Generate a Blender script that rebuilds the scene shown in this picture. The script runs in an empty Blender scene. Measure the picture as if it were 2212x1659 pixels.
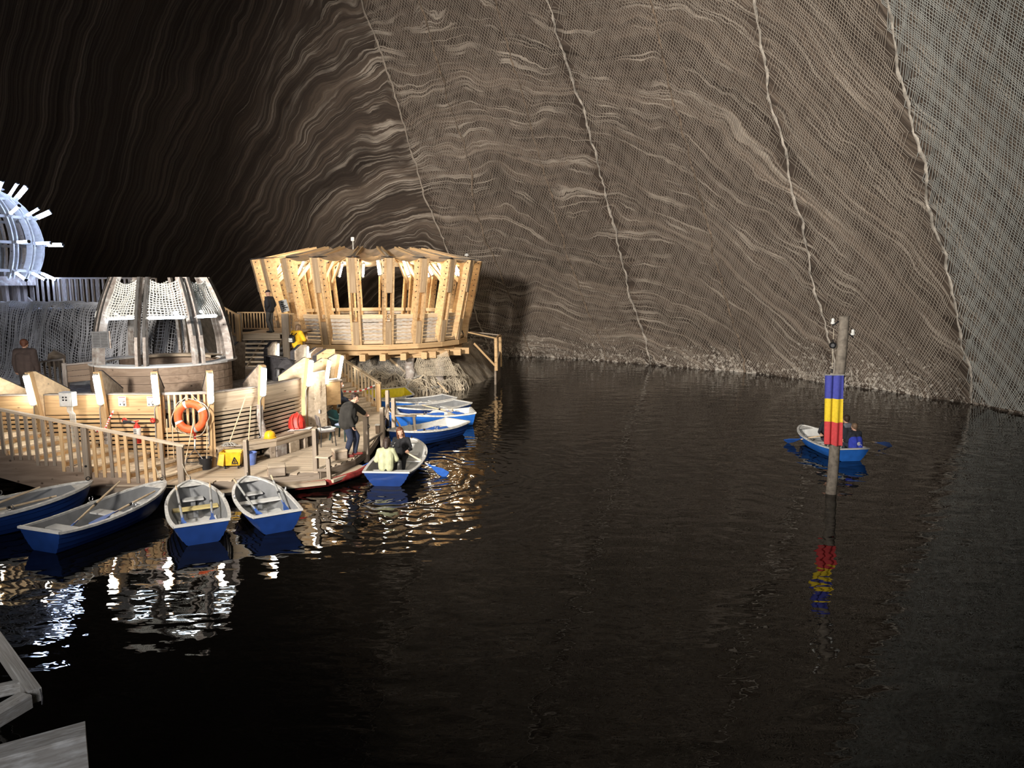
import bpy, bmesh, math, random
import numpy as np
from mathutils import Vector, Matrix, noise

random.seed(7)
R = math.radians
PI = math.pi
scene = bpy.context.scene
COL = scene.collection

# ------------------------------------------------------------------ camera, world, lights, exposure
F_PX, PITCH, CAM_H = 1550.0, R(8.0), 5.1
cam_data = bpy.data.cameras.new('camera')
cam_data.sensor_fit = 'HORIZONTAL'
cam_data.sensor_width = 36.0
cam_data.lens = 36.0 * F_PX / 2212.0
cam_data.clip_end = 400
cam = bpy.data.objects.new('camera', cam_data)
COL.objects.link(cam)
cam.location = (0, 0, CAM_H)
cam.rotation_euler = (R(90) - PITCH, 0, 0)
scene.camera = cam

scene.view_settings.view_transform = 'Standard'
scene.view_settings.look = 'None'
scene.view_settings.gamma = 1.0
scene.view_settings.use_curve_mapping = False
scene.view_settings.exposure = 0.7
scene.cycles.adaptive_threshold = 0.02
scene.cycles.max_bounces = 5
scene.cycles.diffuse_bounces = 3
scene.cycles.glossy_bounces = 3
scene.cycles.transparent_max_bounces = 8
scene.cycles.sample_clamp_indirect = 4.0
scene.cycles.caustics_reflective = False
scene.cycles.caustics_refractive = False

world = bpy.data.worlds.new('world')
scene.world = world
world.use_nodes = True
world.node_tree.nodes['Background'].inputs[0].default_value = (0.75, 0.8, 1.0, 1)
world.node_tree.nodes['Background'].inputs[1].default_value = 0.02

def spot(name, loc, target, power, angle, blend, color, size):
    d = bpy.data.lights.new(name, 'SPOT')
    d.energy = power; d.spot_size = R(angle); d.spot_blend = blend
    d.color = color; d.shadow_soft_size = size
    o = bpy.data.objects.new(name, d); COL.objects.link(o)
    o.location = loc
    o.rotation_euler = (Vector(target) - Vector(loc)).to_track_quat('-Z', 'Y').to_euler()
    return o
# the mine's floodlights on the galleries behind the camera
spot('mine_floodlight', (-11, -6, 10), (7, 43, 8), 56000, 60, 0.9, (1.0, 0.93, 0.84), 1.2)
spot('gallery_floodlight', (-4, -2, 17), (24, 26, 14), 4500, 66, 1.0, (0.92, 1.0, 0.95), 1.2)

def area(name, loc, target, power, size, color):
    d = bpy.data.lights.new(name, 'AREA'); d.energy = power; d.size = size; d.color = color; d.shape = 'DISK'
    o = bpy.data.objects.new(name, d); COL.objects.link(o); o.location = loc
    o.rotation_euler = (Vector(target) - Vector(loc)).to_track_quat('-Z', 'Y').to_euler()
    return o
area('camera_side_fill', (-3, -9, 9), (-6, 20, 1), 950, 7.0, (0.95, 0.95, 1.0))  # added soft fill behind the camera, lifting the shaded fronts of the station
spot('shore_fill_spot', (3, 1, 10), (-4.5, 34, 0.5), 7500, 30, 0.9, (1.0, 0.88, 0.7), 0.6)  # added warm fill from the camera side, brightening shore, boats and pavilion front

# ------------------------------------------------------------------ picture geometry used to stand things where they are
def _ray(u, v):
    x = (u - 1106) / F_PX; y = -(v - 829.5) / F_PX
    return (x, math.cos(PITCH) + y * math.sin(PITCH), -math.sin(PITCH) + y * math.cos(PITCH))
def Pz(u, v, z):
    d = _ray(u, v); t = (z - CAM_H) / d[2]
    return Vector((d[0] * t, d[1] * t, z))
def Py(u, v, y):
    d = _ray(u, v); t = y / d[1]
    return Vector((d[0] * t, y, CAM_H + d[2] * t))

# ------------------------------------------------------------------ materials
def _nt(name):
    m = bpy.data.materials.new(name); m.use_nodes = True
    nt = m.node_tree; b = nt.nodes['Principled BSDF']
    return m, nt, b
def N(nt, typ, **kw):
    n = nt.nodes.new(typ)
    for k, v in kw.items():
        if k.startswith('i_'):
            n.inputs[k[2:].replace('_', ' ')].default_value = v
        else:
            setattr(n, k, v)
    return n
def L(nt, a, b): nt.links.new(a, b)
def col4(c): return (c[0], c[1], c[2], 1)
MATS = {}
def ramp(nt, stops):
    r = nt.nodes.new('ShaderNodeValToRGB')
    e = r.color_ramp.elements
    while len(e) < len(stops): e.new(0.5)
    for i, (p, c) in enumerate(stops):
        e[i].position = p; e[i].color = col4(c) if len(c) == 3 else c
    return r
def plain(name, c, rough=0.6, metal=0.0, var=0.12, scale=9.0, bump=0.0, spec=0.4):
    """one colour with a little blotchy wear"""
    m, nt, b = _nt(name)
    tc = N(nt, 'ShaderNodeTexCoord'); no = N(nt, 'ShaderNodeTexNoise')
    no.inputs['Scale'].default_value = scale; no.inputs['Detail'].default_value = 4
    L(nt, tc.outputs['Object'], no.inputs['Vector'])
    lo = tuple(x * (1 - 2 * var) for x in c); hi = tuple(min(1, x * (1 + 1.4 * var)) for x in c)
    r = ramp(nt, [(0.3, lo), (0.7, hi)])
    L(nt, no.outputs['Fac'], r.inputs['Fac']); L(nt, r.outputs['Color'], b.inputs['Base Color'])
    b.inputs['Roughness'].default_value = rough; b.inputs['Metallic'].default_value = metal
    b.inputs['Specular IOR Level'].default_value = spec
    if bump:
        bm_ = N(nt, 'ShaderNodeBump'); bm_.inputs['Strength'].default_value = bump; bm_.inputs['Distance'].default_value = 0.02
        L(nt, no.outputs['Fac'], bm_.inputs['Height']); L(nt, bm_.outputs['Normal'], b.inputs['Normal'])
    MATS[name] = m
    return m
def wood(name, lo, hi, sx=1.2, sy=9.0, rough=0.7, knots=True, frost=0.0):
    """timber: grain runs along local x; the tone shifts from plank to plank"""
    m, nt, b = _nt(name)
    tc = N(nt, 'ShaderNodeTexCoord'); oi = N(nt, 'ShaderNodeObjectInfo')
    mp = N(nt, 'ShaderNodeMapping'); mp.inputs['Scale'].default_value = (sx, sy, sy)
    ad = N(nt, 'ShaderNodeVectorMath', operation='ADD')
    ml = N(nt, 'ShaderNodeMath', operation='MULTIPLY'); ml.inputs[1].default_value = 37.0
    L(nt, oi.outputs['Random'], ml.inputs[0])
    L(nt, tc.outputs['Object'], mp.inputs['Vector']); L(nt, mp.outputs['Vector'], ad.inputs[0]); L(nt, ml.outputs[0], ad.inputs[1])
    no = N(nt, 'ShaderNodeTexNoise'); no.inputs['Scale'].default_value = 1.0; no.inputs['Detail'].default_value = 5; no.inputs['Distortion'].default_value = 0.6
    L(nt, ad.outputs[0], no.inputs['Vector'])
    r = ramp(nt, [(0.28, lo), (0.5, tuple((a + c) / 2 for a, c in zip(lo, hi))), (0.72, hi)])
    L(nt, no.outputs['Fac'], r.inputs['Fac'])
    out = r.outputs['Color']
    hv = N(nt, 'ShaderNodeHueSaturation')
    mr = N(nt, 'ShaderNodeMapRange'); mr.inputs['To Min'].default_value = 0.82; mr.inputs['To Max'].default_value = 1.14
    L(nt, oi.outputs['Random'], mr.inputs['Value']); L(nt, mr.outputs[0], hv.inputs['Value']); L(nt, out, hv.inputs['Color'])
    out = hv.outputs['Color']
    if knots:
        vo = N(nt, 'ShaderNodeTexVoronoi'); vo.inputs['Scale'].default_value = 1.0
        mp2 = N(nt, 'ShaderNodeMapping'); mp2.inputs['Scale'].default_value = (sx * 2.6, sy * 0.45, sy * 0.45)
        L(nt, tc.outputs['Object'], mp2.inputs['Vector'])
        ad2 = N(nt, 'ShaderNodeVectorMath', operation='ADD'); L(nt, mp2.outputs['Vector'], ad2.inputs[0]); L(nt, ml.outputs[0], ad2.inputs[1])
        L(nt, ad2.outputs[0], vo.inputs['Vector'])
        kr = ramp(nt, [(0.06, (1, 1, 1)), (0.13, (0, 0, 0))]); L(nt, vo.outputs['Distance'], kr.inputs['Fac'])
        mx = N(nt, 'ShaderNodeMix', data_type='RGBA'); L(nt, kr.outputs['Color'], mx.inputs['Factor'])
        L(nt, out, mx.inputs['A']); mx.inputs['B'].default_value = col4(tuple(x * 0.45 for x in lo))
        out = mx.outputs['Result']
    if frost:
        nf = N(nt, 'ShaderNodeTexNoise'); nf.inputs['Scale'].default_value = 6.0; nf.inputs['Detail'].default_value = 6
        L(nt, tc.outputs['Object'], nf.inputs['Vector'])
        fr = ramp(nt, [(0.62 - frost * 0.4, (0, 0, 0)), (0.75, (1, 1, 1))]); L(nt, nf.outputs['Fac'], fr.inputs['Fac'])
        mx2 = N(nt, 'ShaderNodeMix', data_type='RGBA'); L(nt, fr.outputs['Color'], mx2.inputs['Factor'])
        L(nt, out, mx2.inputs['A']); mx2.inputs['B'].default_value = (0.62, 0.62, 0.6, 1); out = mx2.outputs['Result']
    L(nt, out, b.inputs['Base Color'])
    bm_ = N(nt, 'ShaderNodeBump'); bm_.inputs['Strength'].default_value = 0.25; bm_.inputs['Distance'].default_value = 0.01
    L(nt, no.outputs['Fac'], bm_.inputs['Height']); L(nt, bm_.outputs['Normal'], b.inputs['Normal'])
    b.inputs['Roughness'].default_value = rough; b.inputs['Specular IOR Level'].default_value = 0.25
    MATS[name] = m
    return m
def glow(name, c, s):
    m, nt, b = _nt(name)
    b.inputs['Base Color'].default_value = (0.8, 0.8, 0.8, 1)
    b.inputs['Emission Color'].default_value = col4(c); b.inputs['Emission Strength'].default_value = s
    MATS[name] = m
    return m

PINE = wood('pine_timber', (0.46, 0.285, 0.14), (0.72, 0.5, 0.27))
PINE_PALE = wood('pale_pine_timber', (0.54, 0.39, 0.24), (0.78, 0.62, 0.42))
FILLWOOD = wood('brown_filler_timber', (0.3, 0.2, 0.115), (0.52, 0.38, 0.24))
GREYWOOD = wood('grey_weathered_timber', (0.2, 0.155, 0.115), (0.4, 0.33, 0.26))
DECKWOOD = wood('worn_deck_timber', (0.36, 0.28, 0.195), (0.62, 0.51, 0.385))
DARKWOOD = wood('dark_bitumen_felt', (0.03, 0.028, 0.03), (0.075, 0.07, 0.075), knots=False)
FROSTWOOD = wood('frosted_timber', (0.24, 0.2, 0.175), (0.44, 0.385, 0.345), frost=0.25)
FROSTBLUE = wood('salt_white_timber', (0.5, 0.48, 0.46), (0.72, 0.71, 0.7), frost=0.5)
BROWNWOOD = wood('brown_parapet_timber', (0.2, 0.14, 0.1), (0.36, 0.27, 0.2))
M_TUBE = glow('lamp_diffuser_warm_white', (1.0, 0.93, 0.8), 41.0)
M_TUBE_P = glow('pavilion_diffuser_warm', (1.0, 0.88, 0.66), 58.0)
M_TUBE_C = glow('cool_diffuser', (0.72, 0.86, 1.0), 18.0)
M_TUBE_B = glow('bluish_diffuser', (0.5, 0.64, 1.0), 30.0)
M_BULB = glow('small_bulb_glass', (0.95, 0.97, 1.0), 30.0)
M_WHITEPL = plain('white_plastic', (0.7, 0.7, 0.68), 0.45)
M_GREYPL = plain('grey_plastic', (0.35, 0.35, 0.34), 0.5)
M_SIGN = plain('dull_grey_sign_board', (0.13, 0.13, 0.135), 0.7)
M_STEEL = plain('galvanised_steel', (0.42, 0.42, 0.43), 0.4, 0.85)
M_IRON = plain('black_iron', (0.02, 0.02, 0.022), 0.5, 0.5)
M_ROPE = plain('pale_rope', (0.5, 0.44, 0.34), 0.9, var=0.25, scale=40, bump=0.5)
M_ROPEG = plain('salt_crusted_rope', (0.36, 0.34, 0.3), 0.95, var=0.3, scale=10, bump=0.6)
M_RED = plain('red_plastic', (0.5, 0.03, 0.02), 0.45)
M_YEL = plain('yellow_plastic', (0.8, 0.46, 0.02), 0.4)
M_BLUEP = plain('blue_plastic', (0.13, 0.2, 0.5), 0.4)
M_BLACKP = plain('black_plastic', (0.018, 0.018, 0.02), 0.45)
M_ORANGE = plain('orange_buoy_foam', (0.82, 0.13, 0.035), 0.55)
M_PAPER = plain('printed_paper', (0.72, 0.7, 0.68), 0.8, var=0.03)
M_INK = plain('black_ink', (0.02, 0.02, 0.02), 0.8, var=0.02)
M_INKR = plain('red_ink', (0.5, 0.06, 0.06), 0.8, var=0.02)

# ------------------------------------------------------------------ mesh building
WM = {}                                        # world matrix of every object made here
def _register(o, M, parent):
    COL.objects.link(o)
    if parent is not None:
        o.parent = parent
        o.matrix_parent_inverse = WM[parent.name].inverted()
    o.matrix_basis = M
    WM[o.name] = M.copy()
    return o
def tag(o, label=None, cat=None, group=None, kind=None):
    if label: o['label'] = label
    if cat: o['category'] = cat
    if group: o['group'] = group
    if kind: o['kind'] = kind
    return o
def thing(name, label, cat, loc=(0, 0, 0), rotz=0.0, group=None):
    o = bpy.data.objects.new(name, None)
    o.empty_display_size = 0.2
    _register(o, Matrix.Translation(Vector(loc)) @ Matrix.Rotation(rotz, 4, 'Z'), None)
    return tag(o, label, cat, group)

class MB:
    """collects shapes, then links them as ONE mesh object"""
    def __init__(s): s.v = []; s.f = []; s.m = []
    def add(s, vs, fs, mi=0):
        n = len(s.v); s.v.extend([tuple(p) for p in vs])
        s.f.extend([tuple(i + n for i in f) for f in fs]); s.m.extend([mi] * len(fs)); return s
    def box(s, c, size, rot=None, mi=0, ch=0.0):
        hx, hy, hz = [x / 2 for x in size]
        if ch <= 0:
            vs = [Vector((x, y, z)) for x in (-hx, hx) for y in (-hy, hy) for z in (-hz, hz)]
            fs = [(0, 1, 3, 2), (4, 6, 7, 5), (0, 4, 5, 1), (2, 3, 7, 6), (0, 2, 6, 4), (1, 5, 7, 3)]
        else:
            vs = []; 
            prof = [(-hx + ch, -hy), (hx - ch, -hy), (hx, -hy + ch), (hx, hy - ch), (hx - ch, hy), (-hx + ch, hy), (-hx, hy - ch), (-hx, -hy + ch)]
            for z, k in ((-hz, ch), (-hz + ch, 0), (hz - ch, 0), (hz, ch)):
                for x, y in prof:
                    vs.append(Vector((x * (1 - k / hx), y * (1 - k / hy), z)))
            fs = [tuple(range(7, -1, -1)), tuple(range(24, 32))]
            for r in range(3):
                for i in range(8):
                    j = (i + 1) % 8
                    fs.append((r * 8 + i, r * 8 + j, r * 8 + 8 + j, r * 8 + 8 + i))
        if rot is not None: vs = [rot @ p for p in vs]
        c = Vector(c)
        return s.add([p + c for p in vs], fs, mi)
    def beam(s, p0, p1, w, h, up=(0, 0, 1), mi=0):
        p0 = Vector(p0); p1 = Vector(p1)
        return s.box((p0 + p1) / 2, ((p1 - p0).length, w, h), _frame(p0, p1, up), mi)
    def tube(s, pts, r, n=8, mi=0, closed=False, caps=True):
        pts = [Vector(p) for p in pts]; k = len(pts)
        rr = r if isinstance(r, (list, tuple)) else [r] * k
        vs = []; ref = None
        for i, p in enumerate(pts):
            a = pts[(i - 1) % k] if (closed or i > 0) else p
            b = pts[(i + 1) % k] if (closed or i < k - 1) else p
            t = (b - a).normalized() if (b - a).length > 1e-9 else Vector((0, 0, 1))
            if ref is None:
                ref = Vector((0, 0, 1)) if abs(t.z) < 0.9 else Vector((1, 0, 0))
            x = (ref - t * ref.dot(t)); x = x.normalized() if x.length > 1e-6 else t.orthogonal().normalized()
            ref = x; y = t.cross(x)
            for j in range(n):
                an = 2 * PI * j / n
                vs.append(p + (x * math.cos(an) + y * math.sin(an)) * rr[i])
        fs = []
        for i in range(k if closed else k - 1):
            for j in range(n):
                a, b = i * n + j, i * n + (j + 1) % n
                c, d = ((i + 1) % k) * n + (j + 1) % n, ((i + 1) % k) * n + j
                fs.append((a, b, c, d))
        if caps and not closed:
            fs.append(tuple(range(n - 1, -1, -1))); fs.append(tuple(range((k - 1) * n, k * n)))
        return s.add(vs, fs, mi)
    def lathe(s, prof, c=(0, 0, 0), n=16, mi=0, rot=None):
        """prof: (radius, z) pairs, turned about z"""
        vs = []; c = Vector(c)
        for r, z in prof:
            for j in range(n):
                a = 2 * PI * j / n
                p = Vector((r * math.cos(a), r * math.sin(a), z))
                vs.append((rot @ p if rot is not None else p) + c)
        fs = []
        for i in range(len(prof) - 1):
            for j in range(n):
                fs.append((i * n + j, i * n + (j + 1) % n, (i + 1) * n + (j + 1) % n, (i + 1) * n + j))
        fs.append(tuple(range(n - 1, -1, -1))); fs.append(tuple(range((len(prof) - 1) * n, len(prof) * n)))
        return s.add(vs, fs, mi)
    def ball(s, c, r, n=12, m=8, mi=0, rot=None):
        rx, ry, rz = r if isinstance(r, (tuple, list)) else (r, r, r)
        prof_v = []; c = Vector(c)
        vs = []
        for i in range(m + 1):
            t = -PI / 2 + PI * i / m
            for j in range(n):
                a = 2 * PI * j / n
                p = Vector((rx * math.cos(t) * math.cos(a), ry * math.cos(t) * math.sin(a), rz * math.sin(t)))
                vs.append((rot @ p if rot is not None else p) + c)
        fs = [(i * n + j, i * n + (j + 1) % n, (i + 1) * n + (j + 1) % n, (i + 1) * n + j) for i in range(m) for j in range(n)]
        return s.add(vs, fs, mi)
    def prism(s, poly, d, mi=0):
        """poly: 3-D outline, pushed along vector d"""
        d = Vector(d); n = len(poly); a = [Vector(p) for p in poly]
        vs = a + [p + d for p in a]
        fs = [tuple(range(n - 1, -1, -1)), tuple(range(n, 2 * n))]
        fs += [(i, (i + 1) % n, n + (i + 1) % n, n + i) for i in range(n)]
        return s.add(vs, fs, mi)
    def grid(s, rows, mi=0, close=False):
        """rows of equally many points"""
        n = len(rows[0]); vs = [p for r in rows for p in r]
        fs = [(i * n + j, i * n + (j + 1) % n, (i + 1) * n + (j + 1) % n, (i + 1) * n + j)
              for i in range(len(rows) - 1) for j in range(n if close else n - 1)]
        return s.add(vs, fs, mi)
    def build(s, name, mats, parent=None, smooth=False, label=None, keep=False, kind=None):
        v = np.array(s.v, dtype=float)
        c = Vector((0, 0, 0)) if keep else Vector((v.min(0) + v.max(0)) / 2)
        me = bpy.data.meshes.new(name)
        me.from_pydata([(p[0] - c.x, p[1] - c.y, p[2] - c.z) for p in s.v], [], s.f)
        if not isinstance(mats, (list, tuple)): mats = [mats]
        for m in mats: me.materials.append(m)
        if len(mats) > 1: me.polygons.foreach_set('material_index', s.m)
        bm = bmesh.new(); bm.from_mesh(me); bmesh.ops.recalc_face_normals(bm, faces=bm.faces); bm.to_mesh(me); bm.free()
        if smooth:
            me.shade_smooth()
            me.set_sharp_from_angle(angle=R(40))
        o = bpy.data.objects.new(name, me)
        _register(o, Matrix.Translation(c), parent)
        return tag(o, label=label, kind=kind)

def _frame(p0, p1, up=(0, 0, 1)):
    x = (Vector(p1) - Vector(p0)).normalized(); up = Vector(up)
    y = up.cross(x)
    if y.length < 1e-5: y = Vector((1, 0, 0)).cross(x) if abs(x.x) < 0.9 else Vector((0, 1, 0)).cross(x)
    y.normalize(); z = x.cross(y)
    return Matrix((x, y, z)).transposed()
_unit = {}
def unit_plank(mat):
    """a planed plank, one unit long; shared by every plank of that timber"""
    if mat.name in _unit: return _unit[mat.name]
    c = 0.5 - 0.06
    pr = [(-c, -.5), (c, -.5), (.5, -c), (.5, c), (c, .5), (-c, .5), (-.5, c), (-.5, -c)]
    vs = [(x, y, z) for x in (-.5, .5) for y, z in pr]
    fs = [tuple(range(7, -1, -1)), tuple(range(8, 16))] + [(i, (i + 1) % 8, 8 + (i + 1) % 8, 8 + i) for i in range(8)]
    me = bpy.data.meshes.new('plank_' + mat.name); me.from_pydata(vs, [], fs); me.materials.append(mat)
    _unit[mat.name] = me
    return me
def plank(name, p0, p1, w, h, mat, parent=None, up=(0, 0, 1), label=None):
    """a straight timber from p0 to p1: w wide across, h along UP"""
    p0 = Vector(p0); p1 = Vector(p1)
    M = Matrix.Translation((p0 + p1) / 2) @ _frame(p0, p1, up).to_4x4() @ Matrix.Diagonal(((p1 - p0).length, w, h, 1))
    o = bpy.data.objects.new(name, unit_plank(mat))
    _register(o, M, parent)
    return tag(o, label=label)
def copy_tree(o, M=None, parent=None):
    c = o.copy(); COL.objects.link(c)
    if parent is not None: c.parent = parent
    if M is not None: c.matrix_basis = M; WM[c.name] = M.copy()
    for ch in KIDS.get(o.name, []): copy_tree(ch, None, c)
    return c
KIDS = {}
def index_kids(root):
    ks = [o for o in COL.objects if o.parent is root]
    KIDS[root.name] = ks
    for k in ks: index_kids(k)
ORD = ['first', 'second', 'third', 'fourth', 'fifth', 'sixth', 'seventh', 'eighth', 'ninth', 'tenth', 'eleventh', 'twelfth',
       'thirteenth', 'fourteenth', 'fifteenth', 'sixteenth', 'seventeenth', 'eighteenth', 'nineteenth', 'twentieth',
       'twenty-first', 'twenty-second', 'twenty-third', 'twenty-fourth', 'twenty-fifth', 'twenty-sixth', 'twenty-seventh', 'twenty-eighth', 'twenty-ninth', 'thirtieth',
       'thirty-first', 'thirty-second', 'thirty-third', 'thirty-fourth', 'thirty-fifth', 'thirty-sixth']
# ================================================================== the cave: salt walls, nets, lake
CX, CY, RW, KW = -12.0, 19.0, 33.8, 0.40
def wall_pt(th, z, inset=0.0):
    """a point of the bell-shaped cave wall: TH degrees round its axis, Z above the water"""
    r = RW - KW * z - inset
    n = noise.noise(Vector((th * 0.09, z * 0.13, 3.1))) * 0.55 + noise.noise(Vector((th * 0.35, z * 0.4, 8.7))) * 0.16
    if z < 1.4: n -= (1.4 - max(z, -0.5)) * 0.35 * (0.6 + 0.8 * noise.noise(Vector((th * 0.5, z, 1.3))))
    a = R(th)
    return Vector((CX + (r + n) * math.cos(a), CY + (r + n) * math.sin(a), z))
def salt_wall_material():
    m, nt, b = _nt('banded_salt_rock')
    at = N(nt, 'ShaderNodeAttribute', attribute_name='strata')
    geo = N(nt, 'ShaderNodeNewGeometry')
    w1 = N(nt, 'ShaderNodeTexNoise'); w1.inputs['Scale'].default_value = 0.11; w1.inputs['Detail'].default_value = 3
    w2 = N(nt, 'ShaderNodeTexNoise'); w2.inputs['Scale'].default_value = 0.6; w2.inputs['Detail'].default_value = 4
    L(nt, geo.outputs['Position'], w1.inputs['Vector']); L(nt, geo.outputs['Position'], w2.inputs['Vector'])
    sp = N(nt, 'ShaderNodeSeparateXYZ'); L(nt, at.outputs['Vector'], sp.inputs[0])
    def math_(op, a, bb):
        n = N(nt, 'ShaderNodeMath', operation=op)
        for i, q in enumerate((a, bb)):
            if isinstance(q, (int, float)): n.inputs[i].default_value = q
            else: L(nt, q, n.inputs[i])
        return n.outputs[0]
    ph = math_('ADD', math_('ADD', sp.outputs[0], math_('MULTIPLY', w1.outputs['Fac'], 6.0)), math_('MULTIPLY', w2.outputs['Fac'], 0.75))
    def bandtex(freq, along, det, seed, rough=0.6):
        cb = N(nt, 'ShaderNodeCombineXYZ')
        L(nt, math_('MULTIPLY', ph, freq), cb.inputs[0]); L(nt, math_('MULTIPLY', sp.outputs[1], along), cb.inputs[1]); cb.inputs[2].default_value = seed
        t = N(nt, 'ShaderNodeTexNoise'); t.inputs['Scale'].default_value = 1.0; t.inputs['Detail'].default_value = det; t.inputs['Roughness'].default_value = rough
        L(nt, cb.outputs[0], t.inputs['Vector']); return t.outputs['Fac']
    broad = bandtex(0.55, 0.05, 5, 1.0)
    fine = bandtex(3.2, 0.07, 5, 5.0, 0.68)
    lines = bandtex(1.9, 0.03, 4, 9.0)
    r1 = ramp(nt, [(0.34, (0.03, 0.022, 0.017)), (0.50, (0.08, 0.06, 0.047)), (0.59, (0.17, 0.13, 0.10)), (0.70, (0.44, 0.36, 0.29))])
    mixf = math_('ADD', math_('MULTIPLY', broad, 0.45), math_('MULTIPLY', fine, 0.55)); L(nt, mixf, r1.inputs['Fac'])
    # thin pale seams of purer salt
    dl = math_('ABSOLUTE', math_('SUBTRACT', lines, 0.5), 0.0)
    r2 = ramp(nt, [(0.0, (1, 1, 1)), (0.014, (0.6, 0.6, 0.6)), (0.03, (0, 0, 0))]); L(nt, dl, r2.inputs['Fac'])
    br = bandtex(0.8, 0.35, 2, 14.0)
    rb = ramp(nt, [(0.42, (0, 0, 0)), (0.62, (1, 1, 1))]); L(nt, br, rb.inputs['Fac'])
    lf = N(nt, 'ShaderNodeMapRange'); lf.inputs['From Min'].default_value = -14; lf.inputs['From Max'].default_value = -3; lf.inputs['To Min'].default_value = 0.18; lf.inputs['To Max'].default_value = 0.75
    L(nt, sp.outputs[1], lf.inputs['Value'])                     # pale seams fade towards the far end, its dimness put into the colour
    seamf = math_('MULTIPLY', math_('MULTIPLY', r2.outputs['Color'], rb.outputs['Color']), lf.outputs[0])
    mx = N(nt, 'ShaderNodeMix', data_type='RGBA'); L(nt, seamf, mx.inputs['Factor']); L(nt, r1.outputs['Color'], mx.inputs['A']); mx.inputs['B'].default_value = (0.62, 0.54, 0.45, 1)
    # loose salt crystals: thick along the waterline, sparse in patches above
    sk = N(nt, 'ShaderNodeTexNoise'); sk.inputs['Scale'].default_value = 5.5; sk.inputs['Detail'].default_value = 6; sk.inputs['Roughness'].default_value = 0.72
    L(nt, geo.outputs['Position'], sk.inputs['Vector'])
    hm = N(nt, 'ShaderNodeMapRange'); hm.inputs['From Min'].default_value = 0.0; hm.inputs['From Max'].default_value = 3.4; hm.inputs['To Min'].default_value = 0.50; hm.inputs['To Max'].default_value = 0.70
    L(nt, sp.outputs[2], hm.inputs['Value'])
    w3 = N(nt, 'ShaderNodeTexNoise'); w3.inputs['Scale'].default_value = 0.22; w3.inputs['Detail'].default_value = 3; L(nt, geo.outputs['Position'], w3.inputs['Vector'])
    thr = math_('SUBTRACT', hm.outputs[0], math_('MULTIPLY', math_('SUBTRACT', w3.outputs['Fac'], 0.5), 0.28))
    cr = N(nt, 'ShaderNodeMapRange'); L(nt, sk.outputs['Fac'], cr.inputs['Value']); L(nt, thr, cr.inputs['From Min']); L(nt, math_('ADD', thr, 0.05), cr.inputs['From Max'])
    mx2 = N(nt, 'ShaderNodeMix', data_type='RGBA'); L(nt, math_('MULTIPLY', cr.outputs[0], 0.85), mx2.inputs['Factor']); L(nt, mx.outputs['Result'], mx2.inputs['A']); mx2.inputs['B'].default_value = (0.72, 0.66, 0.58, 1)
    lg = N(nt, 'ShaderNodeMapRange'); lg.inputs['From Min'].default_value = -17; lg.inputs['From Max'].default_value = -2; lg.inputs['To Min'].default_value = 0.6; lg.inputs['To Max'].default_value = 1.0  # shade of the dim far end multiplied into the rock colour
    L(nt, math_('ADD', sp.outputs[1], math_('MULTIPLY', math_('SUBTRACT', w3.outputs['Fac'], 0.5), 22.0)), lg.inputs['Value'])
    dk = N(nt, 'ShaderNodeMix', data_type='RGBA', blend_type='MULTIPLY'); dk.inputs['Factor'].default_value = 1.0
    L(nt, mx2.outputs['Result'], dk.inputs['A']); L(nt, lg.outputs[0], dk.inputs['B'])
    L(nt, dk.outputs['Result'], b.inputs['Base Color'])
    b.inputs['Roughness'].default_value = 0.8; b.inputs['Specular IOR Level'].default_value = 0.25
    bp = N(nt, 'ShaderNodeBump'); bp.inputs['Strength'].default_value = 0.7; bp.inputs['Distance'].default_value = 0.12
    L(nt, math_('ADD', mixf, math_('MULTIPLY', sk.outputs['Fac'], 0.5)), bp.inputs['Height']); L(nt, bp.outputs['Normal'], b.inputs['Normal'])
    return m
M_SALTWALL = salt_wall_material()
def strata(th, z):
    """the fold: beds arch over an axis near TH = 79 and plunge on both sides"""
    x = (79.0 - th) * 0.55
    f = 0.00045 * x ** 3 if x > 0 else 0.055 * x * x
    return (z + f, x, z)
def cone_wall(name, t0, t1, dt, zs):
    ths = np.arange(t0, t1 + 1e-6, dt)
    mb = MB(); rows = [[wall_pt(t, z) for t in ths] for z in zs]
    mb.grid(rows)
    o = mb.build(name, M_SALTWALL, None, smooth=True, keep=True, kind='structure')
    a = o.data.attributes.new('strata', 'FLOAT_VECTOR', 'POINT')
    a.data.foreach_set('vector', [c for z in zs for t in ths for c in strata(t, z)])
    return o
zs_v = list(np.arange(-0.6, 3, 0.3)) + list(np.arange(3, 30, 0.6)) + list(np.arange(30, 62, 4.0))
cone_wall('wall_back', -25, 205, 0.8, zs_v)
cone_wall('wall_front', 205, 335, 4.0, [-0.6, 2, 6, 12, 20, 30, 46, 58])

# ------------------------------------------------------------------ rockfall nets hung down the wall
M_NET = plain('white_rockfall_net', (0.4, 0.34, 0.28), 0.85, var=0.1, scale=0.6)
M_NETG = plain('grey_rockfall_net', (0.4, 0.4, 0.37), 0.85, var=0.1, scale=0.6)
def seam_th(a, k, z): return a + k * z
SEAMS = dict(e=(71.6, 0.52), s1=(66.4, 0.40), s2=(57.2, 0.34), A=(51.4, 0.27), s4=(40.6, 0.21), B=(31.0, 0.11), C=(19.5, 0.03), r=(-14.0, 0.0))
def net_pt(th, z):
    w = 0.10 + 0.10 * noise.noise(Vector((th * 0.3, z * 0.35, 5.0))) + 0.05 * noise.noise(Vector((th * 1.1, z * 1.3, 2.0)))
    return wall_pt(th, z, 0.0) + Vector((CX - wall_pt(th, z).x, CY - wall_pt(th, z).y, 12)).normalized() * max(0.05, w + 0.05)
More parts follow.
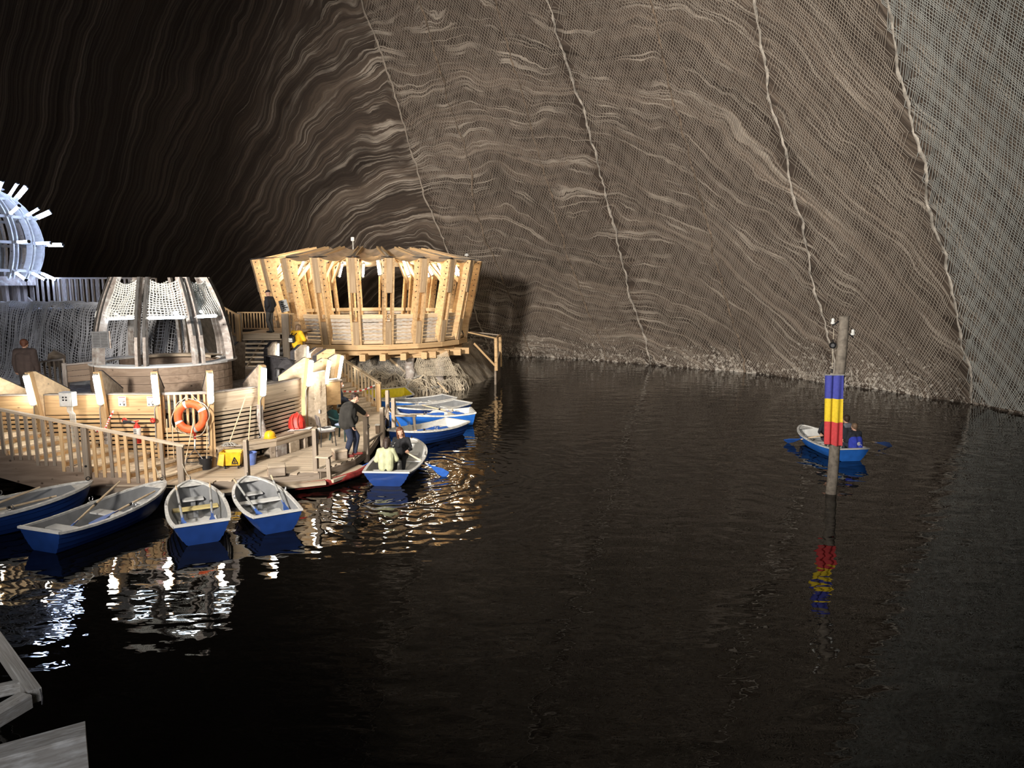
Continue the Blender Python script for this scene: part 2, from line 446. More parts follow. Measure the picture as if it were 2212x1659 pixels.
def rock_net(label, lk, rk, cell, wid, mat, ztop=27.0):
    """a diamond-mesh net: two families of cords, each cord a flat strip lying on the net's surface"""
    (a0, k0), (a1, k1) = SEAMS[lk], SEAMS[rk]
    vs = []; fs = []
    z0 = 0.05; dz = 0.9; steps = int((ztop - z0) / dz)
    width = (a0 - a1) * 0.52 + 8.0                       # metres along the wall, generous for the lean
    cot = 0.75
    for sgn in (1, -1):
        n0 = int(-(ztop * cot + 6) / cell); n1 = int((width + ztop * cot + 6) / cell)
        for i in range(n0, n1):
            s0 = i * cell
            prev = None
            for j in range(steps + 1):
                z = z0 + j * dz
                rr = RW - KW * z
                s = s0 + sgn * cot * (z - z0) + (0.06 * math.sin(z * 1.7 + i * 0.9))
                th = seam_th(a1, k1, z) + math.degrees(s / rr)
                lo, hi = seam_th(a1, k1, z), seam_th(a0, k0, z)
                if lo - 0.1 <= th <= hi + 0.1 and (ztop > z):
                    p = net_pt(th, z); dth = math.degrees(wid / 2 / rr) * 1.25
                    tn = Vector((-math.sin(R(th)), math.cos(R(th)), 0)) * (wid * 0.62)
                    vs.append(p - tn); vs.append(p + tn); k = len(vs)
                    if prev is not None: fs.append((prev - 2, prev - 1, k - 1, k - 2))
                    prev = k
                else: prev = None
    me = bpy.data.meshes.new('rockfall_net'); me.from_pydata([tuple(p) for p in vs], [], fs); me.materials.append(mat)
    o = bpy.data.objects.new('rockfall_net', me); _register(o, Matrix.Identity(4), None)
    return tag(o, label, 'net')
rock_net('brownish net strip between bare rock and the thick middle cord, above the round pavilion', 'e', 'A', 0.15, 0.016, M_NET)
rock_net('fine net strip hung between the thick middle cord and the cord above the flag pole', 'A', 'B', 0.15, 0.018, M_NET)
rock_net('net strip hung between the cord above the flag pole and the dark chained border', 'B', 'C', 0.15, 0.02, M_NET)
rock_net('dense grey net strip beyond the dark chained border', 'C', 'r', 0.11, 0.024, M_NETG)
def seam(key, rad, label, mat, seed):
    a, k = SEAMS[key]; rng = random.Random(seed)
    pts = []; rs = []; z = 0.0; off = 0.0
    while z < 26.5:
        off += rng.uniform(-0.09, 0.09); off *= 0.93
        th = seam_th(a, k, z) + math.degrees(off / 30)
        pts.append(net_pt(th, z) + Vector((CX, CY, 0)).lerp(Vector((CX, CY, 0)), 0) * 0); rs.append(rad * rng.uniform(0.5, 1.5))
        z += 0.22
    o = MB().tube(pts, rs, 5).build('net_cord', mat, None)
    tag(o, label, 'cord', 'lacing cords of the wall nets')
M_CORDD = plain('dark_net_cord', (0.2, 0.15, 0.11), 0.9, var=0.3, scale=3)
M_CORDL = plain('pale_net_cord', (0.46, 0.41, 0.35), 0.9, var=0.3, scale=3)
seam('e', 0.05, 'pale border cord where the net ends against the bare dark rock', M_NET, 1)
seam('s1', 0.05, 'thin dark lacing cord, first one inside the border beside the bare rock', M_CORDD, 2)
seam('s2', 0.045, 'thin dark lacing cord between two others over the round pavilion side of the net', M_CORDD, 3)
seam('A', 0.055, 'thick pale lacing cord down the middle of the netted wall', M_CORDL, 4)
seam('s4', 0.045, 'thin dark lacing cord between the two thick pale cords', M_CORDD, 5)
seam('B', 0.055, 'thick pale lacing cord ending behind the flag pole', M_CORDL, 6)
seam('C', 0.055, 'dark chained lacing cord beside the dense grey net', M_CORDL, 7)

# ------------------------------------------------------------------ the lake
def water_material():
    m, nt, b = _nt('dark_brine')
    b.inputs['Base Color'].default_value = (0.0035, 0.0032, 0.0026, 1)
    b.inputs['Roughness'].default_value = 0.015
    b.inputs['IOR'].default_value = 1.35
    geo = N(nt, 'ShaderNodeNewGeometry')
    def nz(scale, det, sx, sy):
        mp = N(nt, 'ShaderNodeMapping'); mp.inputs['Scale'].default_value = (sx, sy, 1)
        L(nt, geo.outputs['Position'], mp.inputs['Vector'])
        t = N(nt, 'ShaderNodeTexNoise'); t.inputs['Scale'].default_value = scale; t.inputs['Detail'].default_value = det
        L(nt, mp.outputs['Vector'], t.inputs['Vector']); return t.outputs['Fac']
    def math_(op, a, bb):
        n = N(nt, 'ShaderNodeMath', operation=op)
        for i, q in enumerate((a, bb)):
            if isinstance(q, (int, float)): n.inputs[i].default_value = q
            else: L(nt, q, n.inputs[i])
        return n.outputs[0]
    def rings(x, y, freq, reach, ax=1.0):
        """ripples running out from a boat"""
        mp = N(nt, 'ShaderNodeVectorMath', operation='SUBTRACT'); L(nt, geo.outputs['Position'], mp.inputs[0]); mp.inputs[1].default_value = (x, y, 0)
        ln = N(nt, 'ShaderNodeVectorMath', operation='LENGTH'); L(nt, mp.outputs[0], ln.inputs[0])
        wob = math_('MULTIPLY', nz(0.9, 2, 1, 1), 1.6)
        s = math_('SINE', math_('MULTIPLY', math_('ADD', ln.outputs['Value'], wob), freq), 0)
        fall = math_('MAXIMUM', math_('SUBTRACT', 1.0, math_('DIVIDE', ln.outputs['Value'], reach)), 0.0)
        return math_('MULTIPLY', s, fall)
    h = math_('ADD', math_('MULTIPLY', nz(1.0, 2, 0.9, 1.5), 0.024), math_('MULTIPLY', nz(3.2, 2, 0.8, 1.5), 0.003))
    h = math_('ADD', h, math_('MULTIPLY', rings(-2.6, 18.6, 13.0, 6.5), 0.007))
    h = math_('ADD', h, math_('MULTIPLY', rings(9.6, 20.6, 8.0, 11.0), 0.0045))
    h = math_('ADD', h, math_('MULTIPLY', rings(-1.6, 16.5, 19.0, 3.5), 0.0022))
    bp = N(nt, 'ShaderNodeBump'); bp.inputs['Strength'].default_value = 1.0; bp.inputs['Distance'].default_value = 1.0
    L(nt, h, bp.inputs['Height']); L(nt, bp.outputs['Normal'], b.inputs['Normal'])
    return m
M_WATER = water_material()
mb = MB()
mb.grid([[Vector((CX + 38 * (i / 24 * 2 - 1), CY + 38 * (j / 24 * 2 - 1), 0)) for i in range(25)] for j in range(25)])
mb.build('lake_water', M_WATER, None, keep=True, kind='structure')
# ================================================================== the round timber pavilion on piles
PX_, PY_ = -7.13, 36.5
GK = 1.14                                            # the pavilion is built to a module and set out 1.14 times as large
def zz(z): return 2.535 + (z - 2.85) * GK
def pav(r, deg, z):
    """deg 0 faces the camera side (-Y), growing towards +X"""
    a = R(deg - 5.0); return Vector((PX_ + GK * r * math.sin(a), PY_ - GK * r * math.cos(a), zz(z)))
pv = thing('pavilion', 'round funnel-shaped timber pavilion with slanted double ribs, lit from within, on piles', 'pavilion', (PX_, PY_, 2.3))
NR = 22; STEP = 360 / NR
Z_FL, Z_SILL, Z_RIM = 2.85, 3.75, 6.02
RB, RS, RT = 3.95, 4.2, 4.85                       # base, sill and rim radius
def rad_at(z): return RB + (RT - RB) * (z - Z_FL) / (Z_RIM - Z_FL)
M_FELT = DARKWOOD
M_CANVAS = plain('salt_stained_canvas', (0.6, 0.5, 0.38), 0.9, var=0.2, scale=2.5, bump=0.4)
_nt_ = M_CANVAS.node_tree; _tr = _nt_.nodes.new('ShaderNodeBsdfTranslucent'); _tr.inputs['Color'].default_value = (0.62, 0.5, 0.34, 1)
_mx = _nt_.nodes.new('ShaderNodeMixShader'); _mx.inputs[0].default_value = 0.45; _ou = [n for n in _nt_.nodes if n.type == 'OUTPUT_MATERIAL'][0]
_nt_.links.new(_nt_.nodes['Principled BSDF'].outputs[0], _mx.inputs[1]); _nt_.links.new(_tr.outputs[0], _mx.inputs[2]); _nt_.links.new(_mx.outputs[0], _ou.inputs['Surface'])
M_CLAD = wood('salt_crusted_boards', (0.27, 0.19, 0.125), (0.58, 0.49, 0.39), sx=3.0, sy=4.0, frost=0.55)
for i in range(NR):
    d = (i + 0.5) * STEP
    t = Vector((math.cos(R(d - 5)), math.sin(R(d - 5)), 0))          # tangent
    inward = pav(3, d, 0) - pav(4, d, 0)
    for sgn in (-1, 1):
        off = t * (0.18 * sgn)
        # a tapering side board: narrow foot, wide head, cut to the slope of the rib
        for nm, (ra, za, wa), (rb, zb, wb) in (('rib_board', (RB + 0.30, 2.72, 0.10), (RT + 0.12, Z_RIM + 0.02, 0.52)),):
            o0 = pav(ra, d, za); o1 = pav(rb, d, zb)
            ib = pav(ra - wa - 0.22, d, za + 0.5); it = pav(rb - wb, d, zb + 0.02)
            knee = pav(rb - wb - 0.02, d, zb - 0.62)
            kb = pav(rad_at(3.3) - 0.12, d, 3.45)
            m = MB(); m.prism([o0 + off - t * 0.045, o1 + off - t * 0.045, it + off - t * 0.045, knee + off - t * 0.045, kb + off - t * 0.045], t * 0.09)
            ob = m.build(nm, PINE, pv)
        # bolt heads down the board's outer edge
        bo = MB()
        for k in range(7):
            f = 0.55 + 0.42 * k / 6
            p = o0.lerp(o1, f) - inward * 0 + inward.normalized() * 0.14 + off + t * (0.045 * sgn)
            bo.tube([p, p + t * (0.03 * sgn)], 0.026, 6)
        bo.build('bolt_row', M_IRON, ob, kind='stuff')
    # the filler timber between the two boards, upper half, and the lower one
    pu0 = pav(rad_at(4.75) + 0.16, d, 4.75); pu1 = pav(RT + 0.02, d, Z_RIM + 0.03)
    plank('rib_filler', pu0, pu1, 0.27, 0.2, FILLWOOD, pv, up=tuple(-inward))
    plank('rib_filler', pav(RB + 0.28, d, 2.74), pav(rad_at(3.62) + 0.2, d, 3.62), 0.27, 0.16, FILLWOOD, pv, up=tuple(-inward))
    # dark felt strip capping the outer edge
    plank('felt_strip', pav(RT + 0.15, d, Z_RIM + 0.06), pav(RT - 0.5, d, Z_RIM + 0.09), 0.48, 0.02, M_FELT, pv)
    # roof beam pair rising inwards
    for sgn in (-1, 1):
        off = t * (0.1 * sgn)
        plank('roof_beam', pav(RT - 0.1, d, Z_RIM - 0.10) + off, pav(2.6, d, Z_RIM + 0.42) + off, 0.06, 0.34, PINE, pv)
    plank('knee_brace', pav(rad_at(5.15) - 0.24, d, 5.15), pav(3.35, d, Z_RIM + 0.08), 0.1, 0.17, PINE_PALE, pv)
    # canvas sagging between the roof beams
    rows = []
    bare = 222 < (d + STEP / 2 - 5) % 360 < 332          # the landing side has no canvas over its beams
    for a in range(7):
        f = a / 6; rr = RT + 0.02 - (RT - 2.45) * f
        row = []
        for c in range(9):
            g = c / 8; dd = d + STEP * g
            sag = 0.20 * math.sin(PI * g) * (1 - 0.35 * f) + 0.03 * noise.noise(Vector((dd, f * 4, 1)))
            z = Z_RIM + 0.10 + 0.46 * f - sag - 0.10 * math.sin(PI * f) * math.sin(PI * g)
            row.append(pav(rr - 0.10 * math.sin(PI * g) * (1 if a == 0 else 0), dd, z))
        rows.append(row)
    m = MB(); m.grid(rows); low = [[p - Vector((0, 0, 0.012)) for p in r] for r in rows]; m.grid(low)
    if not bare: m.build('canvas_panel', M_CANVAS, pv, smooth=True)
    # parapet boards between the ribs, leaning out, each board proud of its neighbour
    nb = 7
    d0, d1 = d + 1.9, d + STEP - 1.9
    gap = (250 < (d + STEP / 2) % 360 < 283)                 # the way in
    if not gap:
        for k in range(nb):
            z0 = 2.74 + (Z_SILL - 2.74) * k / nb; z1 = 2.74 + (Z_SILL - 2.74) * (k + 1) / nb - 0.028
            rr = rad_at((z0 + z1) / 2) + 0.02 + random.uniform(-0.012, 0.02)
            plank('parapet_board', pav(rr, d0, (z0 + z1) / 2), pav(rr, d1, (z0 + z1) / 2), 0.04, (z1 - z0) * GK, M_CLAD, pv)
        plank('sill_board', pav(rad_at(Z_SILL) - 0.06, d0 - 1, Z_SILL + 0.06), pav(rad_at(Z_SILL) - 0.06, d1 + 1, Z_SILL + 0.06), 0.3, 0.18, PINE_PALE, pv)
    # ring beams under the floor, in two lifts
    plank('ring_beam', pav(RB + 0.26, d - 0.4, 2.62), pav(RB + 0.26, d + STEP + 0.4, 2.62), 0.18, 0.23, PINE, pv)
    plank('ring_beam', pav(RB + 0.02, d - 0.4, 2.40), pav(RB + 0.02, d + STEP + 0.4, 2.40), 0.16, 0.25, PINE, pv)
    # tube lamp on each rib, under the roof beam
for i in range(NR):
    d = (i + 0.5) * STEP
    t = Vector((math.cos(R(d - 5)), math.sin(R(d - 5)), 0))
    a = pav(4.02, d, 5.42) - t * 0.28; b = pav(3.62, d, 6.04) - t * 0.28
    pos = sorted(range(NR), key=lambda q: pav(4, (q + 0.5) * STEP, 5).x / pav(4, (q + 0.5) * STEP, 5).y).index(i)
    lm = thing('tube_lamp', '%s tube lamp under the pavilion roof counted from the landing side' % ORD[pos], 'lamp', a, 0, 'tube lamps inside the round pavilion')
    m = MB(); m.tube([a.lerp(b, f) for f in (0.0, 0.03, 0.97, 1.0)], [0.03, 0.05, 0.05, 0.03], 10); m.build('diffuser', M_TUBE_P, lm, smooth=True)
    q = (t * 0.09)
    plank('housing', a + q, b + q, 0.05, 0.09, M_GREYPL, lm, up=tuple(t))
    for p, s in ((a, -1), (b, 1)):
        m = MB(); v = (b - a).normalized(); m.tube([p + v * (0.0 * s), p + v * (0.05 * s)], 0.056, 10); m.build('end_cap', M_GREYPL, lm)
m = MB()
m.lathe([(0.01, zz(2.74)), ((RB + 0.1) * GK, zz(2.74)), ((RB + 0.1) * GK, zz(2.84)), (0.01, zz(2.84))], (PX_, PY_, 0), 44)
m.build('floor_deck', PINE_PALE, pv)
# floor joists poking out under the ring beam
for x in np.arange(-3.75, 3.2, 0.86):
    yy = math.sqrt(max(0, 4.95 ** 2 - x * x))
    plank('joist', (PX_ + x, PY_ - yy - 0.2, zz(2.24)), (PX_ + x, PY_ + 3, zz(2.24)), 0.26, 0.3, PINE, pv)
for x in (3.1, 3.65, 4.15, 4.5):
    yy = -math.sqrt(max(0, 4.8 ** 2 - x * x))
    plank('joist', (PX_ + x - 2, PY_ + yy + 0.4, zz(2.24)), (PX_ + x + 0.55, PY_ + yy + 0.1, zz(2.24)), 0.26, 0.3, PINE, pv)
def pile(p, top, r, mat):
    pts = []; 
    for k in range(8):
        f = k / 7; pts.append(Vector((p[0] + 0.03 * math.sin(k * 2.1), p[1] + 0.03 * math.cos(k * 1.3), p[2] + (top - p[2]) * f)))
    return MB().tube(pts, [r * (1.06 + 0.08 * math.sin(k * 1.9)) for k in range(8)], 10).build('pile', mat, pv, smooth=True)
for (u, y) in ((748, 33.2), (885, 33.0), (835, 35.5), (950, 34.0), (700, 34.5)):
    p = Py(u, 790, y); pile((p.x, y, 0.2), 1.70, 0.21, FROSTWOOD)
# camera mast and a bell-shaped sensor on the roof
ms = thing('mast', 'thin mast with a small white floodlight box rising over the pavilion roof', 'mast', (-7.95, 36.5, 6.5))
MB().tube([(-7.95, 36.5, 6.4), (-7.95, 36.5, 7.2)], 0.035, 8).build('pole', M_GREYPL, ms)
MB().box((-7.95, 36.45, 7.28), (0.16, 0.12, 0.2), ch=0.02).build('floodlight_box', M_WHITEPL, ms)
ms = thing('sensor', 'small white dome sensor on a stalk above the lake-side pavilion rim', 'sensor', (-2.3, 37.0, 6.2))
MB().tube([(-2.3, 37.0, 6.05), (-2.3, 37.0, 6.5)], 0.02, 6).build('stalk', M_GREYPL, ms)
MB().lathe([(0.01, 6.46), (0.10, 6.47), (0.12, 6.52), (0.07, 6.58), (0.01, 6.6)], (-2.3, 37.0, 0), 12).build('dome', M_WHITEPL, ms, smooth=True)
# notice board leaning at the entrance
nbd = thing('notice_board', 'grey printed notice board propped on the rail beside the man in black', 'sign', (-10.0, 31.2, 4.0))
pA = Py(605, 650, 31.2); pB = Py(622, 672, 31.2)
rt = Matrix.Rotation(R(-14), 3, 'Y')
c = (pA + pB) / 2
MB().box(c, (0.36, 0.04, 0.52), rt, ch=0.008).build('panel', M_GREYPL, nbd)
m = MB()
for k in range(5):
    m.box(c + rt @ Vector((random.uniform(-.06, .06), -0.026, -0.17 + 0.085 * k)), (random.uniform(0.12, 0.22), 0.006, 0.045), rt)
m.build('print', M_INK, nbd)

# ------------------------------------------------------------------ the salt mound under it, and the lake shore
def rock_material(name, lo, hi, sc=1.4):
    m, nt, b = _nt(name)
    geo = N(nt, 'ShaderNodeNewGeometry')
    no = N(nt, 'ShaderNodeTexNoise'); no.inputs['Scale'].default_value = sc; no.inputs['Detail'].default_value = 8; no.inputs['Roughness'].default_value = 0.7
    L(nt, geo.outputs['Position'], no.inputs['Vector'])
    r = ramp(nt, [(0.3, lo), (0.7, hi)]); L(nt, no.outputs['Fac'], r.inputs['Fac']); L(nt, r.outputs['Color'], b.inputs['Base Color'])
    bp = N(nt, 'ShaderNodeBump'); bp.inputs['Strength'].default_value = 0.9; bp.inputs['Distance'].default_value = 0.15
    L(nt, no.outputs['Fac'], bp.inputs['Height']); L(nt, bp.outputs['Normal'], b.inputs['Normal'])
    b.inputs['Roughness'].default_value = 0.85
    return m
M_MOUND = rock_material('crusted_salt_mound', (0.16, 0.13, 0.1), (0.42, 0.36, 0.28))
M_DARKROCK = rock_material('dark_salt_rock', (0.05, 0.045, 0.045), (0.3, 0.28, 0.27), 2.2)
def fbm(x, y, s): return noise.fractal(Vector((x * s, y * s, 4.2)), 1.0, 2.0, 5)
SHORE = [(-6.3, 29.0), (-5.9, 31.0), (-3.6, 32.6), (-2.4, 34.6), (-2.0, 36.0), (-1.5, 38.0), (-1.0, 40.0), (-0.9, 42.5), (-2, 46), (-8, 48), (-16, 46), (-22, 42), (-24, 30), (-22, 24), (-15, 21), (-9.5, 21.5), (-7.2, 23.5), (-6.7, 26.5)]
def shore_dist(x, y):
    """signed distance to the island outline, positive inside"""
    best = 1e9; inside = False; n = len(SHORE)
    for i in range(n):
        x0, y0 = SHORE[i]; x1, y1 = SHORE[(i + 1) % n]
        dx, dy = x1 - x0, y1 - y0
        t = max(0, min(1, ((x - x0) * dx + (y - y0) * dy) / (dx * dx + dy * dy)))
        best = min(best, math.hypot(x - x0 - t * dx, y - y0 - t * dy))
        if (y0 > y) != (y1 > y) and x < (x1 - x0) * (y - y0) / (y1 - y0) + x0: inside = not inside
    return best if inside else -best
def mound_h(x, y):
    d = shore_dist(x, y) + 0.25 * fbm(x, y, 0.9)
    if d < -0.6: return -0.5
    h = 0.34 * math.tanh(max(d, -0.6) * 1.4) + max(0, d) * 0.27
    # the shelf under the pavilion stays below its joists, rising behind it
    h += 0.22 * fbm(x, y, 0.7) + 0.10 * fbm(x, y, 2.2)
    rp = math.hypot(x - PX_, y - PY_)
    if x > -3.5 and y > 33: h += 1.3 * min(1, max(0, (d) / 1.6)) * min(1, (x + 3.5) / 1.2)
    lim = 1.45 if rp < 5.6 or y < 29.5 or (x < -8 and y < 36) else 2.6
    return min(h, lim) if h > lim - 0.4 else h
rows = []
for j in range(76):
    y = 22.5 + j * 0.33
    rows.append([Vector((x, y, mound_h(x, y))) for x in np.arange(-24.5, 0.6, 0.3)])
m = MB(); m.grid(rows); m.build('ground_mound', M_MOUND, None, smooth=True, keep=True, kind='structure')

# fishing nets thrown over the shore, as heaped and stretched webs of cord
def web(name, label, P, nu, nv, r, mat, seedv, jitter=0.02):
    """P(s,t): surface the net lies on; two crossing families of cords"""
    vs = []; fs = []
    def strip(pts):
        k0 = len(vs)
        for i, p in enumerate(pts):
            a = pts[max(0, i - 1)]; b = pts[min(len(pts) - 1, i + 1)]
            t = (b - a).normalized(); s = t.cross(Vector((0.3, -0.8, 0.6))).normalized() * r
            n_ = t.cross(s).normalized() * r
            vs.extend([p - s, p + n_, p + s])
        for i in range(len(pts) - 1):
            a = k0 + i * 3
            for q in range(2): fs.append((a + q, a + q + 1, a + q + 4, a + q + 3))
    K = 36
    for i in range(nu):
        s = (i + 0.5) / nu
        strip([P(min(1, max(0, s + jitter * noise.noise(Vector((i * .37, k * .2, seedv))))), k / K) for k in range(K + 1)])
    for j in range(nv):
        t = (j + 0.5) / nv
        strip([P(k / K, min(1, max(0, t + jitter * noise.noise(Vector((k * .2, j * .37, seedv + 9)))))) for k in range(K + 1)])
    me = bpy.data.meshes.new(name); me.from_pydata([tuple(v) for v in vs], [], fs); me.materials.append(mat)
    o = bpy.data.objects.new(name, me); _register(o, Matrix.Identity(4), None)
    return tag(o, label, 'net')
M_FISHNET = plain('salt_stiffened_fishing_net', (0.62, 0.54, 0.42), 0.95, var=0.2, scale=1.5)
M_FISHNETD = plain('grey_fishing_net', (0.34, 0.31, 0.27), 0.95, var=0.2, scale=1.5)
M_NETBLUE = plain('white_salted_net', (0.78, 0.78, 0.8), 0.9, var=0.15, scale=1.5)
def shore_net(x0, x1, y0, y1, lift, seedv):
    def P(s, t):
        x = x0 + (x1 - x0) * s; y = y0 + (y1 - y0) * t
        h = mound_h(x, y)
        if h < -0.05: return Vector((x, y, -0.12))                # the loose edge sinks under water
        return Vector((x, y, max(0.03, h) + 0.05 + lift * (0.5 + fbm(x + seedv, y, 1.6))))
    return P
web('fishing_net', 'pale fishing net heaped on the salt shore behind the yellow boat', shore_net(-7.6, -1.9, 28.6, 36.0, 0.30, 3.0), 130, 150, 0.011, M_FISHNET, 1.0, 0.10)
def hang(u0, u1, vt, vb, yt, yb, bulge, seedv):
    def P(s, t):
        a = Py(u0 + (u1 - u0) * s, vt, yt); b = Py(u0 - 15 + (u1 - u0 + 40) * s, vb, yb)
        p = a.lerp(b, t)
        p.z -= 0.25 * math.sin(PI * s) * (1 - t); p.y -= bulge * math.sin(PI * t) * (0.6 + 0.6 * noise.noise(Vector((s * 5, t * 2, seedv))))
        p.z = max(p.z, 0.15); return p
    return P
web('fishing_net', 'grey fishing net hanging under the pavilion between its piles', hang(745, 880, 758, 815, 33.6, 33.0, 0.35, 2.0), 44, 22, 0.010, M_FISHNETD, 2.0)
web('fishing_net', 'fishing net stretched like a tent below the pavilion joists, on the lake side', hang(905, 965, 757, 812, 33.0, 33.2, 0.2, 5.0), 22, 22, 0.009, M_FISHNET, 3.0)
for k, (a, b, rr, lab) in enumerate([((900, 757, 33.0), (868, 815, 33.0), 0.035, 'slack mooring rope slung from the pavilion joists to the shore net'),
                               ((820, 757, 33.3), (878, 806, 33.1), 0.06, 'wooden strut leaning under the pavilion beside its front pile'),
                               ((945, 826, 32.6), (968, 848, 32.0), 0.03, 'pale stick poking out of the shore net towards the water')]):
    p, q = Py(*a), Py(*b)
    pts = [p.lerp(q, f) - Vector((0, 0, 0.12 * math.sin(PI * f) if k == 0 else 0)) for f in np.linspace(0, 1, 9)]
    o = MB().tube(pts, rr, 7).build(('rope', 'strut', 'stick')[k], M_ROPE if k == 0 else PINE_PALE, None, smooth=True)
    tag(o, lab, ('rope', 'strut', 'stick')[k])
# heavy rolled ropes lying on the net
def on_mound(pts, r, label, mat=M_ROPEG):
    pp = []
    for (x0, y0), (x1, y1) in zip(pts[:-1], pts[1:]):
        for f in np.linspace(0, 1, 6, endpoint=False):
            x, y = x0 + (x1 - x0) * f, y0 + (y1 - y0) * f
            pp.append(Vector((x, y, max(0.05, mound_h(x, y)) + 0.14)))
    o = MB().tube(pp, r, 7).build('rope', mat, None, smooth=True); return tag(o, label, 'rope')
on_mound([(-5.9, 31.4), (-5.2, 31.6), (-4.7, 32.2), (-3.8, 32.6), (-3.0, 34.0)], 0.06, 'thick salt-crusted rope along the foot of the shore net')
on_mound([(-5.0, 31.9), (-4.6, 32.9), (-3.9, 33.4), (-3.6, 34.2)], 0.05, 'short twisted rope branching off across the shore net')

# ------------------------------------------------------------------ the small railed landing beyond the pavilion
ld = thing('landing', 'small railed timber landing with plank shoring at the lake corner of the mound', 'landing', (-1.6, 37.0, 0.6))
A0 = Py(1012, 718, 35.2); A1 = Py(1071, 731, 36.0); A2 = Py(1080, 724, 38.5); A3 = Py(1015, 716, 38.2)
B1 = Py(1072, 792, 36.0); B2 = Py(1081, 772, 38.5)
plank('handrail', A0, A1, 0.10, 0.07, PINE, ld); plank('handrail', A1, A2, 0.10, 0.07, PINE, ld); plank('handrail', A3, A2, 0.08, 0.06, GREYWOOD, ld)
MB().tube([B1 - Vector((0, 0, 0.2)), A1], 0.09, 9).build('post', PINE, ld); MB().tube([B2 - Vector((0, 0, 0.5)), A2], 0.09, 9).build('post', PINE, ld)
plank('diagonal_brace', Py(1024, 742, 35.4), B1 + Vector((0, 0, -0.02)), 0.06, 0.09, PINE, ld)
m = MB(); m.prism([B1 + Vector((0, 0, 0.1)), B2 + Vector((0, 0, 0.35)), Vector((B2.x, B2.y, -0.2)), Vector((B1.x, B1.y, -0.2))], Vector((-0.1, 0, 0))); m.build('shoring_board', GREYWOOD, ld)
# ================================================================== the boat station: lamp-lit timber wall, stairs, jetty
DZ = 0.42                                   # jetty floor
UZ = 1.9                                    # upper deck floor
CEN = Vector((-10.3, 22.3, 0))
LP = [(-12.95, 17.65), (-11.85, 17.75), (-10.28, 17.85), (-8.93, 17.85), (-7.70, 18.05), (-6.82, 19.2), (-6.15, 21.0), (-6.05, 22.5), (-5.96, 23.8)]
LP = [Vector((x, y, 0)) for x, y in LP]
def lamp_bar(p0, p1, w, label, mat, group, face, cable=True):
    """a closed tube fixture: diffuser, back plate, two end caps and its cable"""
    p0 = Vector(p0); p1 = Vector(p1); face = Vector(face).normalized()
    lm = thing('tube_lamp', label, 'lamp', p1, 0, group)
    v = (p1 - p0).normalized()
    n = [0.0, 0.02, 0.98, 1.0]
    MB().tube([p0.lerp(p1, f) for f in n], [w * 0.36, w * 0.5, w * 0.5, w * 0.36], 12).build('diffuser', mat, lm, smooth=True)
    bpl = plank('back_plate', p0 - face * w * 0.45, p1 - face * w * 0.45, w * 0.8, 0.04, M_GREYPL, lm, up=tuple(face))
    for p, s in ((p0, -1), (p1, 1)):
        MB().tube([p, p + v * (0.035 * s)], w * 0.42, 10).build('end_cap', M_GREYPL, lm)
    if cable:
        q = p0 - face * w * 0.5
        MB().tube([q - v * 0.03, q - v * 0.08 - face * 0.02, q - v * 0.12 - face * 0.06], 0.012, 6).build('cable', M_GREYPL, bpl)
    return lm
FIN_LAB = ['cut off by the frame edge', 'beside the upper flight of the curved stairs', 'with the red and white chain tied to it', 'between the extinguisher and the lifebuoy',
           'between the lifebuoy and the slatted bench wall', 'on a crooked tree-trunk foot above the bench', 'above the red backpack', 'just above the tall plank door', 'at the head of the lit balustrade']
def fin(i, base, top_z, inner_z, depth, foot_z, trunk=False, lamp=True):
    inw = (CEN - base).normalized(); out = -inw; tn = Vector((-inw.y, inw.x, 0))
    f = thing('lamp_post', 'lamp post with sloping side panel, ' + FIN_LAB[i], 'post', (base.x, base.y, foot_z), 0, 'lamp posts of the timber wall')
    lean = 0.20
    pb = Vector((base.x, base.y, foot_z)); zt = top_z
    pm = Vector((base.x, base.y, 1.75)); pt = Vector((base.x, base.y, zt)) + out * lean
    if trunk:
        pts = [pb + Vector((0.10, -0.02, 0)), pb + Vector((0.02, 0, 0.25)), pb + Vector((-0.03, 0, 0.6)), pb + Vector((-0.01, 0, 0.95)), pm]
        MB().tube(pts, [0.13, 0.10, 0.09, 0.095, 0.085], 10).build('trunk', FROSTWOOD, f, smooth=True)
    else:
        plank('post', pb, pm, 0.15, 0.13, PINE, f, up=tuple(out))
    plank('upper_post', pm - Vector((0, 0, 0.05)), pt, 0.15, 0.12, PINE, f, up=tuple(out))
    # the panel behind it: top edge falls away inwards
    a = pm + inw * 0.05; b = pt + inw * 0.05; 
    poly = [Vector((a.x, a.y, max(foot_z, 1.2))) , b, b + inw * 0.14, Vector((base.x, base.y, inner_z)) + inw * depth, Vector((base.x, base.y, max(foot_z, 1.2))) + inw * depth]
    m = MB(); m.prism([p - tn * 0.035 for p in poly], tn * 0.07); m.build('side_panel', PINE_PALE if i < 2 or i > 5 else GREYWOOD, f)
    plank('cap_strip', b + inw * 0.1 + Vector((0, 0, 0.012)), poly[3] + Vector((0, 0, 0.012)), 0.10, 0.02, DARKWOOD, f)
    if lamp:
        l1 = pm.lerp(pt, 0.93) + out * 0.10; l0 = pm.lerp(pt, 0.93) + out * 0.10
        dirv = (pt - pm).normalized(); l0 = l1 - dirv * 0.74
        lamp_bar(l0, l1, 0.135, 'white tube lamp on the post ' + FIN_LAB[i], M_TUBE, 'tube lamps along the timber wall', out)
        MB().tube([l0 - out * 0.03, l0 - out * 0.03 - dirv * 0.15 + tn * 0.07, Vector((base.x, base.y, 1.0)) + out * 0.08 + tn * 0.09, Vector((base.x, base.y, 0.95)) + out * 0.04 + tn * 0.13], 0.013, 6).build('conduit', M_GREYPL, f, smooth=True)
feet = [1.1, 1.0, 0.72, 0.5, DZ, 0.9, DZ, DZ, DZ]
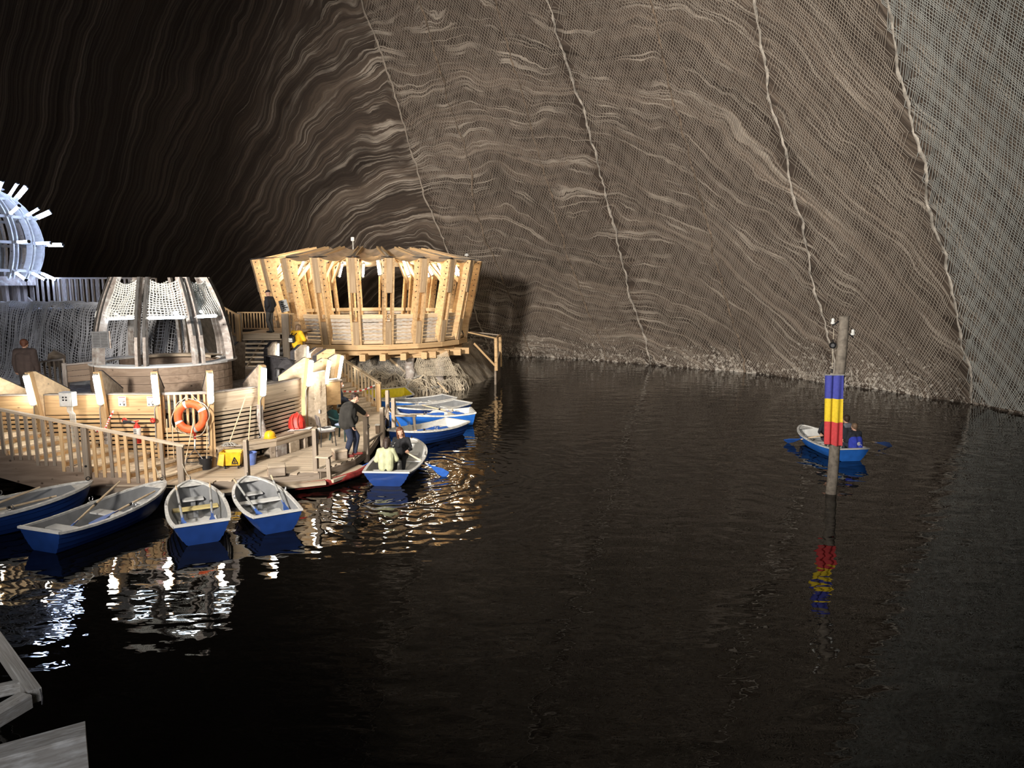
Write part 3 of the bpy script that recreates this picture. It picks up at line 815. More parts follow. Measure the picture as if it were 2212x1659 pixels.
for i, p in enumerate(LP):
    fin(i, p, 2.93 if i < 7 else 2.75, 2.35, 0.85 if i < 7 else 0.6, feet[i], trunk=(i == 5))

# ------------------------------------------------------------------ the wall between the posts: a wide board on top, slats below
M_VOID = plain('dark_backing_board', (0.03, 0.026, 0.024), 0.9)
bw = thing('slatted_wall', 'curved timber wall of a broad top board over horizontal slats, behind the jetty', 'wall panel', (-8.9, 18.2, DZ))
def inset(p, k=0.10): return p + (CEN - p).normalized() * k
for i in range(0, 8):
    a, b = inset(LP[i]), inset(LP[i + 1]); t = (b - a).normalized()
    a = a + t * 0.05; b = b - t * 0.05
    n = Vector((t.y, -t.x, 0)); mat = PINE if i < 4 else DECKWOOD
    if i == 6: mat = PINE_PALE
    floor = [0.9, 0.75, 0.5, DZ, DZ, DZ, DZ, DZ][i]
    top = 2.30
    if i != 3:
        plank('top_board', a + Vector((0, 0, 2.05)), b + Vector((0, 0, 2.05)), 0.05, 0.5, mat, bw)
        z = 1.74; 
    else:
        z = 1.36
    plank('coping', a + Vector((0, 0, 2.32)) - n * 0.05, b + Vector((0, 0, 2.32)) - n * 0.05, 0.2, 0.03, FROSTWOOD, bw) if i != 3 else None
    k = 0
    while z > floor + 0.02:
        plank('slat', a + Vector((0, 0, z)), b + Vector((0, 0, z)), 0.035, 0.072, mat, bw); z -= 0.112; k += 1
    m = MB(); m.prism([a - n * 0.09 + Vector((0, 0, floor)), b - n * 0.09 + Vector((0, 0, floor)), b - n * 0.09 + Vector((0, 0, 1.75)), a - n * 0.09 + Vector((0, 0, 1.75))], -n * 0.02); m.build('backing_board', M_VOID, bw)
# gate with upright bars behind the lifebuoy
a, b = inset(LP[3]), inset(LP[4]); t = (b - a).normalized()
gt = thing('bar_gate', 'gate of upright pine bars behind the orange lifebuoy', 'gate', ((a + b) / 2 + Vector((0, 0, 1.36))))
for k in range(8):
    p = a.lerp(b, 0.09 + 0.82 * k / 7); plank('bar', p + Vector((0, 0, 1.38)), p + Vector((0, 0, 2.30)), 0.055, 0.05, PINE, gt, up=(0, 1, 0))
plank('top_rail', a + Vector((0, 0, 2.33)), b + Vector((0, 0, 2.33)), 0.09, 0.07, FROSTWOOD, gt)
plank('bottom_rail', a + Vector((0, 0, 1.41)), b + Vector((0, 0, 1.41)), 0.06, 0.07, PINE, gt)
m = MB(); bb = inset(LP[3], 0.5); cc = inset(LP[4], 0.5)
m.prism([bb + Vector((0, 0, DZ)), cc + Vector((0, 0, DZ)), cc + Vector((0, 0, 1.88)), bb + Vector((0, 0, 1.88))], Vector((0, 0.03, 0))); m.build('wall_inner', GREYWOOD, None, kind='structure')

# upper deck
poly = [inset(p, 0.22) for p in LP] + [Vector((-6.6, 27.6, 0)), Vector((-9.4, 27.8, 0)), Vector((-12.5, 27.8, 0)), Vector((-17.5, 24, 0)), Vector((-17.5, 17.6, 0))]
m = MB(); m.prism([Vector((p.x, p.y, UZ - 0.09)) for p in poly], (0, 0, 0.09)); m.build('floor_upper_deck', FROSTWOOD, None, kind='structure')

# ------------------------------------------------------------------ jetty
jt = thing('jetty', 'plank jetty along the timber wall with a low step beam on its water side', 'jetty', (-5.8, 20, 0.2))
FE = [(-7.75, 16.30), (-6.48, 16.94), (-4.87, 17.62), (-4.28, 18.9), (-4.12, 20.3), (-4.22, 22.5), (-4.6, 25.9), (-4.9, 27.0)]
BE = [(-9.6, 16.25), (-9.4, 17.9), (-8.93, 17.97), (-7.75, 18.15), (-6.9, 19.3), (-6.22, 21.1), (-6.05, 23.8), (-6.6, 27.0)]
def lerp_x(poly, y):
    for (x0, y0), (x1, y1) in zip(poly[:-1], poly[1:]):
        if y0 <= y <= y1: return x0 + (x1 - x0) * (y - y0) / (y1 - y0 + 1e-9)
    return poly[0][0] if y < poly[0][1] else poly[-1][0]
y = 16.42
while y < 27.0:
    xa, xb = lerp_x(BE, y), lerp_x(FE, y)
    if y < 17.9: xa = -9.4
    plank('deck_board', (xa - 0.12, y, DZ - 0.02 + random.uniform(-.004, .004)), (xb + random.uniform(-.015, .015), y, DZ - 0.02), 0.19, 0.04, DECKWOOD, jt); y += 0.2
for (x0, y0), (x1, y1) in zip(FE[:-1], FE[1:]):
    a = Vector((x0, y0, 0)); b = Vector((x1, y1, 0)); t = (b - a).normalized(); n = Vector((t.y, -t.x, 0))
    plank('edge_beam', a + Vector((0, 0, 0.29)), b + Vector((0, 0, 0.29)), 0.10, 0.21, GREYWOOD, jt)
    if y0 < 18: plank('step_beam', a + n * 0.27 + Vector((0, 0, 0.19)), b + n * 0.27 + t * 0.1 + Vector((0, 0, 0.19)), 0.36, 0.08, DECKWOOD, jt)
plank('edge_beam', (-9.6, 16.28, 0.22), (-7.7, 16.28, 0.22), 0.08, 0.3, GREYWOOD, jt)
M_FENDER = plain('faded_red_fender', (0.3, 0.035, 0.03), 0.6, var=0.25)
pts = [Vector((-5.35, 17.12, 0.14)), Vector((-4.62, 17.45, 0.15)), Vector((-4.05, 18.3, 0.16)), Vector((-3.9, 18.9, 0.16))]
MB().tube(pts, 0.09, 9).build('fender', M_FENDER, jt, smooth=True, label='dark red fender tube along the step beam')
def post(u, vt, vb, w, label, zb=DZ):
    b = Pz(u, vb, zb); t = Py(u, vt, b.y)
    o = thing('mooring_post', label, 'post', (b.x, b.y, zb), 0, 'mooring posts along the jetty')
    plank('shaft', (b.x, b.y, zb - 0.35), (b.x, b.y, t.z - 0.03), w, w * 1.1, GREYWOOD, o, up=(0.2, 1, 0))
    plank('worn_top', (b.x, b.y, t.z - 0.03), (b.x, b.y, t.z), w * 0.9, w, DECKWOOD, o, up=(0.2, 1, 0))
    MB().tube([(b.x + w * .52, b.y - w * .5, t.z - 0.25), (b.x + w * .9, b.y - w * .6, t.z - 0.28), (b.x + w * .9, b.y - w * .6, t.z - 0.33), (b.x + w * .52, b.y - w * .5, t.z - 0.36)], 0.012, 6).build('iron_staple', M_IRON, o)
    return b, t
mp = [post(535, 950, 1034, 0.10, 'grey square mooring post on the jetty edge in front of the blue bucket'),
      post(683, 926, 1016, 0.11, 'mooring post with a small side shelf, at the bend of the jetty'),
      post(792, 897, 972, 0.13, 'stout mooring post under the hand of the man in the dark jacket'),
      post(827, 880, 948, 0.12, 'mooring post behind the long-haired woman facing us in the boat'),
      post(838, 843, 900, 0.12, 'tallest mooring post, in front of the yellow boat'),
      post(851, 860, 922, 0.12, 'mooring post at the bow of the pale blue boat')]
b = mp[1][0]
sh = thing('shelf', 'small bracketed shelf on the mooring post at the jetty bend', 'shelf', (b.x + 0.16, b.y - 0.05, 0.6))
plank('board', (b.x + 0.06, b.y - 0.06, 0.80), (b.x + 0.40, b.y - 0.12, 0.80), 0.26, 0.035, DECKWOOD, sh)
plank('leg', (b.x + 0.36, b.y - 0.12, 0.16), (b.x + 0.34, b.y - 0.12, 0.78), 0.10, 0.12, GREYWOOD, sh, up=(0, 1, 0)); plank('bracket', (b.x + 0.06, b.y - 0.08, 0.45), (b.x + 0.32, b.y - 0.1, 0.45), 0.05, 0.07, GREYWOOD, sh)
def block(u, v, w, h, d, lab, rz=0.1):
    p = Pz(u, v, DZ); o = thing('step_block', lab, 'block', (p.x, p.y, DZ), 0, 'wooden step blocks')
    rt = Matrix.Rotation(rz, 3, 'Z')
    MB().box((p.x, p.y, DZ + h / 2 - 0.03), (w, d, h - 0.06), rt, ch=0.012).build('body', GREYWOOD, o)
    MB().box((p.x, p.y, DZ + h - 0.03), (w + 0.02, d + 0.02, 0.06), rt, ch=0.012).build('lid', DECKWOOD, o)
    for s in (-1, 1):
        MB().box(Vector((p.x, p.y, DZ + h / 2 - 0.03)) + rt @ Vector((s * (w / 2 + 0.01), 0, 0)), (0.02, d * 0.7, h * 0.6), rt).build('end_board', BROWNWOOD, o)
block(598, 1026, 0.40, 0.27, 0.30, 'dark wooden step block on the jetty edge behind the moored boats', 0.35)
block(734, 990, 0.34, 0.26, 0.32, 'wooden step block at the feet of the man in the dark jacket', 0.5)
b = mp[3][0]
o = thing('fender_block', 'rust-stained wooden block hung on the post behind the women in the boat', 'block', (b.x - 0.15, b.y - 0.1, 0.75))
MB().box((b.x - 0.14, b.y - 0.02, 0.72), (0.13, 0.14, 0.26), ch=0.015).build('body', BROWNWOOD, o); MB().box((b.x - 0.14, b.y - 0.02, 0.86), (0.16, 0.17, 0.03), ch=0.01).build('cap', M_WHITEPL, o)
# horizontal timbers tying the outer posts
tb = thing('post_frame', 'low grey frame of rails tying the outer mooring posts together', 'frame', (-3.9, 23.0, 0.6))
plank('rail', (mp[2][0].x, mp[2][0].y, 0.62), (mp[3][0].x, mp[3][0].y, 0.62), 0.05, 0.06, GREYWOOD, tb)
plank('rail', (mp[3][0].x, mp[3][0].y, 0.85), (mp[4][0].x, mp[4][0].y, 0.85), 0.05, 0.06, GREYWOOD, tb)
plank('rail', (mp[5][0].x, mp[5][0].y, 0.80), (mp[5][0].x + 0.75, mp[5][0].y - 0.1, 0.80), 0.10, 0.06, GREYWOOD, tb)
plank('upright', (mp[5][0].x + 0.72, mp[5][0].y - 0.1, 0.1), (mp[5][0].x + 0.68, mp[5][0].y - 0.1, 0.78), 0.08, 0.08, GREYWOOD, tb, up=(0, 1, 0))
plank('diagonal', (mp[4][0].x, mp[4][0].y, 0.8), (mp[5][0].x + 0.2, mp[5][0].y, 0.45), 0.04, 0.05, PINE, tb)

# ------------------------------------------------------------------ curved stairs with their balustrade, bottom corner of the station
st = thing('staircase', 'curved timber stairs sweeping down to the jetty past the fire extinguisher', 'staircase', (-8.4, 17, DZ))
XR = [-8.36, -9.0, -9.87, -10.5, -11.15, -11.8, -12.4, -13.1]
M_TREAD = wood('scuffed_tread_timber', (0.42, 0.33, 0.23), (0.68, 0.58, 0.44))
for k in range(7):
    z = DZ + 0.14 * (k + 1)
    x0, x1 = XR[k], XR[k + 1]; w = 0.62
    poly = [Vector((x0 + 0.04, 16.42, z)), Vector((x0 + 0.04 + w, 17.86, z)), Vector((x1 + w - 0.15, 17.82, z)), Vector((x1 - 0.15, 16.42, z))]
    for q in range(3):                                        # three boards to a tread
        f0, f1 = q / 3 + 0.008, (q + 1) / 3 - 0.008
        m = MB(); m.prism([poly[0].lerp(poly[3], f0), poly[1].lerp(poly[2], f0), poly[1].lerp(poly[2], f1), poly[0].lerp(poly[3], f1)], (0, 0, -0.045)); m.build('tread_board', M_TREAD, st)
    m = MB(); m.prism([poly[0] + Vector((-.03, 0, -.045)), poly[1] + Vector((-.03, 0, -.045)), poly[1] + Vector((-.03, 0, -.16)), poly[0] + Vector((-.03, 0, -.16))], (-0.03, 0, 0)); m.build('riser', PINE, st)
top = []; bot = []
for k in range(8):
    z = DZ + 0.14 * k
    top += [Vector((XR[k] + (0.6 if k == 0 else 0), 16.40, z)) if k == 0 else Vector((XR[k - 1], 16.40, z)), Vector((XR[k], 16.40, z))]
poly = top + [Vector((-13.1, 16.40, 0.92)), Vector((-10.6, 16.40, 0.18)), Vector((-7.76, 16.40, 0.12))]
m = MB(); m.prism(poly, (0, -0.07, 0)); m.build('stringer', BROWNWOOD, st)
for x, zt, zb in ((-10.35, 0.86, 0.0), (-10.15, 0.8, -0.3), (-9.3, 0.6, -0.3)):
    plank('strut', (x, 16.5, zb), (x, 16.5, zt), 0.14, 0.1, GREYWOOD, st, up=(0, 1, 0))
rl = thing('balustrade', 'sloping timber balustrade of the curved stairs, dark side towards the water', 'railing', (-7.7, 16.3, DZ))
def rail_z(x): return 1.37 + (-7.7 - x) * (0.86 / 4.24)
plank('handrail', (-7.62, 16.32, rail_z(-7.62)), (-13.2, 16.36, rail_z(-13.2)), 0.14, 0.05, DECKWOOD, rl)
def tread_z(x):
    for k in range(7):
        if XR[k + 1] <= x < XR[k]: return DZ + 0.14 * (k + 1)
    return DZ if x >= XR[0] else DZ + 1.0
for u in (352, 333, 315, 296, 276, 258, 242, 225, 207, 172, 155, 138, 119, 101, 83, 65, 47, 29, 11, -8, -26):
    x = (u - 1106) / F_PX * 16.75
    plank('baluster', (x, 16.33, tread_z(x) - 0.10), (x - 0.02, 16.34, rail_z(x) - 0.02), 0.075, 0.045, GREYWOOD if u % 3 else PINE, rl, up=(0.05, 1, 0))
for u in (392, 190):
    x = (u - 1106) / F_PX * 16.75
    nw = plank('newel', (x, 16.30, tread_z(x) - 0.25), (x, 16.30, rail_z(x) - 0.02), 0.14, 0.11, GREYWOOD, rl, up=(0, 1, 0))
    MB().tube([(x, 16.245, tread_z(x) + 0.05), (x, 16.22, tread_z(x) + 0.05)], 0.025, 8).build('bolt', M_IRON, nw)

# ------------------------------------------------------------------ stairs with the bright balustrade at the far end of the jetty
s2 = thing('staircase', 'lit timber steps climbing from the far jetty end towards the pavilion', 'staircase', (-5.4, 26.2, DZ))
dv = Vector((-0.80, 0.60, 0)); pv2 = Vector((-0.60, -0.80, 0)); p0 = Vector((-4.95, 26.05, 0))
for k in range(10):
    a = p0 + dv * (0.05 + 0.27 * k); z = DZ + 0.16 * (k + 1)
    for q in range(2):
        m = MB(); aa = a + dv * 0.14 * q
        m.prism([aa + Vector((0, 0, z)), aa + pv2 * 1.35 + Vector((0, 0, z)), aa + pv2 * 1.35 + dv * 0.13 + Vector((0, 0, z)), aa + dv * 0.13 + Vector((0, 0, z))], (0, 0, -0.04)); m.build('tread_board', M_TREAD, s2)
    m = MB(); m.prism([a + dv * 0.02 + Vector((0, 0, z - 0.04)), a + dv * 0.02 + pv2 * 1.35 + Vector((0, 0, z - 0.04)), a + dv * 0.02 + pv2 * 1.35 + Vector((0, 0, z - 0.16)), a + dv * 0.02 + Vector((0, 0, z - 0.16))], dv * 0.03); m.build('riser', DECKWOOD, s2)
r2 = thing('balustrade', 'brightly lit pine balustrade falling to the far end of the jetty', 'railing', (-4.85, 26.1, DZ))
e0 = p0 + Vector((0.05, 0.03, 0)); e1 = e0 + dv * 2.45
plank('handrail', e0 + Vector((0, 0, 1.46)) - dv * 0.08, e1 + Vector((0, 0, 2.42)), 0.13, 0.06, PINE_PALE, r2)
for k in range(13):
    f = 0.06 + 0.92 * k / 12; p = e0.lerp(e1, f)
    plank('baluster', p + Vector((0, 0, DZ + 0.12 + 0.9 * f)), p + Vector((0, 0, 1.44 + 0.96 * f)), 0.05, 0.06, PINE_PALE, r2, up=tuple(pv2))
plank('newel', e0 + Vector((0, 0, -0.1)), e0 + Vector((0, 0, 1.44)), 0.16, 0.16, PINE, r2, up=(0, 1, 0))
m = MB(); m.prism([e0 + Vector((0, 0, 0.1)), e0 + Vector((0, 0, 0.6)), e1 + Vector((0, 0, 1.95)), e1 + Vector((0, 0, 1.3))], Vector((0.04, 0.05, 0))); m.build('stringer', PINE, r2)

# ------------------------------------------------------------------ steps up to the man's landing, and the landing itself
s3 = thing('staircase', 'open-tread timber steps leading up to the landing where a man in black stands', 'staircase', (-10.4, 28.6, UZ))
lx0, lx1 = Py(527, 722, 29.5).x, Py(606, 722, 29.5).x
for k in range(7):
    z = 2.98 - 0.155 * k; yy = 29.4 - 0.27 * k
    plank('tread', (lx0, yy, z - 0.16), (lx1 + 0.1, yy, z - 0.16), 0.24, 0.06, DECKWOOD, s3)
for x in (lx0 + 0.05, (lx0 + lx1) / 2, lx1 + 0.05):
    plank('carriage', (x, 29.6, 2.78), (x, 27.4, 1.75), 0.06, 0.14, GREYWOOD, s3)
m = MB(); m.prism([Vector((lx0, 29.75, UZ)), Vector((lx1 + .2, 29.75, UZ)), Vector((lx1 + .2, 29.75, 2.8)), Vector((lx0, 29.75, 2.8))], (0, 0.03, 0)); m.build('stone_backing', M_DARKROCK, s3)
ldg = thing('landing', 'timber landing with railing under the feet of the man in black', 'landing', (-10.4, 31, 3.06))
for q in range(16): plank('deck_board', (lx0 - 0.1, 29.55 + 0.22 * q, 3.04), (lx1 + 0.6, 29.55 + 0.22 * q, 3.04), 0.21, 0.05, DECKWOOD, ldg)
plank('fascia', (lx0, 29.43, 2.93), (lx1, 29.43, 2.93), 0.06, 0.25, DECKWOOD, ldg)
plank('post', (lx1 + 0.25, 29.4, UZ), (lx1 + 0.25, 29.4, 3.85), 0.28, 0.12, GREYWOOD, ldg, up=(0, 1, 0))
plank('post', (lx0 - 0.15, 29.4, UZ), (lx0 - 0.15, 29.4, 3.9), 0.22, 0.14, GREYWOOD, ldg, up=(0, 1, 0))
r3 = thing('balustrade', 'pine balustrade at the back of the landing behind the man in black', 'railing', (-10.5, 31.5, 3.06))
yy = 31.6; xa = Py(513, 675, yy).x; xb = Py(590, 675, yy).x; zt = Py(540, 675, yy).z
plank('handrail', (xa, yy, zt), (xb, yy, zt), 0.10, 0.05, PINE, r3); plank('bottom_rail', (xa, yy, 3.12), (xb, yy, 3.12), 0.06, 0.06, PINE, r3)
for k in range(12): x = xa + (xb - xa) * (k + 0.5) / 12; plank('baluster', (x, yy, 3.1), (x, yy, zt), 0.05, 0.04, PINE, r3, up=(0, 1, 0))
r4 = thing('balustrade', 'short sloping balustrade between the net-topped turret and the landing', 'railing', (-12.2, 30.5, 3.1))
a, b = Py(470, 657, 29.3), Py(513, 680, 29.3)
plank('handrail', a, b, 0.10, 0.06, PINE, r4); plank('bottom_rail', a - Vector((0, 0, 0.9)), b - Vector((0, 0, 0.9)), 0.06, 0.08, PINE, r4)
for k in range(6): p = a.lerp(b, (k + 0.3) / 6); plank('baluster', p - Vector((0, 0, 0.92)), p, 0.06, 0.05, PINE, r4, up=(0, 1, 0))
plank('newel', b - Vector((0, 0, 1.5)), b + Vector((0, 0, 0.03)), 0.16, 0.14, PINE, r4, up=(0, 1, 0))
r5 = thing('balustrade', 'small rail beside the woman in the yellow jacket, below the pavilion entrance', 'railing', (-9.6, 30.4, 2.6))
a, b = Py(610, 678, 29.9), Py(634, 678, 29.9)
plank('handrail', a - Vector((0.1, 0, 0)), b + Vector((0.05, 0, 0)), 0.10, 0.05, PINE, r5)
for k in range(4): p = a.lerp(b, (k + 0.5) / 4); plank('baluster', p - Vector((0, 0, 1.4)), p, 0.05, 0.05, PINE, r5, up=(0, 1, 0))

# ------------------------------------------------------------------ the ring of panels behind: unlit fins with felt tops, curved counter
def back_fin(u0, u1, vt, vb, y, label, mat=GREYWOOD, dy=0.5, lamp=False):
    a = Py(u0, vb, y); b = Py(u1, vb, y + dy); t0 = Py(u0, vt + 14, y); t1 = Py(u1, vt, y + dy)
    o = thing('panel_fin', label, 'panel', a, 0, 'felt-topped panel fins of the upper deck')
    zb = min(a.z, b.z, UZ); v = Vector((0.05, 0.02, 0)); pm_ = t0.lerp(t1, 0.6); pm_.z = t1.z
    poly = [Vector((a.x, a.y, zb)), t0, pm_, t1, Vector((b.x, b.y, zb))]
    m = MB(); m.prism(poly, v); m.build('panel', mat, o)
    w = Vector((0.14, -0.05, 0))
    m = MB(); m.prism([t0 + Vector((0, 0, .01)), pm_ + Vector((0, 0, .01)), pm_ - w + Vector((0, 0, -.02)), t0 - w + Vector((0, 0, -.02))], (0, 0, 0.02)); m.build('felt_cap', DARKWOOD, o)
    m = MB(); m.prism([Vector((a.x, a.y, zb)), t0, t0 - w + Vector((0, 0, -.02)), Vector((a.x - w.x, a.y - w.y, zb))], (-0.02, -0.02, 0)); m.build('edge_board', DARKWOOD, o)
    if lamp:
        l0, l1 = Vector((b.x + .08, b.y, t1.z - 0.62)), Vector((t1.x + .08, t1.y, t1.z - 0.08))
        lamp_bar(l0, l1, 0.07, 'narrow tube lamp on the ' + label, M_TUBE, 'tube lamps on the felt-topped fins', (1, 0.2, 0))
back_fin(502, 526, 738, 815, 23.6, 'felt-topped panel fin just beside the turret')
back_fin(578, 596, 738, 775, 25.6, 'felt-topped panel fin in front of the open-tread steps', lamp=True)
back_fin(636, 660, 744, 790, 24.6, 'felt-topped panel fin in front of the yellow jacket', lamp=True)
back_fin(668, 694, 750, 790, 25.2, 'tilted panel fin below the pavilion ring beam', BROWNWOOD)
back_fin(684, 720, 754, 800, 24.9, 'felt-topped panel fin beside the lit balustrade', PINE, 0.2)
ct = thing('counter', 'dark curved counter in the middle of the upper deck', 'counter', (-8, 23, UZ))
cpts = [Py(574, 770, 24.2), Py(590, 771, 23.4), Py(612, 776, 22.9), Py(632, 780, 23.2)]
for a, b in zip(cpts[:-1], cpts[1:]):
    m = MB(); m.prism([Vector((a.x, a.y, UZ)), Vector((b.x, b.y, UZ)), b, a], Vector((0.02, 0.05, 0))); m.build('panel', DARKWOOD, ct)
    plank('top_board', a + Vector((0, 0.05, 0.02)), b + Vector((0, 0.05, 0.02)), 0.3, 0.03, DARKWOOD, ct)
pts = []
for k in range(11):
    f = k / 10; c_ = Py(600 + 34 * f, 800 - 24 * math.sin(PI * min(1, f * 0.75 + 0.1)), 22.4 + 0.2 * f); pts.append(c_)
m = MB(); m.prism(pts + [Vector((pts[-1].x, pts[-1].y, UZ)), Vector((pts[0].x, pts[0].y, UZ))], (0.03, 0.06, 0)); m.build('arched_end', DARKWOOD, ct)
MB().tube([Py(601, 815, 22.3), Py(601, 796, 22.3)], 0.05, 8).build('leg', M_STEEL, ct)
MB().lathe([(0.005, 0), (0.12, 0.0), (0.12, 0.02), (0.005, 0.02)], Py(601, 797, 22.3), 14).build('stool_top', M_BLACKP, ct)
# plank door standing open at the end of the bench wall
dr = thing('plank_door', 'tall narrow plank door standing open, carved sign on it, behind the chairs', 'door', Pz(668, 952, DZ))
a = Pz(666, 953, DZ); b = Pz(706, 945, DZ); h = 2.0; t = (b - a).normalized(); n = Vector((t.y, -t.x, 0))
for k in range(3):
    f0, f1 = k / 3 + 0.004, (k + 1) / 3 - 0.004
    p, q = a.lerp(b, f0), a.lerp(b, f1); hh = h + 0.02 * (k + 1)
    m = MB(); m.prism([p, q, q + Vector((0, 0, hh)), p + Vector((0, 0, hh - 0.02))], n * 0.04); m.build('door_board', DECKWOOD, dr)
plank('top_batten', a + Vector((0, 0, h)) - n * 0.03, b + Vector((0, 0, h + .06)) - n * 0.03, 0.12, 0.03, M_WHITEPL, dr)
m = MB(); c = a.lerp(b, 0.72) + Vector((0, 0, 1.42)) + n * 0.046
for k in range(4):
    m.box(c + Vector((0, 0, 0.10 * k)), (0.10 - 0.02 * k, 0.006, 0.02), Matrix.Rotation(math.atan2(t.y, t.x), 3, 'Z') @ Matrix.Rotation(R(35 if k % 2 else -35), 3, 'Y'))
m.box(c + Vector((0, 0, 0.13)), (0.012, 0.006, 0.46), Matrix.Rotation(math.atan2(t.y, t.x), 3, 'Z')); m.build('carved_mark', BROWNWOOD, dr)
MB().box(a.lerp(b, 0.6) + Vector((0, 0, 0.85)) + n * 0.05, (0.06, 0.03, 0.12), ch=0.008).build('latch', M_STEEL, dr)
for k in range(2):
    p = Pz(640 + 12 * k, 956 - 2 * k, DZ); q = Pz(652 + 12 * k, 954 - 2 * k, DZ)
    m = MB(); m.prism([p, q, q + Vector((0, 0, 1.72)), p + Vector((0, 0, 1.72))], (0, 0.04, 0)); m.build('jamb_board', PINE_PALE, dr)
# ================================================================== net-topped turret on the upper deck
TX, TY = -10.2, 21.0
def tur(r, deg, z):
    a = R(deg); return Vector((TX + r * math.sin(a), TY - r * math.cos(a), z))
tr = thing('turret', 'round lookout with curved double ribs and white nets stretched over its upper half', 'turret', (TX, TY, UZ))
TA = [-82, -37, 8, 53, 98, 143, 188, 233]
def rr_at(z):
    f = (z - 2.85) / 2.4; return 1.86 - 0.60 * max(0, f) ** 1.9
ZS = [2.87 + 0.2 * k for k in range(13)]
M_FELTSTRIP = plain('dark_rib_capping', (0.07, 0.065, 0.06), 0.8)
for d in TA:
    t = Vector((math.cos(R(d)), math.sin(R(d)), 0)); o = Vector((math.sin(R(d)), -math.cos(R(d)), 0))
    for s in (-1, 1):
        m = MB(); rows = []
        for z in ZS:
            c = tur(rr_at(max(z, 2.85)), d, z) + t * (0.105 * s)
            rows.append([c + t * .038 + o * .09, c - t * .038 + o * .09, c - t * .038 - o * .12, c + t * .038 - o * .12])
        m.grid(rows, close=True); m.add(rows[-1], [(0, 1, 2, 3)]); m.add(rows[0], [(3, 2, 1, 0)])
        rb = m.build('rib_board', FROSTWOOD, tr)
        m = MB(); rows = []
        for z in ZS[4:]:
            c = tur(rr_at(z), d, z) + t * (0.105 * s) + o * 0.098
            rows.append([c + t * .036, c - t * .036])
        m.grid(rows); rows2 = [[p + o * 0.012 for p in r] for r in rows]; m.grid(rows2); m.build('capping', M_FELTSTRIP, tr)
# sill ring, salt-white
def ring(mb, r0, r1, z0, z1, d0=0, d1=360, n=40):
    rows = []
    for k in range(n + 1):
        d = d0 + (d1 - d0) * k / n
        rows.append([tur(r0, d, z0), tur(r1, d, z0), tur(r1, d, z1), tur(r0, d, z1)])
    mb.grid(rows, close=True); return mb
m = ring(MB(), 1.52, 1.98, 2.84, 2.89); m.build('sill', FROSTBLUE, tr)
# parapet of curved boards
for z0, z1 in ((1.92, 2.16), (2.17, 2.40), (2.41, 2.62), (2.63, 2.84)):
    for d0, d1 in ((-100, -40), (-39.4, 20), (20.6, 90)):
        m = ring(MB(), 1.90, 1.95 + random.uniform(-.006, .006), z0, z1, d0, d1, 10); m.build('parapet_board', BROWNWOOD, tr)
m = ring(MB(), 1.5, 1.54, 1.92, 2.84, 100, 260, 20); m.build('back_parapet', BROWNWOOD, tr)
m = ring(MB(), 1.3, 1.66, 2.84, 2.92, 130, 235, 16); m.build('back_counter', DECKWOOD, tr)
# nets between ribs, upper half, scalloped top
M_TNET = plain('white_turret_net', (0.66, 0.66, 0.62), 0.9, var=0.1)
def turret_net(d0, d1, lab, seedv):
    def P(s, t):
        d = d0 + (d1 - d0) * s; zt = 5.28 - 0.20 * math.sin(PI * s) ; z = zt + (4.16 - zt) * t
        r = rr_at(min(z, 5.25)) + 0.03 - 0.16 * math.sin(PI * s) * math.sin(PI * min(1, t + 0.15)) + 0.02 * noise.noise(Vector((d * .1, z * 3, seedv)))
        return tur(r, d, z)
    o = web('net_panel', lab, P, 13, 15, 0.0155, M_TNET, seedv, 0.03)
    del o['label']; o.parent = tr; o.matrix_parent_inverse = WM[tr.name].inverted(); o['kind'] = 'stuff'
for i in range(8): turret_net(TA[i] + 2.5, (TA[(i + 1) % 8] + (360 if i == 7 else 0)) - 2.5, 'net', i * 1.7)
# three level tube lamps on the camera side and their small bulbs
for (u0, u1, v, y, bu, k) in ((233, 294, 688, 19.65, 249, 'above the signboard'), (320, 399, 687, 19.1, 379, 'across the middle bay'), (426, 467, 684, 19.75, 434, 'in the bay nearest the pavilion')):
    a, b = Py(u0, v, y), Py(u1, v - 2, y + (0.25 if u0 > 400 else 0))
    lamp_bar(a, b, 0.085, 'level cool-white tube lamp of the net-topped turret, ' + k, M_TUBE_C, 'level lamps of the turret', (0.0, -1, 0.2))
    p = Py(bu, v - 11, y - 0.03)
    bl = thing('bulb', 'small round bulb just over the turret tube lamp ' + k, 'bulb', p, 0, 'small bulbs of the turret')
    MB().ball(p, 0.035 if u0 != 320 else 0.055, 12, 8).build('globe', M_BULB, bl, smooth=True)
    MB().tube([p + Vector((0.03, 0.02, 0.0)), p + Vector((0.08, 0.06, -0.08))], 0.025, 8).build('socket', M_GREYPL, bl)
# grey printed board hung on the outermost rib
sg = thing('signboard', 'square grey signboard with lines of print, fixed to the turret rib', 'sign', Py(216, 733, 18.9))
c = Py(217, 734, 18.85); rt = Matrix.Rotation(R(10), 3, 'Z')
sgp = MB().box(c, (0.42, 0.03, 0.44), rt, ch=0.006).build('panel', M_SIGN, sg)
m = MB()
for k in range(9):
    for s in (-1, 1): m.box(c + rt @ Vector((0.095 * s + random.uniform(-.008, .008), -0.019, 0.17 - 0.042 * k)), (0.16, 0.004, 0.012), rt)
m.build('print_lines', M_INK, sgp)
MB().box(c + rt @ Vector((0.23, 0.02, 0)), (0.03, 0.05, 0.46), rt).build('side_frame', FROSTWOOD, sg)

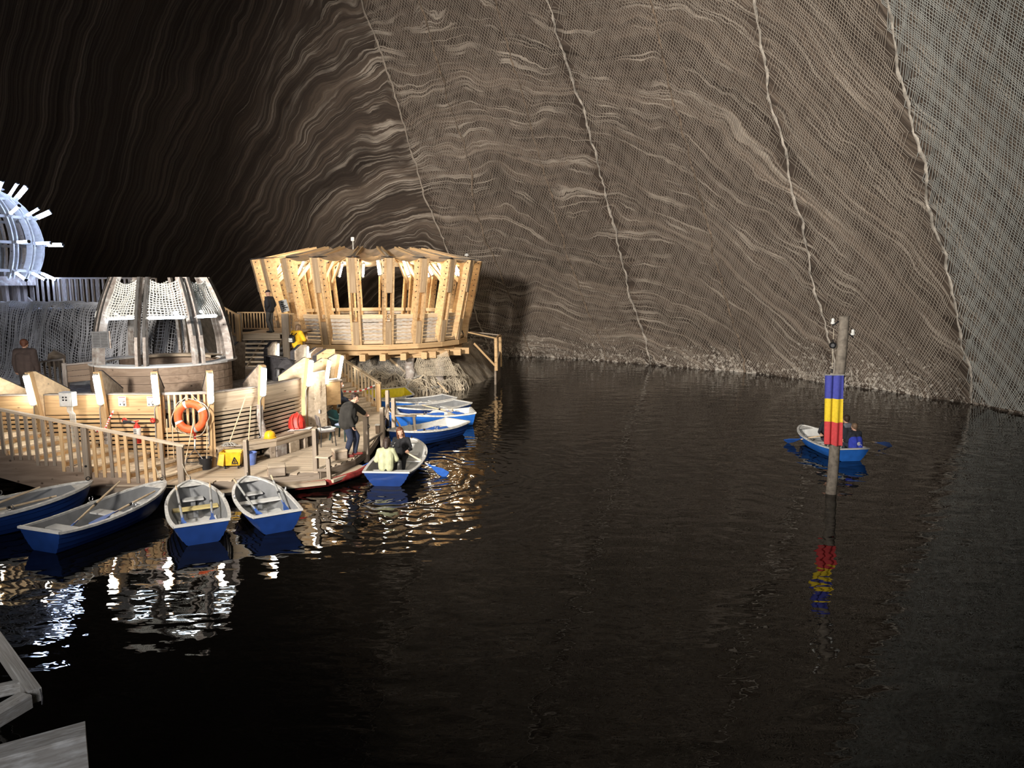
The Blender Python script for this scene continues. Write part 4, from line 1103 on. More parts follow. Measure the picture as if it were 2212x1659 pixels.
# ------------------------------------------------------------------ salt rock under white nets, behind the deck
def srock(x, y):
    f = (x + 19) / 10.5
    top = 4.22 - 0.25 * max(0, f - 0.3) + 0.18 * noise.noise(Vector((x * .9, y * .4, 6)))
    fr = 23.3 + 0.5 * noise.noise(Vector((x * .6, 0, 9)))
    g = min(1, max(0, (y - fr) / 1.5)); g = g * g * (3 - 2 * g)
    h = UZ - 0.15 + (top - UZ + 0.15) * g + 0.12 * noise.noise(Vector((x * 2.4, y * 2.4, 1.1)))
    if x > -11.3: h = UZ - 0.3 + (h - UZ + 0.3) * max(0, 1 - (x + 11.3) / 0.8)
    return h
rows = [[Vector((x, y, srock(x, y))) for x in np.arange(-20, -7.9, 0.2)] for y in np.arange(22.5, 28.2, 0.2)]
m = MB(); m.grid(rows); m.build('ground_salt_rock', M_DARKROCK, None, smooth=True, keep=True, kind='structure')
def rock_net_P(x0, x1, seedv, bul):
    def P(s, t):
        x = x0 + (x1 - x0) * s
        y = 25.6 - 2.9 * t
        fold = 0.16 * math.sin(s * 17 + seedv + 3 * t) * t + 0.12 * noise.noise(Vector((x * 1.6, t * 2, seedv)))
        z = srock(x, y) + 0.10 + bul * math.sin(PI * t) * 0.4
        return Vector((x + 0.25 * noise.noise(Vector((s * 4, t * 2, seedv))), y - 0.15 * math.sin(PI * t) + fold - 0.1, max(z, UZ + 0.02)))
    return P
web('salt_net', 'white salt-stiff net draped over the rock behind the silhouetted person', rock_net_P(-19.5, -11.9, 1.0, 0.5), 165, 66, 0.0135, M_NETBLUE, 4.0, 0.012)
web('salt_net', 'white salt-stiff net on the rock seen through the turret bays', rock_net_P(-11.8, -10.8, 4.0, 0.4), 30, 66, 0.0135, M_NETBLUE, 5.0, 0.012)

# ------------------------------------------------------------------ footbridge railing over the rock
fb = thing('footbridge', 'grey railed footbridge running from the glowing cage to behind the turret', 'bridge', (-15, 27, 4.2))
yb = 27.0; xs0 = Py(62, 600, yb).x; xs1 = Py(300, 600, yb).x; zt = Py(150, 601, yb).z; zb = Py(150, 662, yb).z
plank('handrail', (xs0, yb, zt), (xs1, yb, zt), 0.10, 0.06, FROSTWOOD, fb); plank('bottom_rail', (xs0, yb, zb + 0.08), (xs1, yb, zb + 0.08), 0.06, 0.10, FROSTWOOD, fb)
plank('floor_beam', (xs0, yb + 0.1, zb - 0.05), (xs1, yb + 0.1, zb - 0.05), 0.1, 0.16, GREYWOOD, fb)
plank('floor_boards', (xs0, yb + 0.7, zb + 0.02), (xs1, yb + 0.7, zb + 0.02), 1.3, 0.05, GREYWOOD, fb)
k = 0; x = xs0 + 0.1
while x < xs1:
    plank('baluster', (x, yb - 0.03, zb + 0.03), (x, yb - 0.03, zt), 0.075 if k % 6 else 0.15, 0.05, FROSTWOOD, fb, up=(0, 1, 0)); k += 1; x += 0.205
for x in np.arange(xs0 + 0.2, xs1, 0.205): plank('baluster', (x, yb + 1.3, zb + 0.03), (x, yb + 1.3, zt), 0.06, 0.05, GREYWOOD, fb, up=(0, 1, 0))
plank('handrail', (xs0, yb + 1.3, zt), (xs1, yb + 1.3, zt), 0.10, 0.05, GREYWOOD, fb)
a, b = Py(52, 640, 26.6), Py(84, 668, 26.6); plank('brace', a, b, 0.12, 0.14, FROSTWOOD, fb)

# ------------------------------------------------------------------ barrel-vault of frosted ribs bristling with tubes, at the frame edge
GX, GY, GZ = Py(-56, 528, 26.0)
GR = 2.12
cg = thing('tube_cage', 'frosted spherical rib cage bristling with bluish tube lamps', 'cage', (GX, GY, GZ - 2.2))
def sph(r, lon, lat):
    a, b = R(lon), R(lat); return Vector((GX + r * math.cos(b) * math.sin(a), GY - r * math.cos(b) * math.cos(a), GZ + r * math.sin(b)))
LONS = list(range(-170, 190, 20))
for lon in LONS:
    t = Vector((math.cos(R(lon)), math.sin(R(lon)), 0))
    for s in (-1, 1):
        m = MB(); rows = []
        for k in range(15):
            lat = -42 + 114 * k / 14
            o1 = sph(GR, lon, lat); i1 = sph(GR - 0.19, lon, lat); q = t * (0.075 * s)
            rows.append([o1 + q + t * .024, o1 + q - t * .024, i1 + q - t * .024, i1 + q + t * .024])
        m.grid(rows, close=True); m.add(rows[-1], [(0, 1, 2, 3)]); m.add(rows[0], [(3, 2, 1, 0)]); m.build('rib_board', FROSTBLUE, cg)
for lat in (-27, 1, 27, 50):
    for i, lon in enumerate(LONS):
        a, b = sph(GR - 0.08, lon, lat), sph(GR - 0.08, lon + 20, lat); plank('cross_rail', a, b, 0.09, 0.10, FROSTBLUE, cg)
m = MB(); m.lathe([(GR * 0.5, GZ + GR * 0.93), (GR * 0.36, GZ + GR * 0.99), (0.01, GZ + GR)], (GX, GY, 0), 20); m.build('crown_cap', FROSTBLUE, cg)
for lon in LONS:
    a = sph(GR - 0.05, lon, -33); b = sph(GR - 0.05, lon + 20, -33)
    m = MB(); m.prism([a, b, b - Vector((0, 0, 0.32)), a - Vector((0, 0, 0.32))], Vector((0, 0.05, 0))); m.build('plinth_board', FROSTWOOD, cg)
    p = sph(GR - 0.35, lon, -40); plank('leg', p - Vector((0, 0, 1.6)), p + Vector((0, 0, 0.2)), 0.16, 0.16, FROSTWOOD, cg, up=(0, 1, 0))
def PXL(p): return 1106 + F_PX * p.x / (p.y * math.cos(PITCH) - (p.z - CAM_H) * math.sin(PITCH))
BANDN = {-27: 'lowest row', 1: 'level middle row', 27: 'upper row', 50: 'topmost row'}
for lat in BANDN:
    for lon in LONS:
        if -120 < lon < 150 and PXL(sph(GR + 0.7, lon, lat)) > 0:
            vis = sorted([q for q in LONS if -120 < q < 150 and PXL(sph(GR + 0.7, q, lat)) > 0], key=lambda q: PXL(sph(GR + 0.4, q, lat)))
            l0, l1 = sph(GR + 0.10, lon, lat), sph(GR + 0.10, lon, lat) + (sph(1, lon, lat * 1.05) - Vector((GX, GY, GZ))) * 0.50
            d = (l1 - l0).normalized(); lm = thing('tube_lamp', 'bluish tube lamp of the cage, %s from the frame edge in its %s' % (ORD[vis.index(lon)], BANDN[lat]), 'lamp', l0, 0, 'radiating tube lamps of the frosted cage')
            MB().tube([l0.lerp(l1, f) for f in (0.0, 0.04, 0.96, 1.0)], [0.03, 0.048, 0.048, 0.03], 8).build('diffuser', M_TUBE_B, lm, smooth=True)
            MB().tube([l1, l1 + d * 0.04], 0.06, 8).build('end_cap', M_BLACKP, lm)
            plank('bracket', l0 - d * 0.22, l0 + d * 0.02, 0.13, 0.09, FROSTBLUE, lm)

# ------------------------------------------------------------------ low barriers of the deck by the silhouetted person
lb = thing('barrier', 'low plank barrier with a white-topped rail beside the turret foot', 'barrier', Py(175, 850, 19.6))
a, b = Py(140, 792, 19.7), Py(206, 786, 19.9)
for k in range(3):
    q = Vector((0, 0, 0.16 * k)); plank('barrier_board', a - q - Vector((0, 0, 0.05)), b - q - Vector((0, 0, 0.05)), 0.04, 0.15, BROWNWOOD, lb)
plank('top_rail', a + Vector((0, 0, 0.05)), b + Vector((0, 0, 0.05)), 0.10, 0.04, FROSTWOOD, lb)
for p in (a, b): plank('post', Vector((p.x, p.y, UZ)), p + Vector((0, 0, 0.1)), 0.12, 0.10, FROSTWOOD, lb, up=(0, 1, 0))
gl = thing('balustrade', 'small grey balustrade next to the silhouetted person', 'railing', Py(110, 850, 20.2))
a, b = Py(84, 782, 20.0), Py(138, 776, 20.2)
plank('handrail', a, b, 0.08, 0.05, FROSTWOOD, gl)
for k in range(6): p = a.lerp(b, k / 5); plank('baluster', Vector((p.x, p.y, UZ)), p, 0.05, 0.04, GREYWOOD, gl, up=(0, 1, 0))
pb = thing('gable_board', 'peaked board standing behind the small grey balustrade', 'board', Py(125, 800, 20.6))
m = MB(); m.prism([Py(100, 790, 20.5), Py(104, 765, 20.5), Py(116, 757, 20.5), Py(137, 768, 20.7), Py(140, 795, 20.7)], (0.02, 0.06, 0)); m.build('board', GREYWOOD, pb)
m = MB(); plank('cap', Py(116, 757, 20.5) + Vector((0, 0, .02)), Py(138, 768, 20.7) + Vector((0, 0, .02)), 0.12, 0.03, FROSTWOOD, pb)
bs = thing('strut', 'pale diagonal strut behind the two lamps next to the frame edge', 'strut', Py(60, 850, 18.6))
plank('timber', Py(42, 838, 18.6), Py(88, 885, 18.6), 0.10, 0.12, PINE, bs)
# ================================================================== things on and around the jetty
def yaw(a): return Matrix.Rotation(a, 3, 'Z')
def Pd(u, v):
    '''a floor point by the slatted wall, kept just in front of it'''
    p = Pz(u, v, DZ)
    if p.x < -7.7 and p.y > 17.74: p = Py(u, v, 17.74); p.z = DZ
    return p
# ---- bench along the slatted wall
bn = thing('bench', 'long worn plank bench on mixed blocks under the slatted wall', 'bench', (-6.8, 19.6, DZ))
BF = [Vector((-7.5, 17.92, 0)), Vector((-6.36, 19.0, 0)), Vector((-5.66, 20.6, 0))]
for a, b in zip(BF[:-1], BF[1:]):
    t = (b - a).normalized(); n = Vector((-t.y, t.x, 0))
    for q in range(3): plank('seat_board', a + n * (0.07 + 0.155 * q) + Vector((0, 0, 0.90)), b + n * (0.07 + 0.155 * q) + Vector((0, 0, 0.90)), 0.148, 0.05, DECKWOOD, bn)
    plank('front_rail', a + n * 0.05 + Vector((0, 0, 0.80)), b + n * 0.05 + Vector((0, 0, 0.80)), 0.05, 0.15, DECKWOOD, bn)
for i, (f, seg, w, mat) in enumerate(((0.025, 0, 0.4, GREYWOOD), (0.93, 0, 0.16, GREYWOOD), (0.12, 1, 0.42, FROSTWOOD), (0.42, 1, 0.40, M_PAPER), (0.70, 1, 0.14, GREYWOOD), (0.95, 1, 0.2, GREYWOOD))):
    a, b = BF[seg], BF[seg + 1]; t = (b - a).normalized(); n = Vector((-t.y, t.x, 0)); c = a.lerp(b, f) + n * 0.22
    MB().box((c.x, c.y, DZ + 0.15), (w * (0.25 if i == 0 else 1), 0.4, 0.30 if i else 0.44), yaw(math.atan2(t.y, t.x)), ch=0.012).build('support_block', mat if mat is not M_PAPER else DECKWOOD, bn)
# ---- yellow mop bucket with its warning sign
p = Pz(499, 1012, DZ) + Vector((0.02, 0.08, 0))
mbk = thing('mop_bucket', 'yellow wheeled mop bucket with a black warning triangle on its front', 'bucket', p)
rz = yaw(0.12)
m = MB(); z0, z1 = DZ + 0.09, DZ + 0.42
prof = lambda w, d, z: [p.xy.to_3d() + rz @ Vector(q) + Vector((0, 0, z)) for q in ((-w, -d, 0), (w, -d, 0), (w, d, 0), (-w, d, 0))]
rows = [prof(0.20, 0.13, z0), prof(0.255, 0.17, z1), prof(0.275, 0.19, z1), prof(0.275, 0.19, z1 + 0.02), prof(0.245, 0.16, z1 + 0.02), prof(0.19, 0.12, z0 + 0.03)]
m.grid(rows, close=True); m.add(rows[0], [(3, 2, 1, 0)]); m.add(rows[-1], [(0, 1, 2, 3)]); m.build('tub', M_YEL, mbk)
m = MB(); m.prism([p.xy.to_3d() + rz @ Vector((-0.27, -0.2, 0)) + Vector((0, 0, z1)), p.xy.to_3d() + rz @ Vector((-0.14, -0.2, 0)) + Vector((0, 0, z1 - 0.02)), p.xy.to_3d() + rz @ Vector((-0.17, -0.24, 0)) + Vector((0, 0, DZ + 0.1)), p.xy.to_3d() + rz @ Vector((-0.32, -0.24, 0)) + Vector((0, 0, DZ + 0.14))], rz @ Vector((0.0, 0.05, 0))); m.build('side_press', M_YEL, mbk)
fr = lambda x, z: p.xy.to_3d() + rz @ Vector((x, -0.168 + 0.0 - (z - z0) * 0.11 + 0.018 , 0)) + Vector((0, 0, z))
m = MB(); tri = [(0.02, z0 + 0.06), (0.16, z0 + 0.06), (0.09, z0 + 0.22)]
for i in range(3):
    (xa, za), (xb, zb_) = tri[i], tri[(i + 1) % 3]; m.beam(fr(xa, za), fr(xb, zb_), 0.02, 0.014, up=(0, -1, 0.1))
m.beam(fr(0.075, z0 + 0.15), fr(0.10, z0 + 0.10), 0.02, 0.02); m.beam(fr(0.10, z0 + 0.10), fr(0.075, z0 + 0.08), 0.02, 0.014); m.build('warning_triangle', M_INK, mbk)
for s in (-1, 1):
    for q in (-1, 1):
        c = p + rz @ Vector((0.16 * s, 0.1 * q, 0.045)); MB().tube([c - rz @ Vector((0.015, 0, 0)), c + rz @ Vector((0.015, 0, 0))], 0.045, 10).build('caster', M_BLACKP, mbk)
pts = [p + rz @ Vector((-0.25, 0.0, 0.42)), p + rz @ Vector((-0.26, 0.1, 0.55)), p + rz @ Vector((0.2, 0.1, 0.56)), p + rz @ Vector((0.25, 0.0, 0.42))]
MB().tube(pts, 0.009, 6).build('wire_handle', M_STEEL, mbk)
def text_obj(name, s, loc, rotm, size, mat, parent, extrude=0.002):
    cu = bpy.data.curves.new(name, 'FONT'); cu.body = s; cu.size = size; cu.extrude = extrude; cu.align_x = 'CENTER'; cu.align_y = 'CENTER'
    tmp = bpy.data.objects.new('tmp', cu); COL.objects.link(tmp); dg = bpy.context.evaluated_depsgraph_get(); dg.update()
    me = bpy.data.meshes.new_from_object(tmp.evaluated_get(dg)); bpy.data.objects.remove(tmp); me.materials.clear(); me.materials.append(mat)
    o = bpy.data.objects.new(name, me)
    M = Matrix.Translation(Vector(loc)) @ rotm.to_4x4()
    _register(o, M, parent); return o
UP = Matrix.Rotation(R(90), 3, 'X')
text_obj('lettering', 'ATENTIE', fr(0.09, z0 + 0.035) + Vector((0, -0.012, 0)), rz @ UP, 0.045, M_INK, mbk)
# ---- blue bucket, black bucket
def bucket(u, v, r, h, mat, lab, cat='bucket'):
    p = Pz(u, v, DZ); o = thing('bucket', lab, cat, p)
    MB().lathe([(0.01, 0), (r * .78, 0), (r, h), (r * 1.05, h), (r * 1.05, h + .02), (r * .94, h + .02), (r * .72, 0.02), (0.01, 0.02)], p, 22).build('body', mat, o, smooth=True)
    pts = [p + Vector((r * 1.03 * math.cos(a), r * 0.5 * math.sin(a) - 0.03, h - 0.02 - 0.12 * math.sin(a))) for a in np.linspace(0, PI, 9)]
    MB().tube(pts, 0.006, 6).build('handle', M_STEEL, o); return o
bucket(541, 1003, 0.17, 0.30, M_BLUEP, 'pale blue bucket behind the slim mooring post')
bucket(445, 1013, 0.165, 0.28, M_BLACKP, 'black bucket beside the landing net')
# ---- mop leaning on the wall, second pole
def pole_thing(name, lab, cat, a, b, r=0.014, mat=M_ROPE):
    o = thing(name, lab, cat, a); MB().tube([a, a.lerp(b, .5), b], r, 8).build('shaft', mat, o, smooth=True); return o
a = Pz(494, 961, 0.95); b = Py(533, 852, 18.75)
mo = pole_thing('mop', 'string mop leaning on the slatted wall with its grey head on the bench end', 'mop', a, b, 0.016, PINE_PALE)
m = MB()
for k in range(46):
    an = random.uniform(0, 2 * PI); r_ = random.uniform(0.06, 0.2)
    m.tube([a + Vector((0, 0, 0.06)), a + Vector((math.cos(an) * r_ * .5, math.sin(an) * r_ * .5, 0.05)), a + Vector((math.cos(an) * r_, math.sin(an) * r_ * 0.8, 0.0 - 0.01))], 0.012, 5)
m.build('mop_strings', M_ROPEG, mo, kind='stuff')
a = Pz(537, 952, 0.93); b = Py(542, 877, a.y + 0.12); pole_thing('pole', 'short pale pole upright on the bench between the two lamp posts', 'pole', Vector((a.x, a.y, 0.93)), b, 0.016, PINE_PALE)
# ---- landing net, broom, red crate, poles left of the lifebuoy post
a = Pd(421, 1000)
ln = thing('landing_net', 'fishing landing net with red grip leaning upside down by the lifebuoy', 'landing net', a)
g = Py(421, 948, a.y + 0.03); mid = Py(421, 970, a.y)
MB().tube([mid, g], 0.022, 9).build('white_shaft', M_WHITEPL, ln); MB().tube([g, g + (g - mid).normalized() * 0.16], 0.03, 10).build('red_grip', M_RED, ln)
hp = [mid, Py(402, 992, a.y), Py(398, 1010, a.y - .05), Py(412, 1020, a.y - 0.08), Py(430, 1012, a.y - .05), Py(438, 992, a.y), mid]
MB().tube(hp, 0.012, 6).build('hoop', M_STEEL, ln)
m = MB()
for i in range(9):
    for (q0, q1) in ((hp[1].lerp(hp[2], i / 8), hp[5].lerp(hp[4], i / 8)), (hp[1].lerp(hp[5], i / 8), hp[2].lerp(hp[4], i / 8))):
        m.tube([q0, q0.lerp(q1, .5) + Vector((0, -0.10, -0.02)), q1], 0.004, 4)
m.build('netting', M_ROPEG, ln, kind='stuff')
br = thing('broom', 'long thin broom with red bristles standing below the lifebuoy', 'broom', Pd(410, 1010))
q = Pd(408, 1012) + Vector((0, -0.30, 0)); tp = Py(419, 905, 17.68)
MB().tube([q + Vector((0, 0, .1)), q.lerp(tp, .5), tp], 0.013, 7).build('handle', PINE_PALE, br, smooth=True)
MB().box(q + Vector((0, 0, 0.085)), (0.26, 0.06, 0.04), yaw(0.1), ch=0.01).build('head', M_RED, br)
m = MB()
for k in range(60): x = random.uniform(-.12, .12); yv = random.uniform(-.025, .025); m.tube([q + Vector((x, yv, 0.07)), q + Vector((x * 1.08, yv * 1.4, 0.0))], 0.006, 4)
m.build('bristles', M_RED, br, kind='stuff')
for k, (u0, v0, u1, v1, lab) in enumerate(((366, 1000, 360, 905, 'thin pale pole leaning just beside the lamp post next to the extinguisher'), (379, 1003, 372, 920, 'second thin pale pole leaning under the bar gate'), (447, 990, 448, 910, 'short upright pole behind the black bucket'))):
    a = Pd(u0, v0); pole_thing('pole', lab, 'pole', a + Vector((0, -.06, 0)), Py(u1, v1, a.y + 0.04), 0.013, PINE_PALE)
# ---- lifebuoy on the bar gate
c = Py(412, 900, 17.8); lbz = thing('lifebuoy', 'orange lifebuoy with grey bands hung by its rope on the bar gate', 'lifebuoy', c)
RB_, rb_ = 0.325, 0.085
tilt = Matrix.Rotation(R(-6), 3, 'X')
def tor(a, R_=RB_): return c + tilt @ Vector((R_ * math.cos(a), 0, R_ * math.sin(a)))
m = MB(); rows = []
for i in range(48):
    a = 2 * PI * i / 48; rd = tilt @ Vector((math.cos(a), 0, math.sin(a))); ax = tilt @ Vector((0, 1, 0))
    rows.append([tor(a) + rd * (rb_ * 1.15 * math.cos(b)) + ax * (rb_ * math.sin(b)) for b in np.linspace(0, 2 * PI, 14, endpoint=False)])
m.grid(rows + [rows[0]], close=True); m.build('ring', M_ORANGE, lbz, smooth=True)
for a0 in (R(30), R(112), R(206), R(292)):
    m = MB(); rows = []
    for a in np.linspace(a0 - 0.09, a0 + 0.09, 5):
        rd = tilt @ Vector((math.cos(a), 0, math.sin(a))); ax = tilt @ Vector((0, 1, 0))
        rows.append([tor(a) + rd * (rb_ * 1.19 * math.cos(b)) + ax * ((rb_ + .003) * math.sin(b)) for b in np.linspace(0, 2 * PI, 14, endpoint=False)])
    m.grid(rows, close=True); m.build('reflective_band', M_GREYPL if a0 > 4 else M_WHITEPL, lbz, smooth=True)
pts = []
for i in range(61):
    a = 2 * PI * i / 60; s = abs(math.sin(2 * (a - R(70)))); pts.append(tor(a, RB_ + rb_ * 1.2 + 0.07 * s) + Vector((0, -0.02, -0.03 * s)))
MB().tube(pts[:-1], 0.011, 6, closed=True).build('grab_line', M_ROPE, lbz, smooth=True)
hk = c + Vector((0.02, -0.05, 0.62))
MB().tube([tor(R(145), RB_ + .1), hk, tor(R(35), RB_ + .1)], 0.010, 6).build('hanging_rope', M_ROPE, lbz)
# ---- fire extinguisher and its two red hooks
y0 = 17.55; c = Py(297, 940, y0); ex = thing('fire_extinguisher', 'red fire extinguisher with black horn hung on the slats', 'extinguisher', c)
bz, tz = Py(297, 958, y0).z, Py(297, 918, y0).z
MB().lathe([(0.01, 0), (0.075, 0.01), (0.082, 0.04), (0.082, tz - bz - 0.06), (0.06, tz - bz - 0.01), (0.03, tz - bz + 0.03), (0.03, tz - bz + 0.06), (0.01, tz - bz + 0.06)], (c.x, y0, bz), 20).build('cylinder', M_RED, ex, smooth=True)
exl = MB().lathe([(0.0835, 0.22), (0.084, 0.22), (0.084, 0.40), (0.0835, 0.40)], (c.x, y0, bz), 20).build('white_label', M_PAPER, ex)
m = MB()
for k in range(3): m.box((c.x - 0.01, y0 - 0.085, bz + 0.27 + 0.045 * k), (0.07, 0.004, 0.022))
m.build('label_print', M_INK, exl)
MB().box((c.x - 0.02, y0, tz + 0.09), (0.16, 0.03, 0.03), Matrix.Rotation(R(-12), 3, 'Y'), ch=0.006).build('lever', M_RED, ex)
MB().tube([(c.x - 0.03, y0, tz + 0.07), (c.x - 0.14, y0, tz + 0.08)], 0.02, 8).build('valve', M_STEEL, ex)
MB().tube([(c.x - 0.12, y0, tz + 0.08), (c.x - 0.32, y0, tz + 0.07)], [0.03, 0.055], 10).build('horn', M_BLACKP, ex)
for u in (269, 330):
    q = Py(u, 908, 17.65); h = thing('hook', 'red ring bracket on the slats %s of the extinguisher' % ('on the horn side' if u < 300 else 'on the lifebuoy side'), 'bracket', q, 0, 'red ring brackets on the slats')
    MB().tube([q + Vector((0.05 * math.cos(a), 0, 0.05 * math.sin(a))) for a in np.linspace(0, 2 * PI, 14, endpoint=False)], 0.018, 6, closed=True).build('ring', M_RED, h, smooth=True)
    MB().box(q + Vector((0, 0.05, 0.0)), (0.05, 0.06, 0.05)).build('base', M_RED, h)
# ---- electric box with conduits
q = Py(147, 862, 17.45); cb = thing('control_box', 'grey electric control box with four switches and conduits below', 'box', q)
rz2 = yaw(-0.12)
MB().box(q, (0.34, 0.2, 0.36), rz2, ch=0.012).build('case', M_GREYPL, cb)
cbl = MB().box(q + rz2 @ Vector((0, -0.104, 0)), (0.31, 0.012, 0.33), rz2, ch=0.005).build('lid', M_WHITEPL, cb)
m = MB()
for i in (-1, 1):
    for j in (0, 1): m.box(q + rz2 @ Vector((0.04 * i, -0.117, 0.06 - 0.07 * j)), (0.04, 0.012, 0.035), rz2)
m.build('switch_bank', M_BLACKP, cbl)
MB().box(q + rz2 @ Vector((0.0, -0.112, -0.10)), (0.12, 0.004, 0.07), rz2).build('label_plate', M_PAPER, cbl); MB().box(q + rz2 @ Vector((0.0, -0.112, 0.125)), (0.11, 0.004, 0.025), rz2).build('label_strip', M_PAPER, cbl)
for k in range(5):
    x = -0.02 + 0.035 * k; a = q + rz2 @ Vector((x, -0.03, -0.18))
    MB().tube([a, a + Vector((0, 0.0, -0.12)), a + Vector((0.02, 0.05, -0.2)), a + Vector((0.02, 0.08, -0.95))], 0.012, 6).build('conduit', M_WHITEPL, cb, smooth=True)
# ---- the two notices and the exit sign on its chain
for u, lab in ((264, 'beside the lamp post with the chain'), (326, 'beside the lamp post next to the lifebuoy')):
    q = Py(u, 867, 17.80); n_ = thing('notice', 'small printed white notice on the top board ' + lab, 'notice', q, 0, 'small printed notices')
    nsh = MB().box(q, (0.19, 0.012, 0.24)).build('sheet', M_PAPER, n_)
    m = MB(); m.box(q + Vector((0, -0.008, 0.10)), (0.16, 0.004, 0.016)); 
    for k in range(3): m.box(q + Vector((0.0, -0.008, 0.06 - 0.025 * k)), (0.15, 0.004, 0.009))
    m.build('red_lines', M_INKR, nsh)
    m = MB(); m.tube([q + Vector((0.045 + 0.03 * math.cos(a), -0.008, -0.035 + 0.03 * math.sin(a))) for a in np.linspace(0.4, 2 * PI - 0.4, 10)], 0.006, 4)
    m.box(q + Vector((0.045, -0.008, -0.088)), (0.04, 0.004, 0.03)); m.box(q + Vector((-0.05, -0.008, -0.075)), (0.025, 0.004, 0.04)); m.build('pictogram', M_INK, nsh)
q = Py(228, 945, 17.0); es = thing('exit_sign', 'white rounded hanging plate with black lettering on the red and white chain', 'sign', q)
m = MB(); w, h, r_ = 0.135, 0.17, 0.06
out = [(x, z) for cx_, cz_, a0 in ((w - r_, h - r_, 0), (-w + r_, h - r_, 90), (-w + r_, -h + r_, 180), (w - r_, -h + r_, 270)) for x, z in [(cx_ + r_ * math.cos(R(a0 + s)), cz_ + r_ * math.sin(R(a0 + s))) for s in (0, 30, 60, 90)]]
rz3 = yaw(0.15)
m.prism([q + rz3 @ Vector((x, 0, z)) for x, z in out], rz3 @ Vector((0, 0.012, 0))); es = m.build('plate', M_PAPER, es)
text_obj('lettering', 'IESIRE', q + rz3 @ Vector((0, -0.004, 0.055)), rz3 @ UP, 0.085, M_INK, es); text_obj('lettering', 'EXIT', q + rz3 @ Vector((0.0, -0.004, -0.055)), rz3 @ UP, 0.095, M_INK, es)
ch = thing('barrier_chain', 'red and white twisted plastic chain across the curved stairs', 'chain', Py(240, 890, 17.5))
CH = [Py(245, 888, 17.75), Py(236, 905, 17.5), Py(229, 922, 17.1), Py(226, 928, 17.0), Py(214, 933, 16.8), Py(204, 930, 16.6), Py(196, 926, 16.45)]
k = 0
for a, b in zip(CH[:-1], CH[1:]):
    nlk = max(2, int((b - a).length / 0.06))
    for i in range(nlk):
        p0_, p1_ = a.lerp(b, i / nlk), a.lerp(b, (i + 1.15) / nlk)
        MB().tube([p0_, p1_], 0.022, 6).build('link', M_RED if k % 2 else M_WHITEPL, ch); k += 1
# ---- helmet, plank, backpack on the bench
p = Pz(583, 946, 0.925); hm = thing('helmet', 'yellow safety helmet on the bench beside the crooked trunk', 'helmet', p)
MB().lathe([(0.145, 0.02), (0.15, 0.06), (0.14, 0.12), (0.11, 0.17), (0.06, 0.20), (0.01, 0.205)], p, 22).build('shell', M_YEL, hm, smooth=True)
m = MB(); m.lathe([(0.14, 0.0), (0.175, 0.005), (0.175, 0.02), (0.14, 0.03)], p, 22); m.build('brim', M_YEL, hm, smooth=True)
MB().tube([p + Vector((0.03, -0.145, 0.04)), p + Vector((0.03, -0.12, 0.16)), p + Vector((0.03, 0, 0.215)), p + Vector((0.03, 0.13, 0.14))], 0.014, 6).build('crest', M_YEL, hm, smooth=True)
p = Pz(603, 942, 0.93); bp_ = thing('offcut_board', 'short dark board lying on the bench beyond the helmet', 'board', p); plank('board', p + Vector((-0.05, -.15, .02)), p + Vector((0.25, 0.35, 0.02)), 0.12, 0.035, BROWNWOOD, bp_)
p = Pz(642, 927, 0.925); bk = thing('backpack', 'red backpack with dark straps lying against the wall at the bench end', 'backpack', p)
m = MB()
rows = []
for k, (w, d, z) in enumerate(((0.20, 0.12, 0.0), (0.24, 0.16, 0.05), (0.235, 0.16, 0.2), (0.20, 0.13, 0.33), (0.13, 0.09, 0.42), (0.05, 0.04, 0.45))):
    rows.append([p + Vector((w * math.copysign(abs(math.cos(a)) ** .7, math.cos(a)) - 0.06 * z, d * math.copysign(abs(math.sin(a)) ** .7, math.sin(a)) + 0.15 * z, z)) for a in np.linspace(0, 2 * PI, 20, endpoint=False)])
m.grid(rows, close=True); m.add(rows[0], [tuple(range(19, -1, -1))]); m.add(rows[-1], [tuple(range(20))]); m.build('bag', M_RED, bk, smooth=True)
M_STRAP = plain('bright_red_webbing', (0.75, 0.08, 0.05), 0.7)
for x in (-0.08, 0.07):
    MB().tube([p + Vector((x, -0.02, 0.44)), p + Vector((x - .02, -0.13, 0.33)), p + Vector((x, -0.19, 0.17)), p + Vector((x + 0.04, -0.19, 0.03))], 0.016, 6).build('shoulder_strap', M_STRAP, bk, smooth=True)
MB().tube([p + Vector((-0.03, 0.05, 0.44)), p + Vector((0, 0.03, 0.50)), p + Vector((0.04, 0.05, 0.44))], 0.012, 6).build('grab_handle', M_STRAP, bk, smooth=True)
MB().box(p + Vector((0.16, -0.12, 0.15)), (0.12, 0.09, 0.2), yaw(0.5), ch=0.03).build('side_pocket', M_RED, bk)
p = Pz(640, 930, 0.93); pl = thing('plastic_bag', 'crumpled white plastic sheet under the red backpack', 'bag', p)
rows = [[p + Vector((0.55 * i / 8 - 0.2, 0.4 * j / 6 - 0.2 + 0.3 * i / 8, 0.012 + 0.03 * abs(noise.noise(Vector((i * .9, j * .9, 2)))))) for i in range(9)] for j in range(7)]
m = MB(); m.grid(rows); m.grid([[q - Vector((0, 0, 0.004)) for q in r] for r in rows]); m.build('sheet', M_PAPER, pl)
